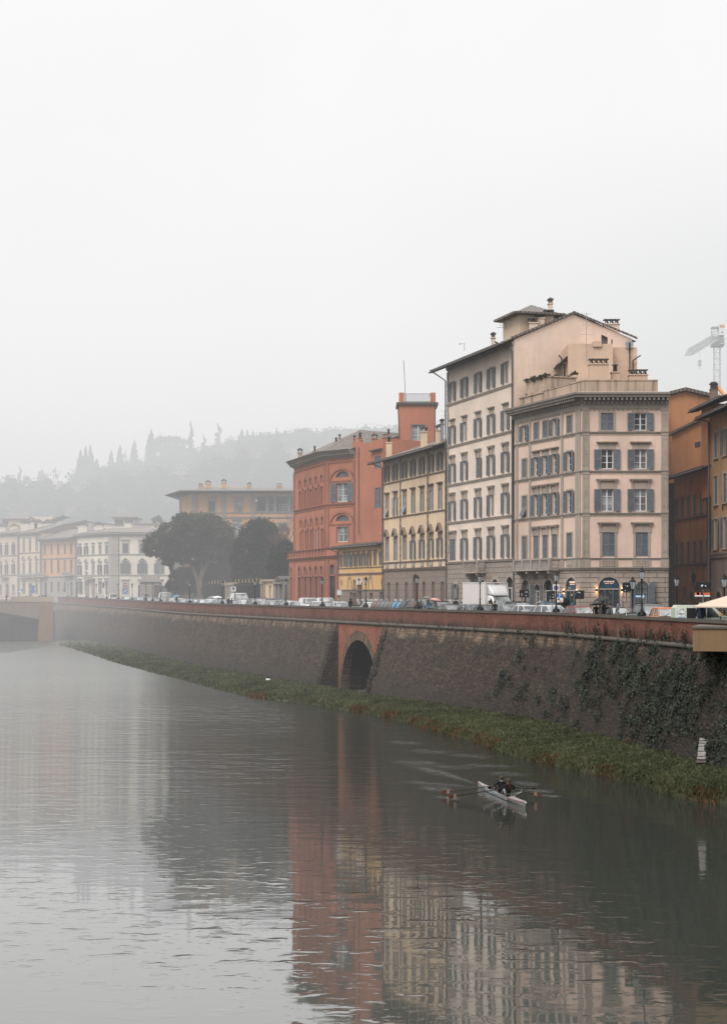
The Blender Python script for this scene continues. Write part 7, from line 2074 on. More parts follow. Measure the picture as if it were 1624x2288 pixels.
CARS=[('saloon','grey',1007,3.4,'dark grey blue saloon with misted windscreen next to the box truck rear'),('estate','silver',1057,3.3,'silver estate car with dark windscreen just below the lamp by the box truck'),('hatchback','grey',1092,3.6,'dark grey hatchback behind the figure in a black bobble hat'),('hatchback','silver',1135,3.3,'silver grey hatchback parked before the box truck cab'),('hatchback','white',1180,3.2,'white hatchback below the two sticker covered sign backs'),('estate','white',1235,3.3,'white estate car just behind the lamp by the parking sign'),('hatchback','red',1296,3.3,'faded red hatchback by the bakery side door'),('suv','dark',1163,7.2,'black car in the outer lane beside the box truck'),('suv','blue',1240,7.2,'bright blue car with roof rack bars behind the white estate'),('suv','grey',1455,3.4,'dark grey car with black roof rails behind the lamp by the arched shutters'),('city_car','orange',1486,3.1,'small silver and orange city car nose to tail with the green van'),('saloon','dark',1377,5.5,'low black car beyond the parked scooter at the bakery door'),('suv','dark',986,6.5,'black car behind the pink umbrella'),('hatchback','white',833,3.4,'white hatchback at the bridge end of the row of recycling bins'),('hatchback','white',762,3.4,'white hatchback below the white notice plate'),('saloon','grey',737,3.6,'grey saloon between two white hatchbacks below the red palazzo'),('hatchback','white',714,3.4,'white hatchback beside the lamp before the red palazzo doors'),('small_van','white',692,4.4,'white panel van with ladder bars before the red palazzo arches'),('small_van','white',729,7.5,'high white van in the outer lane before the red palazzo'),('saloon','silver',668,3.6,'silver saloon just behind the white panel van'),('hatchback','white',655,3.4,'white hatchback between the white panel van and the red palazzo corner lamp'),('hatchback','grey',634,3.6,'grey hatchback beside the lamp at the red palazzo corner'),('suv','dark',633,7.0,'black car in the outer lane before the yellow garden lodge'),('suv','dark',613,7.0,'dark car in the outer lane before the dark garden gate'),('hatchback','silver',612,3.4,'silver hatchback with fogged windscreen below the garden gate'),('hatchback','silver',590,3.4,'pale silver hatchback second from the red palazzo corner lamp'),('suv','grey',572,4.2,'dark grey off-road car beside the gate lamp'),('hatchback','white',548,3.4,'white hatchback just past the gate lamp toward the bridge'),('van','white',536,7.0,'tall white van in the outer lane below the holm oak'),('saloon','grey',528,3.4,'grey saloon next to the two helmeted riders'),('hatchback','silver',503,3.4,'silver hatchback just beside the lamp before the holm oak'),('hatchback','paleblue',491,3.4,'pale blue hatchback at the foot of the holm oak lamp'),('hatchback','white',474,3.4,'white hatchback under the middle of the umbrella pine'),('estate','silver',456,3.4,'silver estate under the umbrella pine trunks'),('hatchback','grey',441,3.4,'grey hatchback second from the umbrella pine lamp'),('hatchback','paleblue',429,3.6,'pale blue hatchback right behind the umbrella pine lamp'),('saloon','silver',412,3.4,'silver saloon between the umbrella pine lamp and the blue umbrella'),('hatchback','white',402,3.4,'white hatchback next to the blue umbrella'),('suv','brown',386,3.6,'brown car beside the person under the blue umbrella'),('van','white',370,6.4,'largest white van with a high roof at the bend of the wall'),('hatchback','silver',374,3.2,'silver hatchback in front of the largest white van'),('hatchback','grey',352,3.4,'grey hatchback at the bend of the wall'),('estate','silver',334,3.4,'silver estate before the stone gate pier'),('hatchback','paleblue',314,3.6,'pale blue hatchback past the bend before the ivory palazzo'),('saloon','silver',300,3.6,'silver saloon before the stop sign'),('hatchback','paleblue',285,4.0,'pale blue hatchback below the blue arrow sign'),('small_van','white',251,5.0,'white van turning in the far square below the quoins'),('hatchback','grey',226,4.0,'grey hatchback below the curved street light'),('small_van','silver',202,6.0,'silver van parked before the ivory palazzo ground floor'),('saloon','silver',280,8.0,'silver saloon crossing the far square'),('suv','grey',476,7.0,'grey car in the outer lane under the pine'),('hatchback','dark',447,7.0,'black hatchback in the outer lane under the pine'),('saloon','grey',519,7.0,'grey saloon in the outer lane by the umbrellas'),('hatchback','dark',495,7.2,'black hatchback in the outer lane before the garden fence'),('suv','grey',586,7.2,'grey car in the outer lane before the gate pillar'),('hatchback','dark',427,7.2,'black hatchback in the outer lane beyond the umbrella pine lamp'),('saloon','dark',653,7.2,'black saloon in the outer lane at the end of the red palazzo'),]
for kind,col,x,off,lab in CARS:
 o=place_car(kind,col,x,off,lab,rack=(col in('grey','blue')and kind=='suv'),flip=(x<330 and off>4.5),group='cars parked along the river wall' if off<5 else 'cars in the outer lane')
tr=empty('box_truck',(0,0,0),'white box truck with a high cargo body and wind deflector facing the viewer','truck')
Pw=PAINT['white'];M['boxwhite']=m_plain('white_box_panel',(.66,.62,.59),.5,var=.03,scale=.8)
m_=MB();m_.box(ID,-3.0,1.35,-1.2,1.2,.95,3.5);m_.mi=1
for q in((-3.03,1.38,-1.23,-1.16,3.46,3.53),(-3.03,1.38,1.16,1.23,3.46,3.53),(1.33,1.39,-1.16,1.16,3.46,3.53),(1.33,1.39,-1.23,-1.16,.95,3.46),(1.33,1.39,1.16,1.23,.95,3.46)):m_.box(ID,*q)
m_.build('cargo_box',[M['boxwhite'],M['signwhite']],tr)
m_=MB();rings=[]
for x,hw_,z0,z1 in((1.0,1.0,.5,2.28),(1.6,1.0,.45,2.3),(2.05,.98,.42,2.2)):rings.append(rr_ring(x,hw_,z0,z1,.14))
rings+=[rr_ring(2.85,.98,.42,1.42,.14),rr_ring(3.35,.95,.42,1.22,.16),rr_ring(3.6,.85,.45,.95,.14)]
m_.loft(rings);m_.build('cab',Pw,tr)
m_=MB();m_.face([(2.84,-.88,1.45),(2.84,.88,1.45),(2.10,.82,2.16),(2.10,-.82,2.16)]);m_.v=[(x+.03,y,z+.03)for x,y,z in m_.v];m_.build('windscreen',M['screen'],tr)
for s_ in(-1,1):
 m_=MB();m_.face([(1.25,s_*1.005,1.4),(2.6,s_*.995,1.4),(2.05,s_*.98,2.08),(1.25,s_*1.0,2.1)]);m_.build('side_window',M['carglass'],tr)
 m_=MB();m_.box(ID,2.3,2.45,s_*1.28-.12,s_*1.28+.12,1.4,1.8);m_.tube([(2.35,s_*1.0,1.5),(2.37,s_*1.2,1.6)],.03,4);mi_=m_.build('mirror',M['black'],tr)
 m_=MB();m_.box(ID,2.45,2.47,s_*1.28-.10,s_*1.28+.02,1.42,1.5);m_.build('indicator',M['indic']if 'indic' in M else M.setdefault('indic',m_emit('lit_indicator',(1,.35,.05),2.5)),mi_)
 m_=MB();m_.box(ID,3.42,3.57,s_*.65-.2,s_*.65+.2,.75,.98);m_.build('headlight',M['headlamp'],tr)
 for x in(-1.9,2.6):
  m_=MB();TT=lambda a,b,c,x=x,s_=s_:(x+a,s_*.95+c*s_,.37+b);m_.lathe(TT,[(.26,-.14),(.37,-.12),(.37,.1),(.26,.11)],14);wh=m_.build('wheel',M['rubber'],tr);m_=MB();m_.lathe(TT,[(.24,.11),(.22,.12),(.05,.1)],10);m_.build('rim',M['steel'],wh)
m_=MB();m_.loft([rr_ring(1.38,1.0,2.32,3.32,.12),rr_ring(1.75,.95,2.32,3.05,.14),rr_ring(2.1,.85,2.30,2.62,.12),rr_ring(2.25,.8,2.28,2.36,.03)]);m_.build('wind_deflector',Pw,tr)
m_=MB();m_.box(ID,1.392,1.40,-.22,.22,3.37,3.43);m_.build('marker_light',M['taillamp'],tr)
m_=MB()
for s_ in(-.5,.2):m_.tube([(2.87,s_,1.48),(2.66,s_+.6,1.68)],.015,4)
m_.build('wiper',M['black'],tr)
Y=quay_ray(1092,-6.3);p_=quay_pt(Y,-6.3);tr.location=(p_.x,p_.y,STREET);tr.rotation_euler.z=quay_heading(Y)+math.pi+.12
gv=empty('delivery_van',(0,0,0),'pale green delivery van with open side door and painted shop name beneath the canopy','van')
Pm=PAINT['mint']
gvx0,gvx1,gvY=zF(1038,0)[0],zF(1660,0)[0],107.0
S=(at(gvx1,0,gvY)[0]-at(gvx0,0,gvY)[0]);K=S/4.9
zt_=1.95
side=lambda y:[(0.05,.35),(0,1.0),(.06,1.75),(.25,zt_),(2.9,zt_-.01),(3.2,zt_-.1),(4.0,1.28),(4.75,1.0),(4.9,.7),(4.88,.35)]
m_=MB()
pf=side(0);Tm=lambda x,y,z:(x,y,z)
m_.prism(Tm,[(x,z)for x,z in pf],-.86,.86)
m_.build('body',Pm,gv,True)
m_=MB();m_.box(ID,.99,1.02,-.9,-.87,.5,1.78);m_.box(ID,1.02,1.75,-.885,-.865,.5,1.75);m_.build('door_opening',M['black'],gv)
m_=MB();m_.box(ID,1.8,1.85,-.92,-.862,.45,1.80);m_.box(ID,1.85,2.62,-.90,-.866,.45,1.06);m_.box(ID,2.6,2.66,-.92,-.862,.45,1.7);m_.build('front_door',Pm,gv)
m_=MB();m_.face([(1.86,-.872,1.07),(2.98,-.872,1.07),(2.75,-.872,1.78),(1.86,-.872,1.78)]);m_.face([(2.72,-.875,1.1),(3.75,-.875,1.1),(3.1,-.875,1.74),(2.72,-.875,1.78)]);m_.build('side_window',M['carglass'],gv)
m_=MB();m_.face([(3.24,-.78,1.86),(3.24,.78,1.86),(3.98,.82,1.31),(3.98,-.82,1.31)]);m_.v=[(x+.02,y,z+.025)for x,y,z in m_.v];m_.build('windscreen',M['carglass'],gv)
for s_ in(-1,1):
 for x in(.85,4.05):
  m_=MB();TT=lambda a,b,c,x=x,s_=s_:(x+a,s_*.8+c*s_,.31+b);m_.lathe(TT,[(.2,-.1),(.31,-.09),(.31,.07),(.2,.09)],14);wh=m_.build('wheel',M['rubber'],gv);m_=MB();m_.lathe(TT,[(.19,.09),(.05,.1)],10);m_.build('rim',M['steel'],wh)
 m_=MB();m_.box(ID,4.84,4.92,s_*.6-.14,s_*.6+.14,.68,.86);m_.build('headlight',M['headlamp'],gv)
m_=MB();m_.box(ID,.28,.88,-.868,-.862,.82,1.62);pan=m_.build('sign_panel',M['signwhite'],gv)
M['signink']=m_plain('brown_lettering',(.10,.06,.05),.5);M['signcyan']=m_plain('blue_lettering',(.04,.25,.42),.5)
def vt(cx_,cz_):return lambda x,y,z:(cx_+x,-.870-z,cz_+y)
text('BRESCHI',.135,vt(.58,1.34),'lettering',M['signink'],gv);text('&',.10,vt(.56,1.22),'lettering',M['signink'],gv);text('MELANI',.155,vt(.58,1.08),'lettering',M['signcyan'],gv)
m_=MB()
for a_,c_ in(((.30,1.48),(.58,1.68)),((.58,1.68),(.86,1.48)),((.70,1.60),(.70,1.70)),((.76,1.56),(.76,1.70)),((.70,1.70),(.76,1.70)),((.22,1.50),(.28,1.30)),((.30,.90),(.84,.90)),((.44,.93),(.70,.93))):
 m_.tube([(a_[0],-.872,a_[1]),(c_[0],-.872,c_[1])],.009,4)
m_.build('house_emblem',M['signink'],gv)
q=at(gvx0,0,gvY);gv.location=(q[0],gvY,STREET);gv.rotation_euler.z=-.05;gv.scale=(K,1.1,1.12)
zt_m=at(0,zF(0,722)[1],gvY)[2]-STREET
gv.scale=(K,1.1,zt_m/zt_)
mc=empty('market_canopy',(*at(1640,0,100)[:2],STREET),'cream market canopy on a pole sheltering the green van','canopy')
m_=MB();Yc=101.0
c0=at(*zF(1262,738),Yc-1);c1=at(*zF(1900,742),Yc-2.5);top_=at(*zF(1730,590),Yc+1.5);bk=at(*zF(1320,712),Yc+4.5);bk2=at(*zF(1900,700),Yc+4)
for tri in((c0,c1,top_),(c0,top_,bk),(bk,top_,bk2),(c1,bk2,top_)):m_.face(tri)
for a_,b2 in((c0,c1),(bk,c0)):m_.face([a_,b2,(b2[0],b2[1],b2[2]-.07),(a_[0],a_[1],a_[2]-.07)])
M['canvas']=m_plain('cream_canvas',(.50,.39,.31),.8,var=.08,scale=1.0)
m_.build('canvas',M['canvas'],mc)
m_=MB();m_.tube([(top_[0],top_[1],STREET),(top_[0],top_[1],top_[2])],.06,6)
for e_ in(c0,c1,bk,bk2):m_.tube([(top_[0],top_[1],top_[2]-.05),(e_[0],e_[1],e_[2]-.03)],.025,5)
m_.build('frame',M['black'],mc)
sf=empty('market_stall',(*at(1618,0,99)[:2],STREET),'black tube frame of a market stall at the edge of the canopy','market stall')
m_=MB();s0=at(*zF(1550,860),99);s1=at(*zF(1552,790),99);s2=at(*zF(1570,775),99);s3=at(*zF(1700,775),99);m_.tube([(s0[0],99,STREET),s1,s2,s3],.05,6);m_.tube([(s0[0]+1.5,99,STREET),(s0[0]+1.5,99,s3[2])],.05,6)
for k in range(4):m_.tube([(s0[0]+.1,99,STREET+.9+k*.16),(s0[0]+1.5,99,STREET+.9+k*.16)],.02,4)
m_.build('tube_frame',M['black'],sf)
m_=MB();q=at(*zF(1549,822),98.95);m_.box(frame(q),-.05,.03,-.03,.02,-.12,.12);m_.build('orange_tape',m_plain('orange_tape',(.6,.25,.03),.5),sf)
# scooters
def make_scooter():
 r=empty('scooter',(0,0,0),None,'scooter','scooters parked along the far kerb')
 m_=MB();m_.loft([rr_ring(-.85,.10,.55,.75,.06),rr_ring(-.6,.17,.4,.86,.08),rr_ring(-.1,.17,.38,.80,.08),rr_ring(.05,.15,.25,.45,.06),rr_ring(.35,.15,.25,.4,.06),rr_ring(.45,.2,.3,.95,.07),rr_ring(.6,.16,.45,1.0,.06)]);m_.build('body',PAINT['grey'],r)
 m_=MB();m_.loft([rr_ring(-.75,.13,.84,.93,.04),rr_ring(-.3,.15,.80,.90,.04),rr_ring(.0,.12,.78,.84,.03)]);m_.build('seat',M['rubber'],r)
 m_=MB()
 for k in range(6):
  t0,t1=-1+k/3,-1+(k+1)/3
  f_=lambda t,u:(.62-.18*u-.1*t*t,t*(.24+.06*math.sin(u*3)),1.0+.52*u-.06*t*t*u)
  for u in range(3):m_.face([f_(t0,u/3),f_(t1,u/3),f_(t1,(u+1)/3),f_(t0,(u+1)/3)])
 m_.build('windshield',M['perspex'],r)
 m_=MB();m_.tube([(.5,-.33,1.05),(.55,0,1.02),(.5,.33,1.05)],.025,5)
 for s_ in(-1,1):m_.tube([(.5,s_*.25,1.05),(.45,s_*.36,1.28)],.012,4);m_.lathe(lambda x,y,z,s_=s_:(.45+z,s_*.37+x,1.3+y),[(.06,0),(.05,.02)],8)
 m_.tube([(.55,0,1.0),(.72,0,.3)],.04,5);m_.build('handlebar',M['black'],r)
 for x in(-.55,.72):m_=MB();m_.lathe(lambda a,b,c,x=x:(x+a,c,.25+b),[(.14,-.06),(.25,-.05),(.25,.05),(.14,.06)],12);m_.build('wheel',M['rubber'],r)
 m_=MB();m_.box(ID,.6,.66,-.07,.07,.85,.95);m_.build('headlight',M['headlamp'],r)
 return r
M['perspex']=m_plain('scooter_windshield',(.48,.48,.48),.2,0,.5)
sc0=None
SX=[(857,9.5),(868,9.2),(880,9.4),(892,9.3),(903,9.5),(915,9.3),(927,9.4),(941,9.3),(951,9.2),(987,9.0),(994,9.2),(1001,9.0),(1009,8.8),(1016,8.8),(1024,8.8),(748,8.4),(800,7.8),(808,8.0),(816,7.8),(823,7.6),(831,7.8),(838,7.6),(846,7.9),(794,5.8),(806,5.4),(817,5.2),(824,5.0),(1196,9.2),(1203,9.0)]
rsx=random.Random(2)
for i,(x,off)in enumerate(SX):
 o=make_scooter()if sc0 is None else copy_tree(sc0)
 sc0=sc0 or o
 Y=quay_ray(x,-off);p_=quay_pt(Y,-off);o.location=(p_.x,p_.y,STREET);o.rotation_euler.z=quay_heading(Y)+math.pi+rsx.uniform(.3,1.0)
 o.scale=(1.2,)*3
 o['label']='grey scooter with a tall pale windshield in the row along the palazzo fronts'
o=copy_tree(sc0);Y=quay_ray(1394,-3.2);p_=quay_pt(Y,-3.2);o.location=(p_.x,p_.y,STREET+.1);o.rotation_euler.z=2.6;o.scale=(1.1,)*3;o['label']='lone motor scooter with clear windshield parked in front of the bakery door';o['group']='lone scooter'
o=copy_tree(sc0);Y=quay_ray(1356,-1.2);p_=quay_pt(Y,-1.2);o.location=(p_.x,p_.y,STREET-.3);o.rotation_euler.z=2.2;o['label']='scooter with a white fairing showing above the wall beside the umbrella couple';o['group']='white scooter'
# recycling bins
def make_bin(colname):
 r=empty('recycling_bin',(0,0,0),None,'recycling bin','roll top recycling bins')
 pr=[(-.62,.15),(-.68,.9)]+[(-.68*math.cos(t),.9+.62*math.sin(t))for t in np.linspace(.25,math.pi-.25,9)]+[(.68,.9),(.62,.15)]
 m_=MB();m_.prism(lambda x,y,z:(y,x,z),pr,-.55,.55);m_.build('body',M[colname],r)
 m_=MB();pr2=[(x*1.06,.15+(z-.15)*1.035)for x,z in pr]
 for x0 in(-.6,.44):m_.prism(lambda x,y,z:(y,x,z),pr2,x0,x0+.16)
 m_.build('rib',M['binrib'],r)
 m_=MB();m_.box(ID,-.3,.3,-.72,-.69,.55,.8);m_.build('label_panel',M['signwhite'],r)
 return r
M['binrib']=m_plain('bin_grey_ribs',(.14,.15,.155),.5)
for k_,c_ in(('bin_brown',(.20,.11,.075)),('bin_grey',(.15,.16,.165)),('bin_blue',(.09,.26,.40)),('bin_dark',(.07,.075,.08))):M[k_]=m_plain(k_,c_,.45)
protos={}
BINS=[(846,'bin_brown','brown roll top recycling bin, first beside the white hatchback'),(855,'bin_brown','brown roll top recycling bin, second beside the white hatchback'),(864,'bin_grey','grey roll top recycling bin next to the second brown one'),(873,'bin_grey','grey roll top recycling bin before the last brown one'),(881.5,'bin_brown','brown roll top recycling bin next to the blue ones'),(891,'bin_blue','light blue roll top recycling bin, nearer the brown one'),(901,'bin_blue','light blue roll top recycling bin, nearer the dark one'),(909.5,'bin_dark','dark roll top recycling bin between the blue ones and the graffiti bell bin')]
for x,c_,lab in BINS:
 if c_ not in protos:o=protos[c_]=make_bin(c_)
 else:o=copy_tree(protos[c_])
 off=3.0;Y=quay_ray(x,-off);p_=quay_pt(Y,-off);o.location=(p_.x,p_.y,STREET+.12);o.rotation_euler.z=quay_heading(Y);o['label']=lab
gb=empty('bottle_bank',(0,0,0),'grey bell shaped bottle bank with orange graffiti beside the lamp','bottle bank')
Y=quay_ray(926,-3.0);p_=quay_pt(Y,-3.0)
T=frame((0,0,0));m_=MB();m_.lathe(T,[(.75,.1),(.85,.5),(.85,1.0),(.7,1.4),(.35,1.58),(.05,1.6)],18);m_.build('bell',M['bin_dark'],gb)
m_=MB();m_.lathe(T,[(.87,.95),(.87,1.05),(.86,1.06)],18);m_.build('rim',M['binrib'],gb)
m_=MB()
for stroke in([(-.42,1.25),(-.30,1.38),(-.34,1.0)],[(.18,1.36),(-.08,1.33),(-.06,1.2),(.12,1.2),(.16,1.06),(-.08,.98)]):
 m_.tube([(x,-.80-.05*(1.0-abs(x))+max(0,z-1.0)*.35,z)for x,z in stroke],.03,5)
m_.build('graffiti',m_plain('orange_spray',(.55,.16,.05),.6),gb)
gb.location=(p_.x,p_.y,STREET+.12);gb.rotation_euler.z=.15
# people
M['skin']=m_plain('skin',(.42,.26,.19),.6,var=.08)
M['shoe']=m_plain('dark_shoe',(.025,.022,.02),.6)
def cloth(n,c):return m_plain(n,c,.85,var=.25,scale=8)
CL={'black':cloth('black_cloth',(.016,.016,.018)),'navy':cloth('navy_cloth',(.025,.035,.06)),'grey':cloth('grey_cloth',(.12,.12,.125)),'blue':cloth('light_blue_cloth',(.16,.30,.40)),'teal':cloth('teal_cloth',(.03,.13,.15)),'jean':cloth('denim',(.05,.07,.11)),'brown':cloth('brown_cloth',(.09,.055,.04)),'white':cloth('white_cloth',(.5,.5,.5)),'palegrey':cloth('pale_grey_cloth',(.28,.28,.28))}
HAIR={'dark':m_plain('dark_hair',(.022,.013,.010),.5,var=.3,scale=20),'brown':m_plain('brown_hair',(.055,.026,.016),.5,var=.3,scale=20),'grey':m_plain('grey_hair',(.25,.24,.23),.6,var=.2)}
def skin_body(name,J,E,regions,mats,parent,sub=1):
 """grow one continuous body from joints J {name:(pos,radius)} and bones E [(a,b)]; regions: bone index -> material index."""
 names=list(J);ix={n:i for i,n in enumerate(names)}
 me=bpy.data.meshes.new(name);me.from_pydata([J[n][0]for n in names],[(ix[a],ix[b])for a,b in E],[])
 o=bpy.data.objects.new(name,me);COL.objects.link(o)
 o.modifiers.new('skin','SKIN');ss=o.modifiers.new('sub','SUBSURF');ss.levels=sub;ss.render_levels=sub
 sv=me.skin_vertices[0].data if len(me.skin_vertices)else None
 for i,n in enumerate(names):
  r_=J[n][1];sv[i].radius=r_ if isinstance(r_,tuple)else(r_,r_);sv[i].use_root=(i==0)
 dg=bpy.context.evaluated_depsgraph_get()
 nm=bpy.data.meshes.new_from_object(o.evaluated_get(dg));nm.name=name
 bpy.data.objects.remove(o);bpy.data.meshes.remove(me)
 for m_ in mats:nm.materials.append(m_)
 A_=np.array([J[a][0]for a,b in E]);D_=np.array([J[b][0]for a,b in E])-A_
 L2=(D_**2).sum(1)+1e-9
 for p_ in nm.polygons:
  c=np.array(p_.center);t=np.clip(((c-A_)*D_).sum(1)/L2,0,1)
  d=np.linalg.norm(A_+D_*t[:,None]-c,axis=1)-np.array([.0]*len(E))
  p_.material_index=regions[int(d.argmin())];p_.use_smooth=True
 no=bpy.data.objects.new(name,nm);COL.objects.link(no);no.parent=parent
 return no
def add_hand(J,E,reg,side,wrist,tip_dir,curl_dir,skin_i=0):
 """palm, four bent fingers of unequal length and a thumb."""
 w_=Vector(wrist);d=Vector(tip_dir).normalized();c=Vector(curl_dir).normalized();s_=d.cross(c).normalized()
 P_='palm'+side;J[P_]=(tuple(w_+d*.06),(.036,.02));E.append(('wrist'+side,P_));reg.append(skin_i)
 for k,(off,L)in enumerate(((-.030,.072),(-.010,.085),(.010,.080),(.028,.062))):
  a=w_+d*.098+s_*off;b_=a+(d*.75+c*.65)*L*.55;e=b_+(d*.1+c*1.0)*L*.5
  for q,(p_,r_)in enumerate(((a,.0095),(b_,.009),(e,.0075))):J['f%d%d%s'%(k,q,side)]=(tuple(p_),r_)
  E+=[(P_,'f%d0%s'%(k,side)),('f%d0%s'%(k,side),'f%d1%s'%(k,side)),('f%d1%s'%(k,side),'f%d2%s'%(k,side))];reg+=[skin_i]*3
 a=w_+d*.03-s_*.038;b_=a+(d*.5+c*.6-s_*.3)*.045;J['t0'+side]=(tuple(a),.011);J['t1'+side]=(tuple(b_),.009)
 E+=[(P_,'t0'+side),('t0'+side,'t1'+side)];reg+=[skin_i]*2
def person(label,loc,rz=0.0,coat='black',legs='jean',hair='dark',head='hair',pose='stand',scale=1.0,group=None,hold=None,lean=0.0):
 """faces local -y. pose: stand, walk, sit."""
 r=empty('person',(0,0,0),None,None)
 J,E,reg={},[],[]
 def bone(a,b,m_):E.append((a,b));reg.append(m_)
 z0=0
 J['pelvis']=((0,0,.95),(.15,.11));J['waist']=((0,-.0-lean*.1,1.10),(.135,.10));J['chest']=((0,-lean*.22,1.33),(.165,.115));J['neck']=((0,-lean*.3+.0,1.50),(.06,.06))
 J['jaw']=((0,-.02-lean*.36,1.57),(.066,.075));J['brow']=((0,-.012-lean*.4,1.655),(.078,.092));J['crown']=((0,.0-lean*.42,1.72),(.05,.06));J['nose']=((0,-.115-lean*.38,1.615),(.013,.015))
 bone('pelvis','waist',1);bone('waist','chest',1);bone('chest','neck',1);bone('neck','jaw',0);bone('jaw','brow',0);bone('brow','crown',0);bone('jaw','nose',0)
 for sd,s_ in(('L',-1),('R',1)):
  J['shoulder'+sd]=((s_*.19,-lean*.24,1.42),(.07,.07))
  if hold==sd or hold=='both':
   J['elbow'+sd]=((s_*.26,-.10-lean*.2,1.16),.052);J['wrist'+sd]=((s_*.15,-.30-lean*.2,1.30),.034);hd,cd=(0,-.4,.9),(-s_,0,0)
  else:
   J['elbow'+sd]=((s_*.25,.03-lean*.2,1.14),.052);J['wrist'+sd]=((s_*.26,-.05-lean*.2,.90),.034);hd,cd=(0,-.1,-1),(-s_,-.2,0)
  bone('chest','shoulder'+sd,1);bone('shoulder'+sd,'elbow'+sd,1);bone('elbow'+sd,'wrist'+sd,1)
  add_hand(J,E,reg,sd,J['wrist'+sd][0],hd,cd)
  st=.16*s_ if pose=='walk' else 0
  J['hip'+sd]=((s_*.09,0,.88),(.095,.095));J['knee'+sd]=((s_*.10,st*.6-.03,.50),.065);J['ankle'+sd]=((s_*.10,st*1.4+.03,.10),.042);J['toe'+sd]=((s_*.115,st*1.4-.13,.045),.038)
  bone('pelvis','hip'+sd,2);bone('hip'+sd,'knee'+sd,2);bone('knee'+sd,'ankle'+sd,2);bone('ankle'+sd,'toe'+sd,3)
 skin_body('body',J,E,reg,[M['skin'],CL[coat],CL[legs],M['shoe']],r,1)
 hy=-.012-lean*.4
 m_=MB()
 T=lambda x,y,z:(x,hy+.018+y,1.655+z)
 if head in('hair','long','cap'):
  prof=[(.104,-.045),(.108,.0),(.10,.05),(.07,.088),(.02,.102)]
  m_.lathe(lambda x,y,z:T(x*.86,y*1.03+(.02 if z<.02 else.008),z),prof,12)
  if head=='long':m_.loft([[(x*.09*k,hy+.06+y*.05,1.66-dz)for x,y in((-1,0),(0,.9),(1,0),(0,-.6))]for k,dz in((1,0),(1.15,.12),(1.0,.24),(.6,.34))])
  m_.build('hair',HAIR[hair],r)
 elif head=='bobble':
  m_.lathe(lambda x,y,z:T(x*.9,y*1.03,z),[(.108,-.04),(.113,-.01),(.112,.03),(.085,.085),(.02,.12)],12)
  m_.lathe(lambda x,y,z:T(x,y,z+.155),[(.01,-.05),(.045,-.03),(.05,0),(.04,.03),(.01,.045)],8);m_.build('bobble_hat',CL['black'],r)
 elif head=='hood':
  m_.lathe(lambda x,y,z:T(x*.98,y*1.05+.015,z),[(.11,-.15),(.125,-.08),(.122,.0),(.105,.06),(.06,.105),(.01,.118)],12);m_.build('hood',CL[coat],r)
 elif head=='helmet':
  m_.lathe(lambda x,y,z:T(x,y*1.05,z),[(.125,-.06),(.14,.0),(.125,.07),(.08,.12),(.01,.14)],12);m_.build('helmet',M['helmet'],r)
 m_=MB()
 r.location=loc;r.rotation_euler.z=rz;r.scale=(scale,)*3
 tag(r,label,'person',group)
 return r
M['helmet']=m_plain('pale_helmet',(.55,.50,.38),.25,0,.6)
def umbrella(label,loc,col,rad=.55,tilt=(0,0)):
 r=empty('umbrella',(0,0,0),label,'umbrella');m_=MB();n=8
 prof=[(0,.0),(.35,-.035),(.7,-.13),(1.0,-.28)]
 for k in range(n):
  for(r0,z0),(r1,z1)in zip(prof,prof[1:]):
   q=[]
   for rr_,zz_,tt in((r0,z0,k),(r1,z1,k),(r1,z1,k+.5),(r0,z0,k+.5)):
    f_=1.0 if tt==int(tt)else.93
    t=2*math.pi*tt/n;q.append((rr_*rad*f_*math.cos(t),rr_*rad*f_*math.sin(t),zz_*rad*1.25+.0))
   m_.face(q)
   q=[]
   for rr_,zz_,tt in((r0,z0,k+.5),(r1,z1,k+.5),(r1,z1,k+1),(r0,z0,k+1)):
    f_=1.0 if tt==int(tt)else.93
    t=2*math.pi*tt/n;q.append((rr_*rad*f_*math.cos(t),rr_*rad*f_*math.sin(t),zz_*rad*1.25))
   m_.face(q)
 m_.build('canopy',M[col],r)
 m_=MB();m_.tube([(0,0,.06),(0,0,-.75)],.010,5);m_.tube([(0,0,-.75),(0,.03,-.80),(0,.07,-.77)],.013,5)
 for k in range(n):t=2*math.pi*k/n;m_.tube([(0,0,-.01)]+[(rr_*rad*math.cos(t),rr_*rad*math.sin(t),zz_*rad*1.25-.008)for rr_,zz_ in prof[1:]],.005,3)
 m_.build('frame',M['black'],r)
 r.location=loc;r.rotation_euler=(tilt[0],tilt[1],.3)
 return r
M['umb_black']=cloth('black_umbrella_cloth',(.03,.032,.034));M['umb_grey']=cloth('grey_umbrella_cloth',(.17,.175,.18));M['umb_pink']=cloth('pink_umbrella_cloth',(.55,.27,.24));M['umb_blue']=cloth('blue_umbrella_cloth',(.10,.20,.30));M['umb_white']=cloth('white_umbrella_cloth',(.6,.6,.6))
def onst(x,off,dz=.12):
 Y=quay_ray(x,-off);p_=quay_pt(Y,-off);return(p_.x,p_.y,STREET+rise(Y)+(dz if off<2.2 else 0))
def face_cam(loc):return math.atan2(loc[0],loc[1])*-1.0
P_=onst(1105,1.2);person('person in black coat and bobble hat seen from behind at the river wall',P_,math.pi+.3,'black','black',head='bobble',scale=.98)
P_=onst(782,1.3);person('person in a black hooded coat leaning at the wall before the scooters',P_,.6,'black','black',head='hood',scale=1.03,lean=.3)
P_=onst(957,1.4);person('person in a light blue jacket under the grey umbrella by the bottle bank',P_,.5,'blue','jean',hold='R')
umbrella('grey umbrella over the person in the light blue jacket',(P_[0]-.05,P_[1]-.25,P_[2]+2.08),'umb_grey',.60,(0,.12))
P_=onst(972,1.2);person('person in a pale grey hooded coat under the pink umbrella',P_,.2,'palegrey','jean',head='hood',hold='L',scale=.92)
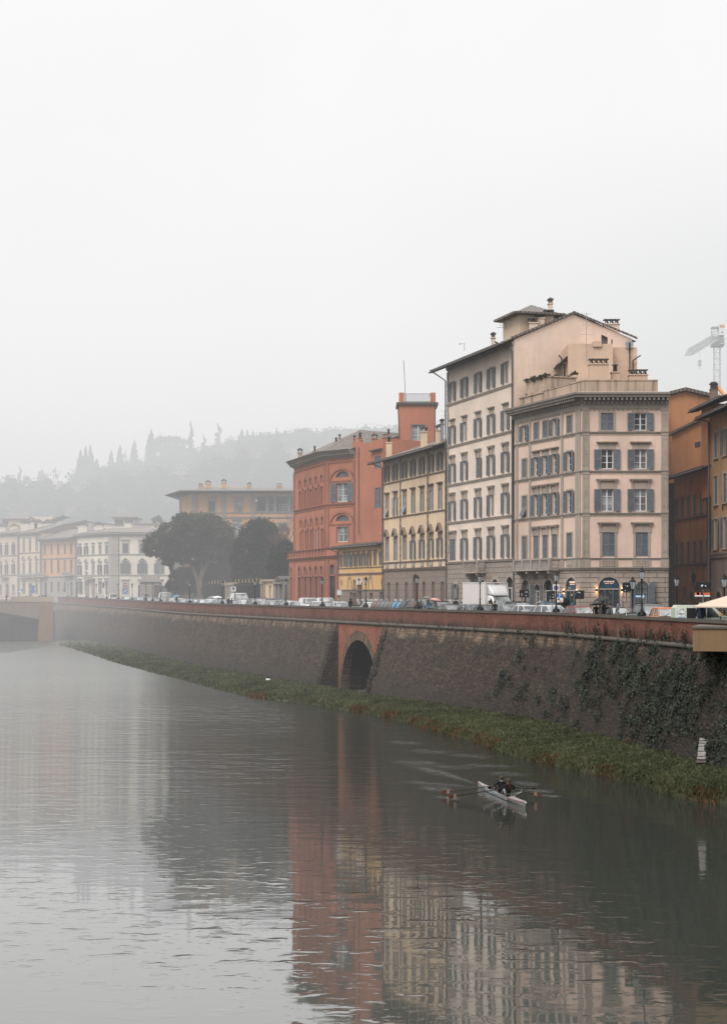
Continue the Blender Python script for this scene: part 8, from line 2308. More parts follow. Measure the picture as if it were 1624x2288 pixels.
umbrella('pink umbrella over the person in the pale grey hood',(P_[0]+.05,P_[1]-.3,P_[2]+1.93),'umb_pink',.58,(.1,.15))
x,_=zF(222,0);P_=onst(x,1.1);person('woman in a black coat with dark hair under the lower black umbrella',P_,.2,'black','black',hold='R',scale=.93)
umbrella('lower black umbrella over the dark haired woman',(P_[0]-.05,P_[1]-.2,P_[2]+1.76),'umb_black',.56,(-.15,-.1))
x,_=zF(305,0);P_=onst(x,1.1);person('tall man in a long black coat holding a dark umbrella, hand to his face',P_,1.2,'black','black','grey',hold='both',scale=1.06)
umbrella('higher dark grey umbrella tilted over the tall man in black',(P_[0]-.25,P_[1]-.2,P_[2]+2.13),'umb_black',.62,(0,-.22))
x,_=zF(360,0);P_=onst(x,1.8);person('person in a grey coat turned away before the bakery door',P_,math.pi-.5,'grey','jean','brown',scale=.98)
x,_=zG(1470,0);q=at(x,0,141);person('person in a teal hood at the narrow bakery side door',(q[0],141,STREET),.8,'teal','jean',head='hood',scale=.95)
x,_=zG(305,0);q=at(x,0,160);person('man in dark clothes standing in the doorway of the tall palazzo behind the truck',(q[0],160,STREET+.2),math.pi,'black','jean','dark',scale=1.05)
x,_=zF(1335,0);q=at(x,0,105.6);person('grey haired man in a navy jacket at the open door of the green van',(q[0],105.6,STREET+.12),math.pi-.4,'navy','navy','grey',scale=1.04)
x,_=zF(1230,0);q=at(x,0,106);person('person in a blue jacket bending into the open side of the green van',(q[0],106,STREET-.12),math.pi-.2,'navy','jean','dark',scale=.85,lean=.9)
for k,(zx,lab,c_)in enumerate(((908,'rider in black with a pale helmet, nearer the holm oak lamp','black'),(940,'rider in dark jacket with a pale helmet beside the white van','navy'))):
 x,_=zI(zx,0);person(lab,onst(x,1.2),.4+k,c_,'black',head='helmet',lean=.2)
x,_=zI(392,0);P_=onst(x,1.2);person('person with a brown coat under the blue umbrella at the wall',P_,math.pi,'brown','jean',hold='R');umbrella('blue umbrella at the river wall beneath the umbrella pine',(P_[0]-.1,P_[1]-.2,P_[2]+2.0),'umb_blue',.62,(.1,-.2))
x,_=zI(85,0);P_=onst(x,1.2);person('person in black under a black umbrella near the stone gate pier',P_,2.6,'black','black',hold='L');umbrella('black umbrella near the stone gate pier at the bend of the wall',(P_[0]+.15,P_[1]-.1,P_[2]+2.0),'umb_black',.6,(.2,.2))
for zx,c_,lab in((755,'umb_grey','grey umbrella before the garden fence'),(800,'umb_white','pale umbrella before the garden fence, beside the grey one')):
 x,_=zI(zx,0);P_=onst(x,6.0);person('person under the %s'%lab,P_,math.pi,'grey','jean',hold='R');umbrella(lab,(P_[0],P_[1]-.2,P_[2]+2.0),c_,.85)
x,_=zI(1275,0);person('person in a dark jacket walking between cars below the gate lamp',onst(x,8),1.0,'navy','jean',pose='walk')
for zx,Y,c_,lab,sc in((62,366,'navy','person in dark clothes walking on the far bridge, outermost by the bicycle',1.0),(262,370,'grey','person in grey behind the bridge parapet below the cream palazzo door',.9),(385,372,'black','person in black at the bridge end before the salmon house',.85),(424,374,'black','taller person in black standing at the bridge end',1.0),(456,374,'black','person in black nearest the abutment at the bridge end',1.05),(483,374,'white','person in pale clothes at the bridge end by the abutment',.95)):
 q=at(zx*.2236,0,Y);person(lab,(q[0],Y+.8,8.85),.5,c_,'black',pose='walk',scale=sc)
bi=empty('bicycle',(0,0,0),'bicycle leaning on the railing of the far bridge','bicycle')
def bike(r,mw='rubber',mf='black'):
 for x in(-.52,.52):
  m_=MB();pts=[(x+.33*math.cos(t),0,.34+.33*math.sin(t))for t in np.linspace(0,2*math.pi,17)];m_.tube(pts,.022,5,False)
  for k in range(8):t=k*math.pi/4;m_.tube([(x,0,.34),(x+.32*math.cos(t),0,.34+.32*math.sin(t))],.004,3,False)
  m_.build('wheel',M[mw],r)
 m_=MB()
 for a_,c in(((-.52,.34),(-.08,.32)),((-.08,.32),(.38,.75)),((-.15,.85),(-.08,.32)),((-.12,.74),(.36,.78)),((-.52,.34),(-.13,.72)),((.52,.34),(.36,.95))):m_.tube([(a_[0],0,a_[1]),(c[0],0,c[1])],.017,5)
 m_.tube([(.40,-.25,.98),(.36,0,.96),(.40,.25,.98)],.014,5);m_.build('frame',M[mf],r)
 m_=MB();m_.loft([rr_ring(-.28,.07,.86,.91,.02),rr_ring(-.02,.03,.87,.90,.01)]);m_.build('saddle',M['rubber'],r)
bike(bi);bi.location=(*at(132*.2236,0,366.6)[:2],8.85)
# double scull with two rowers
bow,stern=Vector((8.30,84.8,0)),Vector((6.50,93.85,0))
bdv=(bow-stern);BL=bdv.length;bh=math.atan2(bdv.y,bdv.x);bmid=(bow+stern)/2
BT=frame((bmid.x,bmid.y,0),bh)
binv=Matrix.Rotation(-bh,4,'Z')@Matrix.Translation(-Vector((bmid.x,bmid.y,0)))
M['hullwhite']=m_plain('white_hull',(.21,.21,.205),.4,0,.5,var=.05);M['hullred']=m_plain('red_boat_trim',(.28,.05,.03),.4)
bt=empty('rowing_boat',(bmid.x,bmid.y,0),'slim white double scull with red trim and wing riggers crossing the river','rowing boat',rz=bh)
def hull_half(x):
 t=x/(BL/2);return max(.02,.25*(1-abs(t)**2.6)),.16+.06*t*t
def hring(x,dz=0):
 w_,zt=hull_half(x);return[(x,w_,zt),(x,w_*.95,.06),(x,w_*.55,-.08),(x,0,-.11),(x,-w_*.55,-.08),(x,-w_*.95,.06),(x,-w_,zt)]
def lmb():return MB()
def lbuild(m_,n,mt,par):
 """build in boat-local metres."""
 o=MB.build(m_,n,mt,None);o.parent=par;return o
xs_=list(np.linspace(-BL/2,BL/2,36))
m_=MB();m_.loft([hring(x)for x in xs_],True,False,False);lbuild(m_,'hull',M['hullwhite'],bt)
CK0,CK1=-2.2,BL/2-2.55
m_=MB()
for sec in([x for x in xs_ if x<=CK0]+[CK0],[CK1]+[x for x in xs_ if x>=CK1]):
 m_.loft([[(x,hull_half(x)[0],hull_half(x)[1]),(x,hull_half(x)[0]*.5,hull_half(x)[1]+.05),(x,0,hull_half(x)[1]+.075),(x,-hull_half(x)[0]*.5,hull_half(x)[1]+.05),(x,-hull_half(x)[0],hull_half(x)[1])]for x in sec],True,False,False)
lbuild(m_,'deck',M['hullwhite'],bt)
m_=MB()
for s_ in(-1,1):m_.tube([(x,s_*(hull_half(x)[0]+.004),hull_half(x)[1])for x in xs_],.014,4)
m_.tube([(CK1,s_*hull_half(CK1)[0],hull_half(CK1)[1]+.02)for s_ in(-1,-.5,0,.5,1)],.014,4)
lbuild(m_,'gunwale_trim',M['hullred'],bt)
m_=MB();m_.face([(CK0,-.2,.02),(CK1,-.2,.02),(CK1,.2,.02),(CK0,.2,.02)])
for s_ in(-1,1):m_.box(ID,CK0,CK1,s_*.23-.02,s_*.23+.02,.02,.2)
lbuild(m_,'cockpit',M['steel'],bt)
m_=MB();m_.lathe(lambda x,y,z:(BL/2+.02+z,x,.21+y),[(.005,-.045),(.035,-.03),(.045,0),(.035,.03),(.005,.045)],8);lbuild(m_,'bow_ball',M['signwhite'],bt)
text('MC 46',.11,lambda x,y,z:(BL/2-.75+x,.155-abs(x)*.02+.03,.08+y),'lettering',M['hullred'],bt).parent=bt
RX_={'woman':BL/2-3.25,'man':BL/2-4.62}
BLADES={('man',-1):at(991,1770,89.9),('man',1):at(1193,1762.5,90.1),('woman',-1):at(1006,1780,87.8),('woman',1):at(1206,1776,88.3)}
oars={}
for(who,sd),wp in BLADES.items():
 lp=binv@Vector(wp);oars[(who,sd)]=lp
M['oarshaft']=m_plain('dark_oar_shaft',(.035,.03,.028),.4);M['bladered']=m_plain('dark_red_blade',(.085,.03,.026),.5);M['bladecream']=m_plain('cream_blade_band',(.22,.17,.12),.5)
rig=MB()
for(who,sd),lp in oars.items():
 ys=1 if lp.y>0 else-1
 hand=Vector((RX_[who]-.34,ys*.26,.52))
 d=(lp-hand);L=d.length;d.normalize()
 lab={('man',-1):'red and cream bladed oar of the short haired rower, farther of the dipped pair',('man',1):'scull oar lifted dripping from the water by the short haired rower',('woman',-1):'red and cream bladed oar of the long haired rower, nearest the viewer',('woman',1):'long haired rower\'s oar with its blade on the water toward the grassy bank'}[(who,sd)]
 r=empty('oar',(bmid.x,bmid.y,0),lab,'oar',rz=bh)
 e=hand+d*(L-.42);g=hand-d*.12
 m_=MB();m_.tube([g,hand+d*.15,e],[.028,.032,.026],6);o=MB.build(m_,'shaft',M['oarshaft'],None);o.parent=r
 up=Vector((0,0,1));flat=(who,sd)==('man',1)
 sdv=d.cross(up).normalized();wv=up if not flat else(sdv*.9+up*.3).normalized()
 m_=MB()
 bpts=[(0,.02),(.10,.085),(.25,.11),(.42,.115),(.50,.10)]
 for k,((t0,w0),(t1,w1))in enumerate(zip(bpts,bpts[1:])):
  m_.mi=1 if k==1 else 0
  th=sdv*.012 if not flat else up*.012
  a0,a1=e+d*t0,e+d*t1
  for q in([a0-wv*w0+th,a1-wv*w1+th,a1+wv*w1+th,a0+wv*w0+th],[a0-wv*w0-th,a0+wv*w0-th,a1+wv*w1-th,a1-wv*w1-th]):m_.face(q)
  for q0,q1,s_ in((a0,a1,1),(a0,a1,-1)):m_.face([q0+wv*(s_*w0)-th,q1+wv*(s_*w1)-th,q1+wv*(s_*w1)+th,q0+wv*(s_*w0)+th])
 a1=e+d*.5;m_.mi=0;m_.face([a1-wv*.1-sdv*.012,a1+wv*.1-sdv*.012,a1+wv*.1+sdv*.012,a1-wv*.1+sdv*.012])
 o=MB.build(m_,'blade',[M['bladered'],M['bladecream']],None);o.parent=r
 t=(ys*.80-hand.y)/d.y;pin=hand+d*t
 m_=MB();m_.tube([hand+d*(t-.06),hand+d*(t+.06)],.034,6);o=MB.build(m_,'collar',M['rubber'],None);o.parent=r
 x_=RX_[who]
 rig.tube([(x_-.55,ys*.22,.17),pin+Vector((0,0,-.06))],.016,5);rig.tube([(x_+.15,ys*.22,.17),pin+Vector((.03,0,-.06))],.016,5);rig.tube([pin+Vector((0,0,-.09)),pin+Vector((0,0,.10))],.02,5)
 rig.box(frame(pin),-.04,.04,-.03,.03,-.04,.07)
lbuild(rig,'rigger',M['steel'],bt)
def rower(who,label,hair,head):
 x0=RX_[who]
 r=empty('person',(bmid.x,bmid.y,0),label,'person',rz=bh)
 J,E,reg={},[],[]
 def bone(a,b,m_):E.append((a,b));reg.append(m_)
 ln=.10
 J['pelvis']=((x0,0,.30),(.15,.13));J['waist']=((x0+.03,0,.45),(.13,.105));J['chest']=((x0+ln-.02,0,.66),(.165,.12));J['neck']=((x0+ln-.02,0,.84),(.055,.055))
 J['jaw']=((x0+ln-.05,0,.915),(.066,.072));J['brow']=((x0+ln-.045,0,.995),(.078,.09));J['crown']=((x0+ln-.03,0,1.06),(.05,.06))
 nx,ny=(-.075,.085)if who=='man' else(-.11,0)
 if who=='man':ny*=(1 if oars[('man',-1)].y>0 else-1)
 J['nose']=((x0+ln-.04+nx,ny,.955),(.013,.015))
 for a_,b_,m_ in(('pelvis','waist',1),('waist','chest',1),('chest','neck',1),('neck','jaw',0),('jaw','brow',0),('brow','crown',0),('jaw','nose',0)):bone(a_,b_,m_)
 for sd,s_ in(('L',-1),('R',1)):
  J['shoulder'+sd]=((x0+ln-.03,s_*.19,.75),(.068,.068));J['elbow'+sd]=((x0-.02,s_*.40,.58),.05);J['wrist'+sd]=((x0-.27,s_*.29,.54),.033)
  bone('chest','shoulder'+sd,1);bone('shoulder'+sd,'elbow'+sd,1);bone('elbow'+sd,'wrist'+sd,4)
  add_hand(J,E,reg,sd,J['wrist'+sd][0],(-1,-.2*s_,.1),(0,0,-1))
  J['hip'+sd]=((x0-.05,s_*.09,.28),(.09,.09));J['knee'+sd]=((x0-.42,s_*.12,.46),.062);J['ankle'+sd]=((x0-.85,s_*.09,.22),.042);J['toe'+sd]=((x0-.93,s_*.09,.32),.035)
  bone('pelvis','hip'+sd,2);bone('hip'+sd,'knee'+sd,2);bone('knee'+sd,'ankle'+sd,2);bone('ankle'+sd,'toe'+sd,3)
 o=skin_body('body',J,E,reg,[M['skin'],CL['black'],CL['black' if who=='man' else 'palegrey'],M['shoe'],CL['palegrey']if who=='man' else CL['black']],r,2)
 m_=MB();hx=x0+ln-.03
 T=lambda x,y,z:(hx+.012+x,y,1.0+z)
 m_.lathe(lambda x,y,z:T(x*1.0+(.022 if z<.0 else.008),y*.88,z),[(.075,-.105),(.098,-.06),(.108,.0),(.10,.05),(.07,.088),(.02,.102)],14)
 if head=='long':
  rings=[]
  for k,dx,dz,sy in((1.0,.05,.05,0),(1.05,.085,-.06,.0),(.95,.11,-.2,-.03),(.85,.10,-.34,-.06),(.55,.10,-.46,-.09),(.2,.10,-.54,-.10)):
   rings.append([(hx+dx+.045*k*math.cos(t),sy*(1 if oars[('man',-1)].y<0 else-1)*-1+.095*k*math.sin(t),1.0+dz)for t in np.linspace(0,2*math.pi,9)[:-1]])
  m_.loft(rings)
 hm=m_.build('hair',HAIR[hair],None);hm.parent=r
 m_=MB();m_.tube([(hx+.02+.065*math.cos(t),.075*math.sin(t),.82)for t in np.linspace(0,2*math.pi,11)],.02,5,False)
 cl=m_.build('collar',CL['white'],None);cl.parent=r
 m_=MB();m_.loft([rr_ring(x0-.16,.14,.13,.18,.02),rr_ring(x0+.12,.15,.13,.19,.02)]);se=m_.build('sliding_seat',M['black'],None);se.parent=bt
 return r
rower('woman','rower with long brown hair in a black top, nearest the bow','brown','long')
rower('man','rower with short hair in a black shirt, behind the long haired rower','brown','short')
m,nt,out=new_mat('wake_water')
geo=N(nt,'ShaderNodeNewGeometry');n_=noise(nt,mapped(nt,geo.outputs['Position'],(1.1,3.2,1)),1.0,5,.75)
uv=N(nt,'ShaderNodeUVMap');uv.uv_map='UVMap';sx=N(nt,'ShaderNodeSeparateXYZ');lk(nt,uv.outputs[0],sx.inputs[0])
edge=math_(nt,'MULTIPLY',sx.outputs[0],sx.outputs[1])
d_=N(nt,'ShaderNodeBsdfDiffuse');d_.inputs[0].default_value=(.36,.37,.37,1);t_=N(nt,'ShaderNodeBsdfTransparent');mx=N(nt,'ShaderNodeMixShader')
lk(nt,math_(nt,'MULTIPLY',ramp(nt,n_,.44,.74,0,.6),edge),mx.inputs[0]);lk(nt,t_.outputs[0],mx.inputs[1]);lk(nt,d_.outputs[0],mx.inputs[2]);lk(nt,mx.outputs[0],out.inputs['Surface'])
M['wake']=m
m_=MB()
def streak(pts,wds,amt=1.0):
 n=len(pts)
 for k in range(n-1):
  (xa,ya),(xb,yb)=pts[k],pts[k+1];wa,wb_=wds[k],wds[k+1];fa=amt*(0 if k==0 else 1);fb=amt*(0 if k==n-2 else 1)
  m_.face([(xa,ya,.025),(xb,yb,.025),(xb,yb+wb_,.025),(xa,ya+wa,.025)],[(fa,1),(fb,1),(fb,0),(fa,0)]);m_.face([(xa,ya-wa,.025),(xb,yb-wb_,.025),(xb,yb,.025),(xa,ya,.025)],[(fa,0),(fb,0),(fb,1),(fa,1)])
wpt=lambda x,y:at(x,y,HC*FD/(y-HY))[:2]
streak([wpt(1078,1762),wpt(1050,1748),wpt(1010,1735),wpt(960,1722),wpt(900,1708)],[.4,1.2,2.0,2.8,3.4],.8)
streak([wpt(1085,1764),wpt(1030,1757),wpt(960,1752),wpt(880,1745)],[.3,.8,1.2,1.6],.6)
for cx_,cy_,hw_,wy in((975,1763,45,1.6),(1000,1784,40,.9),(1205,1768,40,1.0),(1222,1779,36,.8),(1175,1752,36,1.4),(1050,1690,60,2.0),(960,1680,60,2.2),(1090,1712,80,1.6),(930,1705,70,2.2),(1130,1730,60,1.6),(905,1660,50,2.0),(1010,1715,60,1.6)):
 streak([wpt(cx_-hw_,cy_),wpt(cx_-hw_*.4,cy_-1),wpt(cx_+hw_*.4,cy_+1),wpt(cx_+hw_,cy_)],[.2,wy,wy,.2],.9 if cy_>1740 else.55)
tag(m_.build('boat_wake',M['wake']),'pale broken wake and oar puddles around the rowing boat','wake',kind='stuff')
# odd things on the bank
gz_=at(1566,1704,91.5)
M['gaugewhite']=m_plain('grimy_white_step',(.25,.235,.22),.7,var=.4,scale=5)
wg=empty('water_gauge',gz_,'white stepped water level gauge leaning on the foot of the river wall','water gauge')
g0_,g1_=Vector(gz_),Vector(at(1573,1648,93.0))
gu=(g1_-g0_);gl=gu.length;gu.normalize()
TG=lambda x,y,z:tuple(g0_+gu*z+Vector((x,0,0))+Vector((0,-1,.3))*y)
m_=MB();m_.box(TG,-.26,.26,-.1,.02,0,gl);m_.build('post',M['coping'],wg)
m_=MB()
for k,(a_,c)in enumerate(((.12,.22),(.25,.42),(.45,.62),(.64,.74),(.77,.84),(.87,.95))):m_.box(TG,-.28,.26,.03,.12,gl*a_,gl*c)
m_.build('white_step',M['gaugewhite'],wg)
bw=empty('bicycle',(0,0,0),'dumped bicycle with orange rimmed wheel lying in the grass by the wall','bicycle')
bike(bw,'wheel_orange' if 'wheel_orange' in M else M.setdefault('wheel_orange',m_plain('orange_rim',(.20,.05,.02),.5)).name and 'wheel_orange')
Yb=103.5;tb=.12;bxy=bank_xy(Yb,tb);q=at(1390,1660,Yb)
tb=max(.02,min(.9,(quay_pt(Yb,QB*.85).x-q[0])/max(.5,quay_pt(Yb,QB*.85).x-edge_x(Yb))));bxy=bank_xy(Yb,tb)
bw.location=(bxy[0]+.5,bxy[1],bank_z(Yb,tb)-.12);bw.rotation_euler=(R(18),R(18),.15)
sk=empty('moped',(0,0,0),'dark moped wreck lying at the water edge before the outlet arch','moped')
Ys=HC*FD/(1553-HY)-7;q=at(703,0,Ys)
m_=MB();m_.loft([rr_ring(-.8,.12,.1,.3,.05),rr_ring(-.2,.2,.05,.35,.08),rr_ring(.5,.15,.1,.3,.06),rr_ring(.9,.1,.15,.3,.05)]);m_.build('body',M['black'],sk)
m_=MB();m_.tube([(-.7,0,.25),(-.95,.1,.75)],.06,5);m_.build('handlebar',M['black'],sk)
m_=MB();m_.tube([(1.1+.27*math.cos(t),.27*math.sin(t),.15+.08*math.sin(t))for t in np.linspace(0,6.283,13)],.05,5,False);m_.build('wheel',M['rubber'],sk)
sk.location=(q[0],Ys,.28);sk.scale=(1.1,)*3
bo_=empty('plastic_bottle',(0,0,0),'white plastic bottle lying on the bank before the red palazzo','bottle')
m_=MB();m_.lathe(lambda x,y,z:(z,x,.1+y),[(.03,-.2),(.12,-.18),(.12,.18),(.05,.28),(.05,.34)],8);m_.build('bottle',M['signwhite'],bo_);bo_.location=(*at(598,1528,192)[:2],.75)
# garden front: railings, piers, lodge, trees
FGd=Fac((-34.0,330.0),(-13.8,256.5))
sg=lambda zx:FGd.su(zI(zx,0)[0])
M['pier']=m_stucco('garden_pier_stone',(.40,.31,.235),.3);M['gilt']=m_plain('gilded_spike',(.45,.33,.10),.4,.5);M['darkgate']=m_plain('dark_iron_sheet',(.035,.033,.032),.7)
def gz2(zx,zy):return FGd.uz(*zI(zx,zy))[1]
for zx0,zx1,ztop,lab in((643,888,598,'dark solid garden gate with gilt spikes, nearer the umbrella pine'),(965,1246,588,'dark solid garden gate with gilt spikes, nearer the red palazzo')):
 a0,a1=sg(zx0),sg(zx1);g_=empty('garden_gate',(*FGd.T((a0+a1)/2,0,STREET),),lab,'gate')
 zt=gz2((zx0+zx1)/2,ztop)
 m_=MB();m_.box(FGd.T,a0,a1,-.06,0,STREET,zt);m_.build('gate_panel',M['darkgate'],g_)
 m_=MB()
 n=int((a1-a0)/.5)
 for k in range(n+1):a=a0+(a1-a0)*k/n;m_.box(FGd.T,a-.03,a+.03,.0,.06,STREET,zt+.15)
 for z in(STREET+.4,zt-.1):m_.box(FGd.T,a0,a1,.0,.05,z-.05,z+.05)
 m_.build('bar',M['iron'],g_)
 m_=MB()
 for k in range(8):a=a0+(k+.5)*(a1-a0)/8;m_.lathe(lambda x,y,z,a=a:FGd.T(a+x,y,z),[(.09,zt+.2),(.12,zt+.35),(.05,zt+.6),(.02,zt+.95)],6)
 m_.build('gilt_spike',M['gilt'],g_)
for zx,zt,wd,lab in((630,585,1.4,'stone pier between the iron railings and the first garden gate'),(902,572,1.1,'stone pier on the pine side of the gap between the two garden gates'),(943,570,1.3,'stone pier on the red palazzo side of the gap between the two garden gates'),(1258,556,1.0,'pale stone pier between the garden gate and the yellow lodge')):
 a=sg(zx);z1=gz2(zx,zt);p_=empty('gate_pier',FGd.T(a,0,STREET),lab,'pier')
 m_=MB();m_.box(FGd.T,a-wd/2,a+wd/2,-.8,.3,STREET,z1-.5)
 for k in range(8):z=STREET+.1+k*(z1-STREET-.7)/8;m_.box(FGd.T,a-wd/2-.05,a+wd/2+.05,-.85,.36,z,z+(z1-STREET-.7)/8-.07)
 m_.box(FGd.T,a-wd/2-.25,a+wd/2+.25,-1.0,.5,z1-.5,z1-.3);m_.box(FGd.T,a-wd/2-.1,a+wd/2+.1,-.9,.4,z1-.3,z1);m_.build('pier',M['pier'],p_)
lg=empty('garden_lodge',FGd.T(sg(1320),0,STREET),'small yellow lodge with one tall doorway between garden gate and red palazzo','lodge')
a0,a1=sg(1266),sg(1372);zt=gz2(1320,560)
m_=MB();facade_wall(m_,FGd,a0,a1,STREET,zt,[(sg(1312),sg(1335),STREET,gz2(1320,600),False)],.5);body(m_,Fac(tuple(FGd.T(a0,0,0)[:2]),tuple(FGd.T(a1,0,0)[:2])),4,zt,0);m_.build('wall',M['yellowwall'],lg)
m_=MB();m_.box(FGd.T,a0-.3,a1+.3,-4.2,.4,zt,zt+.35);m_.box(FGd.T,a0-.05,a0+.9,.0,.15,STREET,zt);m_.box(FGd.T,a1-.7,a1,0,.15,STREET,zt);m_.build('cornice',M['pier'],lg)
m_=MB();m_.quad(FGd.T,(sg(1312),-.45,STREET),(sg(1335),-.45,STREET),(sg(1335),-.45,gz2(1320,600)),(sg(1312),-.45,gz2(1320,600)));m_.build('door',M['black'],lg)
kp=empty('domed_portal',FGd.T(sg(1440),0,STREET),'grey stone portal with a curved dark roof at the corner of the red palazzo','portal')
a0,a1=sg(1372),min(sg(1492),FGd.L+6)
m_=MB();zc=gz2(1430,585)
for zx in(1385,1420,1470):m_.box(FGd.T,sg(zx)-.45,sg(zx)+.45,-1.0,.2,STREET,zc)
m_.box(FGd.T,a0,a1,-1.2,.4,zc,zc+.4);m_.box(FGd.T,a0+.2,a1-.2,-1.1,-.9,STREET,zc);m_.build('stonework',M['greystone'],kp)
m_=MB();am=(sg(1405)+a1)/2;hw_=(a1-sg(1405))/2
m_.prism(FGd.T,[(am+hw_*math.cos(t),zc+.42+(gz2(1430,508)-zc-.4)*math.sin(t))for t in np.linspace(0,math.pi,12)],-2.4,.5);m_.build('curved_roof',M['pipe'],kp)
og=empty('stone_gate_pier',(*at(*zI(132,0),335)[:2],STREET+.3),'tall old stone gate pier with a heavy cornice before the ivory palazzo','pier')
T=frame(tuple(og.location));hzp=at(0,zI(0,500)[1],335)[2]-og.location.z
m_=MB();m_.box(T,-1.9,1.9,-.9,.9,0,hzp-1.3)
for k in range(7):m_.box(T,-2.05,2.05,-1.0,1.0,.3+k*(hzp-2)/7,.3+(k+.8)*(hzp-2)/7)
m_.box(T,-2.4,2.4,-1.3,1.3,hzp-1.3,hzp-.8);m_.box(T,-1.7,1.7,-.8,.8,hzp-.8,hzp);m_.build('pier',M['trim_grey'],og)
for zx0,zx1,zt_,lab,Yr in((95-85,100,598,'dark boarded fence before the old stone gate pier, bridge side',336),(165,245,598,'dark boarded fence between the old stone gate pier and the iron railings',334)):
 x0,x1=at(zI(zx0,0)[0],0,Yr)[0],at(zI(zx1,0)[0],0,Yr)[0];zt=at(0,zI(0,zt_)[1],Yr)[2]
 f_=empty('boarded_fence',((x0+x1)/2,Yr,STREET+.2),lab,'fence');m_=MB();n=16
 for k in range(n):m_.box(ID,x0+(x1-x0)*k/n,x0+(x1-x0)*(k+.93)/n,Yr-.05,Yr,STREET+.2,zt+.1*(k%2))
 m_.build('board',m_plain('dark_fence_board',(.06,.05,.045),.8),f_)
rl=empty('iron_railing',(at(zI(300,0)[0],0,330)[0],330,STREET),'iron spear railings between the boarded fence and the garden trees','railing')
x0,x1=at(zI(246,0)[0],0,330)[0],at(zI(618,0)[0],0,330)[0];zt=at(0,zI(0,594)[1],330)[2];m_=MB()
for k in range(64):x=x0+(x1-x0)*k/63;m_.tube([(x,330,STREET),(x,330,zt-.3),(x,330,zt)],[.05,.05,.01],4)
for z in(STREET+.6,zt-.5):m_.box(ID,x0,x1,329.95,330.05,z-.05,z+.05)
m_.build('railing',M['iron'],rl)
rt=np.random.RandomState(8)
def leaf_cloud(cent,size,flat=.0,rnd=None):
 """quads of random attitude at the given centres."""
 r_=rnd or rt;n=len(cent)
 a=r_.normal(size=(n,3));a[:,2]*=(1-flat);a/=np.linalg.norm(a,axis=1)[:,None]
 b_=r_.normal(size=(n,3));b_[:,2]*=(1-flat*.5);b_-=a*(a*b_).sum(1)[:,None];b_/=np.linalg.norm(b_,axis=1)[:,None]
 s_=size*r_.uniform(.55,1.3,(n,1));a*=s_;b_*=s_*.6
 c=np.asarray(cent)
 return np.stack([c-a-b_*.4,c+b_*-1.0,c+a-b_*.2,c+b_],1).reshape(-1,3)
def cores(bb,f_):
 """a closed dark heart inside a blob so the sky does not show through everywhere."""
 x,y,z,rx,ry,rz=bb;q=[]
 P3=lambda a,e:(x+rx*f_*math.cos(a)*math.cos(e),y+ry*f_*math.sin(a)*math.cos(e),z+rz*f_*math.sin(e))
 for i in range(8):
  for j in range(5):
   a0,a1,e0,e1=i*math.pi/4,(i+1)*math.pi/4,-1.5+.6*j,-.9+.6*j;q+=[P3(a0,e0),P3(a1,e0),P3(a1,e1),P3(a0,e1)]
 return np.array(q)
def crown_pts(blobs,n,clump=.35,shell=.55):
 """points gathered in clumps near the skin of ellipsoid blobs (x,y,z,rx,ry,rz)."""
 B_=np.array(blobs,float);wgt=(B_[:,3]*B_[:,4]*B_[:,5])**(2/3);wgt/=wgt.sum()
 nc=max(8,n//45);k=rt.choice(len(B_),nc,p=wgt)
 d=rt.normal(size=(nc,3));d/=np.linalg.norm(d,axis=1)[:,None]
 rad=shell+(1-shell)*rt.uniform(0,1,nc)**.5
 C_=B_[k,:3]+d*B_[k,3:6]*rad[:,None]
 j=rt.randint(0,nc,n);sc_=(B_[k,3:6].min(1)*clump)[j]
 return C_[j]+rt.normal(size=(n,3))*sc_[:,None]*.55
def tree(name,label,cat,base,blobs,n,size,mat,limbs,barkm='bark',group=None,flat=.2,clump=.35,shell=.55):
 """blobs and limbs in world metres."""
 r=empty(name,base,label,cat,group);O=np.array(base)
 quads_mesh('crown',leaf_cloud(crown_pts(blobs,n,clump,shell),size,flat)-O,M[mat],r)
 if limbs:
  m_=MB()
  for pts,rad in limbs:m_.tube([tuple(np.array(p_)-O)for p_ in pts],rad,7)
  o=MB.build(m_,'trunk',M[barkm],None);o.parent=r
 return r
M['bark']=m_plain('pine_bark',(.10,.08,.065),.95,var=.4,scale=4)
M['pine']=m_leaf('pine_needles',(.028,.036,.024),(.085,.098,.062),.35,.1)
M['oak']=m_leaf('holm_oak_leaves',(.016,.022,.017),(.045,.055,.038),.5,.1)
M['cypress']=m_leaf('cypress_leaves',(.018,.024,.018),(.04,.05,.035),.3,.05)
YP=312.0
pt=lambda x,y,Y=YP:at(x,y,Y)
kx=YP/FD
def blob(x,y,rx,ry,Y=YP,dep=None):c=at(x,y,Y);k=Y/FD;return(*c,rx*k,(dep or rx)*k,ry*k)
pb=[blob(440,1178,55,28),blob(395,1192,45,26),blob(352,1216,28,26),blob(335,1226,14,16),blob(380,1226,34,24),blob(425,1210,50,28),blob(480,1192,40,30),blob(505,1212,24,34),blob(462,1230,44,18),blob(503,1238,20,20),blob(400,1240,34,18),blob(440,1246,40,16),blob(415,1160,30,14),blob(468,1166,30,16)]
PT0=pt;pt=lambda x,y,Y=YP-1.5:at(x,y,Y)
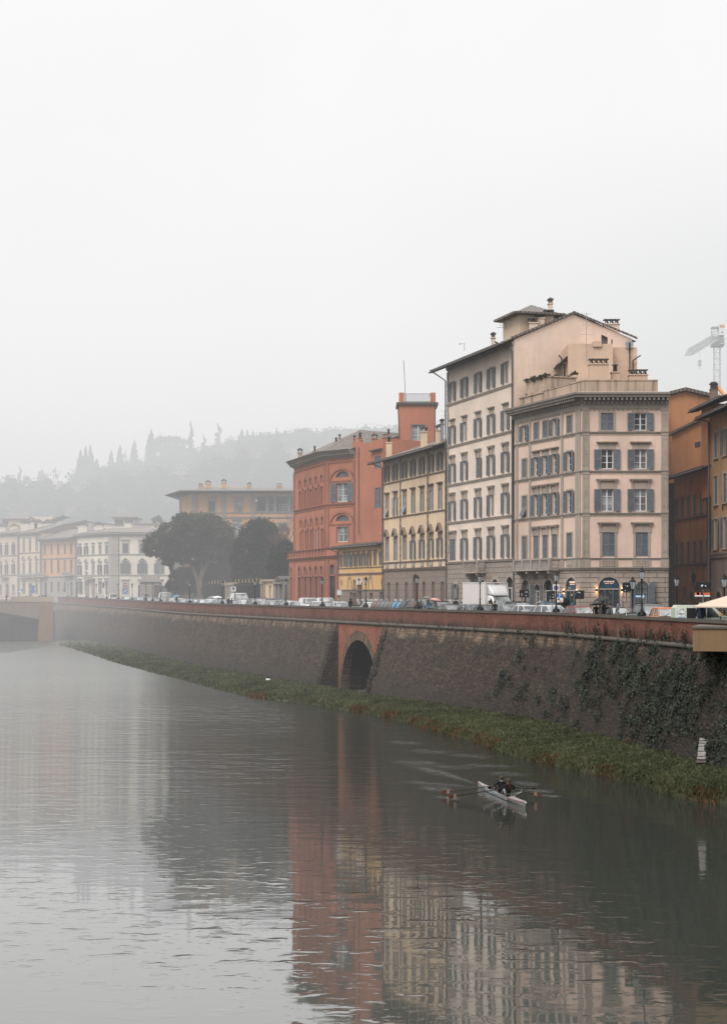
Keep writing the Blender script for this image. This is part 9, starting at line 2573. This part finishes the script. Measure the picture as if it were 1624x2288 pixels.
lb=[([(*pt(452,1336)[:2],STREET),pt(440,1290),pt(420,1245),pt(395,1205)],[.5,.4,.28,.12]),([pt(447,1315),pt(452,1270),pt(448,1230),pt(433,1185)],[.42,.36,.28,.14]),([pt(446,1300),pt(462,1262),pt(472,1220),pt(474,1190)],[.38,.32,.24,.12]),([pt(420,1245),pt(385,1228),pt(355,1216)],[.26,.18,.08]),([pt(448,1240),pt(425,1205),pt(405,1180)],[.22,.15,.08]),([pt(462,1262),pt(490,1235),pt(508,1215)],[.24,.16,.07]),([pt(472,1225),pt(458,1195),pt(452,1175)],[.18,.12,.06])]
tree('umbrella_pine','broad umbrella pine with leaning forked trunks over the river road','tree',(pt(452,1336)[0],YP,STREET),pb,56000,.20,'pine',lb,flat=.3,clump=.3,shell=.7)
tree('slender_tree','thin leaning dark tree at the outer edge of the umbrella pine','tree',(pt(383,1335,308)[0],308,STREET),[blob(376,1252,14,12,308),blob(385,1285,8,18,308),blob(370,1245,8,6,308),blob(383,1310,12,10,308)],2200,.3,'oak',[([(pt(384,1335,308)[0],308,STREET),pt(388,1300,308),pt(381,1270,308),pt(376,1250,308)],[.3,.24,.2,.08])])
YO=296.0
ob_=[blob(580,1200,40,36,YO),blob(560,1240,40,46,YO),blob(605,1235,36,48,YO),blob(580,1280,52,38,YO),blob(545,1290,26,34,YO),blob(620,1285,30,40,YO),blob(575,1178,22,18,YO),blob(597,1185,20,16,YO),blob(535,1255,18,22,YO)]
tree('holm_oak','dense dark holm oak rising over the garden gate beside the umbrella pine','tree',(pt(580,1340,YO)[0],YO,STREET),ob_,50000,.20,'oak',[([(pt(580,1340,YO)[0],YO,STREET),pt(578,1290,YO),pt(582,1220,YO)],[.5,.4,.15]),([pt(578,1290,YO),pt(555,1245,YO)],[.3,.1]),([pt(579,1280,YO),pt(606,1230,YO)],[.3,.1])],clump=.28,shell=.75)
tree('evergreen_tree','lower dark evergreen between the holm oak and the red palazzo','tree',(pt(632,1340,276)[0],276,STREET),[blob(632,1245,26,34,280),blob(645,1275,22,36,280),blob(622,1280,24,34,280)],10000,.25,'oak',[([(pt(632,1340,280)[0],280,STREET),pt(632,1260,280)],[.35,.15])],shell=.7)
tree('laurel_tree','dark garden laurels below the umbrella pine trunks','tree',(pt(480,1335,316)[0],316,STREET),[blob(500,1285,34,34,318),blob(465,1290,34,34,318),blob(425,1295,34,28,318),blob(400,1300,18,26,318),blob(515,1255,22,24,318)],16000,.26,'oak',[([(pt(480,1335,316)[0],316,STREET),pt(480,1290,318)],[.4,.2])],shell=.7)
tree('palm_shrub','spiky roof terrace shrub between the white house and the umbrella pine','plant',at(352,1165,424),[blob(352,1162,9,8,424)],500,.5,'oak',[])
btx=empty('bare_tree',(at(640,0,285)[0],285,STREET),'leafless reddish tree between holm oak and red palazzo','tree');m_=MB();O=np.array(btx.location)
def twig(p0,d,L,r0,depth):
 p0=np.array(p0,float);d=np.array(d,float);d/=np.linalg.norm(d);p1=p0+d*L
 m_.tube([tuple(p0-O),tuple(p1-O)],[r0,r0*.6],4,False)
 if depth:
  for k in range(3):twig(p0+d*L*rt.uniform(.5,1),d+rt.normal(0,.38,3)+np.array([0,0,.25]),L*rt.uniform(.6,.8),r0*.55,depth-1)
twig((btx.location.x,285,STREET),(0,0,1),9,.3,0)
for k in range(5):twig((btx.location.x,285,STREET+rt.uniform(6,9)),(rt.normal(0,.4),rt.normal(0,.4),1),3.4,.14,4)
o=MB.build(m_,'trunk',m_plain('reddish_bark',(.12,.07,.05),.9),None);o.parent=btx
pc=tree('potted_conifer','small potted cypress beside the bakery side door','plant',(at(*zG(1390,0),146)[0],146,STREET),[(*at(*zG(1390,690),146),.45,.45,.9),(*at(*zG(1388,660),146),.25,.25,.7)],900,.14,'oak',[])
TP=frame((15.6,161.2,0),math.atan2(-13.5,4.9))
tp=tree('terrace_plants','row of straggling plants on the roof terrace of the pink palazzo','plant',TP(1.5,.5,31.6),[(*TP(x_,.5+rt.uniform(-.1,.1),31.62),.30,.22,rt.uniform(.10,.24))for x_ in np.linspace(-.5,3.9,17)]+[(*TP(3.85,y_,31.62),.25,.25,rt.uniform(.1,.2))for y_ in(1.0,1.5,3.0)]+[(*TP(x_,.1,30.05),.22,.2,.10)for x_ in(0,.5,.9,2.6)]+[(*TP(4.1,3.3,31.85),.35,.35,.3)],5200,.075,'weed',[],shell=.2)
tag(tp,kind='thing')
kinds={}
def hill_tree(x,ytop,wpx,kind,Y,label,ybase=None,group=None):
 k=Y/FD;X=(x-CX)/FD*Y;zt=HC+(HY-ytop)*k;zb=float(hill_z(X,Y));H=max(4.0,zt-zb);W=wpx*k/2
 key=(kind,int(rt.randint(3)))
 if key not in kinds:
  r=empty({'cypress':'cypress','round':'round_tree','pine':'umbrella_pine','cedar':'conifer','bare':'bare_tree'}[kind],(0,0,0))
  if kind=='cypress':bl=[(rt.normal(0,.06),0,z,(1-(max(0,z-.35)/.66)**1.6)*.9+.06,.8,.10)for z in np.linspace(.08,.96,16)];n,s_=4200,.024
  elif kind=='round':bl=[(rt.uniform(-.5,.5),rt.uniform(-.4,.4),rt.uniform(.12,.78),rt.uniform(.35,.55),.5,rt.uniform(.16,.24))for _ in range(9)];n,s_=4500,.028
  elif kind=='pine':bl=[(q_,rt.uniform(-.3,.3),.86-.10*q_*q_+rt.uniform(-.03,.03),.30,.4,.075)for q_ in np.linspace(-.75,.75,8)]+[(0,0,.7,.35,.3,.08),(.2,0,.25,.8,.5,.22),(-.4,0,.3,.6,.5,.22)];n,s_=4200,.025
  elif kind=='cedar':bl=[(rt.normal(0,.12),0,z,(1.05-z)*.95*(1 if i%2 else.72)+.05,.6,.05)for i,z in enumerate(np.linspace(.05,.97,13))];n,s_=4500,.026
  else:bl=[(rt.uniform(-.6,.6),rt.uniform(-.4,.4),rt.uniform(.45,.9),.3,.4,.16)for _ in range(7)];n,s_=900,.02
  V=leaf_cloud(crown_pts(bl,n,.55,.15)*np.array([1,1,1.0]),s_,.1)
  V=V.reshape(-1,4,3);c_=V.mean(1,keepdims=True);V=c_+(V-c_)*np.array([2.2,2.2,.8]);V=V.reshape(-1,3)
  if kind!='bare':V=np.concatenate([V]+[cores(b_,.8)for b_ in bl])
  quads_mesh('crown',V,M['cypress'],r)
  m_=MB();m_.tube([(0,0,-.15),(0,0,.5)],[.07,.03],5)
  if kind in('bare','pine'):
   for q_ in np.linspace(-.6,.6,7):m_.tube([(0,0,.35),(q_*.5,.05,.6),(q_,rt.uniform(-.2,.2),.85)],[.035,.02,.008],4,False)
  o=MB.build(m_,'trunk',M['bark'],None);o.parent=r
  kinds[key]=r;o=r
 else:o=copy_tree(kinds[key])
 o.location=(X,Y,zb-.3);o.scale=(W,W,H+.3);o.rotation_euler.z=0
 o['label']=label;o['category']='tree';o['group']=group or{'cypress':'cypresses on the foggy hilltop','round':'round trees on the foggy hill','pine':'umbrella pines on the foggy hill','cedar':'conifers on the foggy hilltop','bare':'bare trees on the foggy hill'}[kind]
 return o
zJ=lambda zx,zy:(.3096*zx,921.9+.3096*zy)
LB={'cypress':'slender dark cypress standing on the foggy hilltop skyline','round':'round leafy tree veiled by fog on the hill','pine':'flat topped umbrella pine veiled by fog on the hilltop','cedar':'ragged dark conifer standing on the foggy hilltop','bare':'thin bare tree fading into fog on the hill'}
SKY=[(zJ,585,275,26,'cypress'),(zJ,619,255,20,'cypress'),(zJ,655,243,24,'cypress'),(zJ,700,338,22,'cypress'),(zJ,640,340,60,'round'),(zJ,805,279,22,'cypress'),(zJ,868,244,24,'cypress'),(zJ,900,340,34,'round'),(zJ,972,207,26,'cypress'),(zJ,1092,138,36,'cypress'),(zJ,1235,148,76,'pine'),(zJ,1180,170,44,'round'),(zJ,1375,80,40,'cedar'),(zJ,1470,165,30,'cedar'),(zJ,1575,85,40,'cedar'),(zJ,1300,200,70,'round'),(zJ,700,400,84,'round'),(zJ,1030,330,60,'round'),(zJ,85,450,34,'round'),(zJ,145,390,24,'cedar'),(zJ,200,448,24,'round'),(zJ,330,412,44,'bare'),(zJ,415,400,30,'bare'),(zJ,920,280,26,'bare'),(zJ,300,440,30,'round'),(zC,1310,163,24,'cypress'),(zC,1340,165,22,'cypress'),(zC,1370,168,14,'cypress'),(zC,1411,178,16,'cypress'),(zC,1463,178,24,'cedar'),(zC,1497,155,12,'cypress'),(zC,1537,165,30,'cedar'),(zC,1582,198,24,'cypress'),(zC,1290,200,30,'cedar'),(zC,1390,215,44,'round'),(zC,1500,215,50,'round'),(zB,10,368,12,'cypress'),(zB,58,380,34,'cedar'),(zB,115,425,26,'round'),(zB,165,405,22,'round'),(zB,250,415,62,'pine'),(zB,340,410,50,'round'),(zB,440,365,70,'pine'),(zB,530,360,60,'pine'),(zB,610,372,50,'round'),(zB,700,355,50,'pine'),(zB,765,345,24,'cedar'),(zB,800,340,22,'cedar'),(zB,832,335,30,'round')]
for zf,zx,zy,wpx,kind in SKY:
 x,y=zf(zx,zy);hill_tree(x,y,wpx,kind,655+rt.uniform(0,30),LB[kind])
hl=empty('hilltop_lamp',(at(154,0,640)[0],640,float(hill_z(at(154,0,640)[0],640))),'faint ornate lamp post on the foggy hilltop terrace','lamp post')
m_=MB();zt=at(0,1060,640)[2]-hl.location.z;m_.tube([(0,0,0),(0,0,zt)],.22,5);m_.lathe(ID,[(.3,zt-.3),(.6,zt+.4),(.1,zt+1.0)],6)
for s_ in(-1,1):m_.tube([(0,0,zt-2),(s_*1.1,0,zt-1.4)],.12,4);m_.lathe(lambda x,y,z,s_=s_:(s_*1.1+x,y,z),[(.25,zt-1.4),(.5,zt-.8),(.1,zt-.3)],6)
o=MB.build(m_,'post',M['iron'],None);o.parent=hl
cs,co=[],[]
for k in range(560):
 Y=rt.uniform(480,612);X=rt.uniform(-.24,.06)*Y
 z=hill_z(X,Y);h_=rt.uniform(4,9)*(1-.5*(Y>620));w_=rt.uniform(2.5,5.5)
 co.append(cores((X,Y,z+h_*.42,w_*.7,w_*.7,h_*.5),1));cs.append(np.array([X,Y,z+h_*.5])+np.clip(rt.normal(size=(230,3)),-1.6,1.6)*np.array([w_*.5,w_*.5,h_*.34]))
for k in range(150):
 Y=rt.uniform(640,678);X=rt.uniform(-.172,.045)*Y;h_=rt.uniform(3,7.5)
 co.append(cores((X,Y,hill_z(X,Y)+h_*.35,3,2.4,h_*.5),1));cs.append(np.array([X,Y,hill_z(X,Y)+h_*.4])+np.clip(rt.normal(size=(230,3)),-1.5,1.5)*np.array([2.4,2,h_*.34]))
o=quads_mesh('woods',np.concatenate([leaf_cloud(np.concatenate(cs),.42,.1)]+co),M['cypress']);tag(o,'fog veiled wood covering the slope of the hill','woods',kind='stuff')
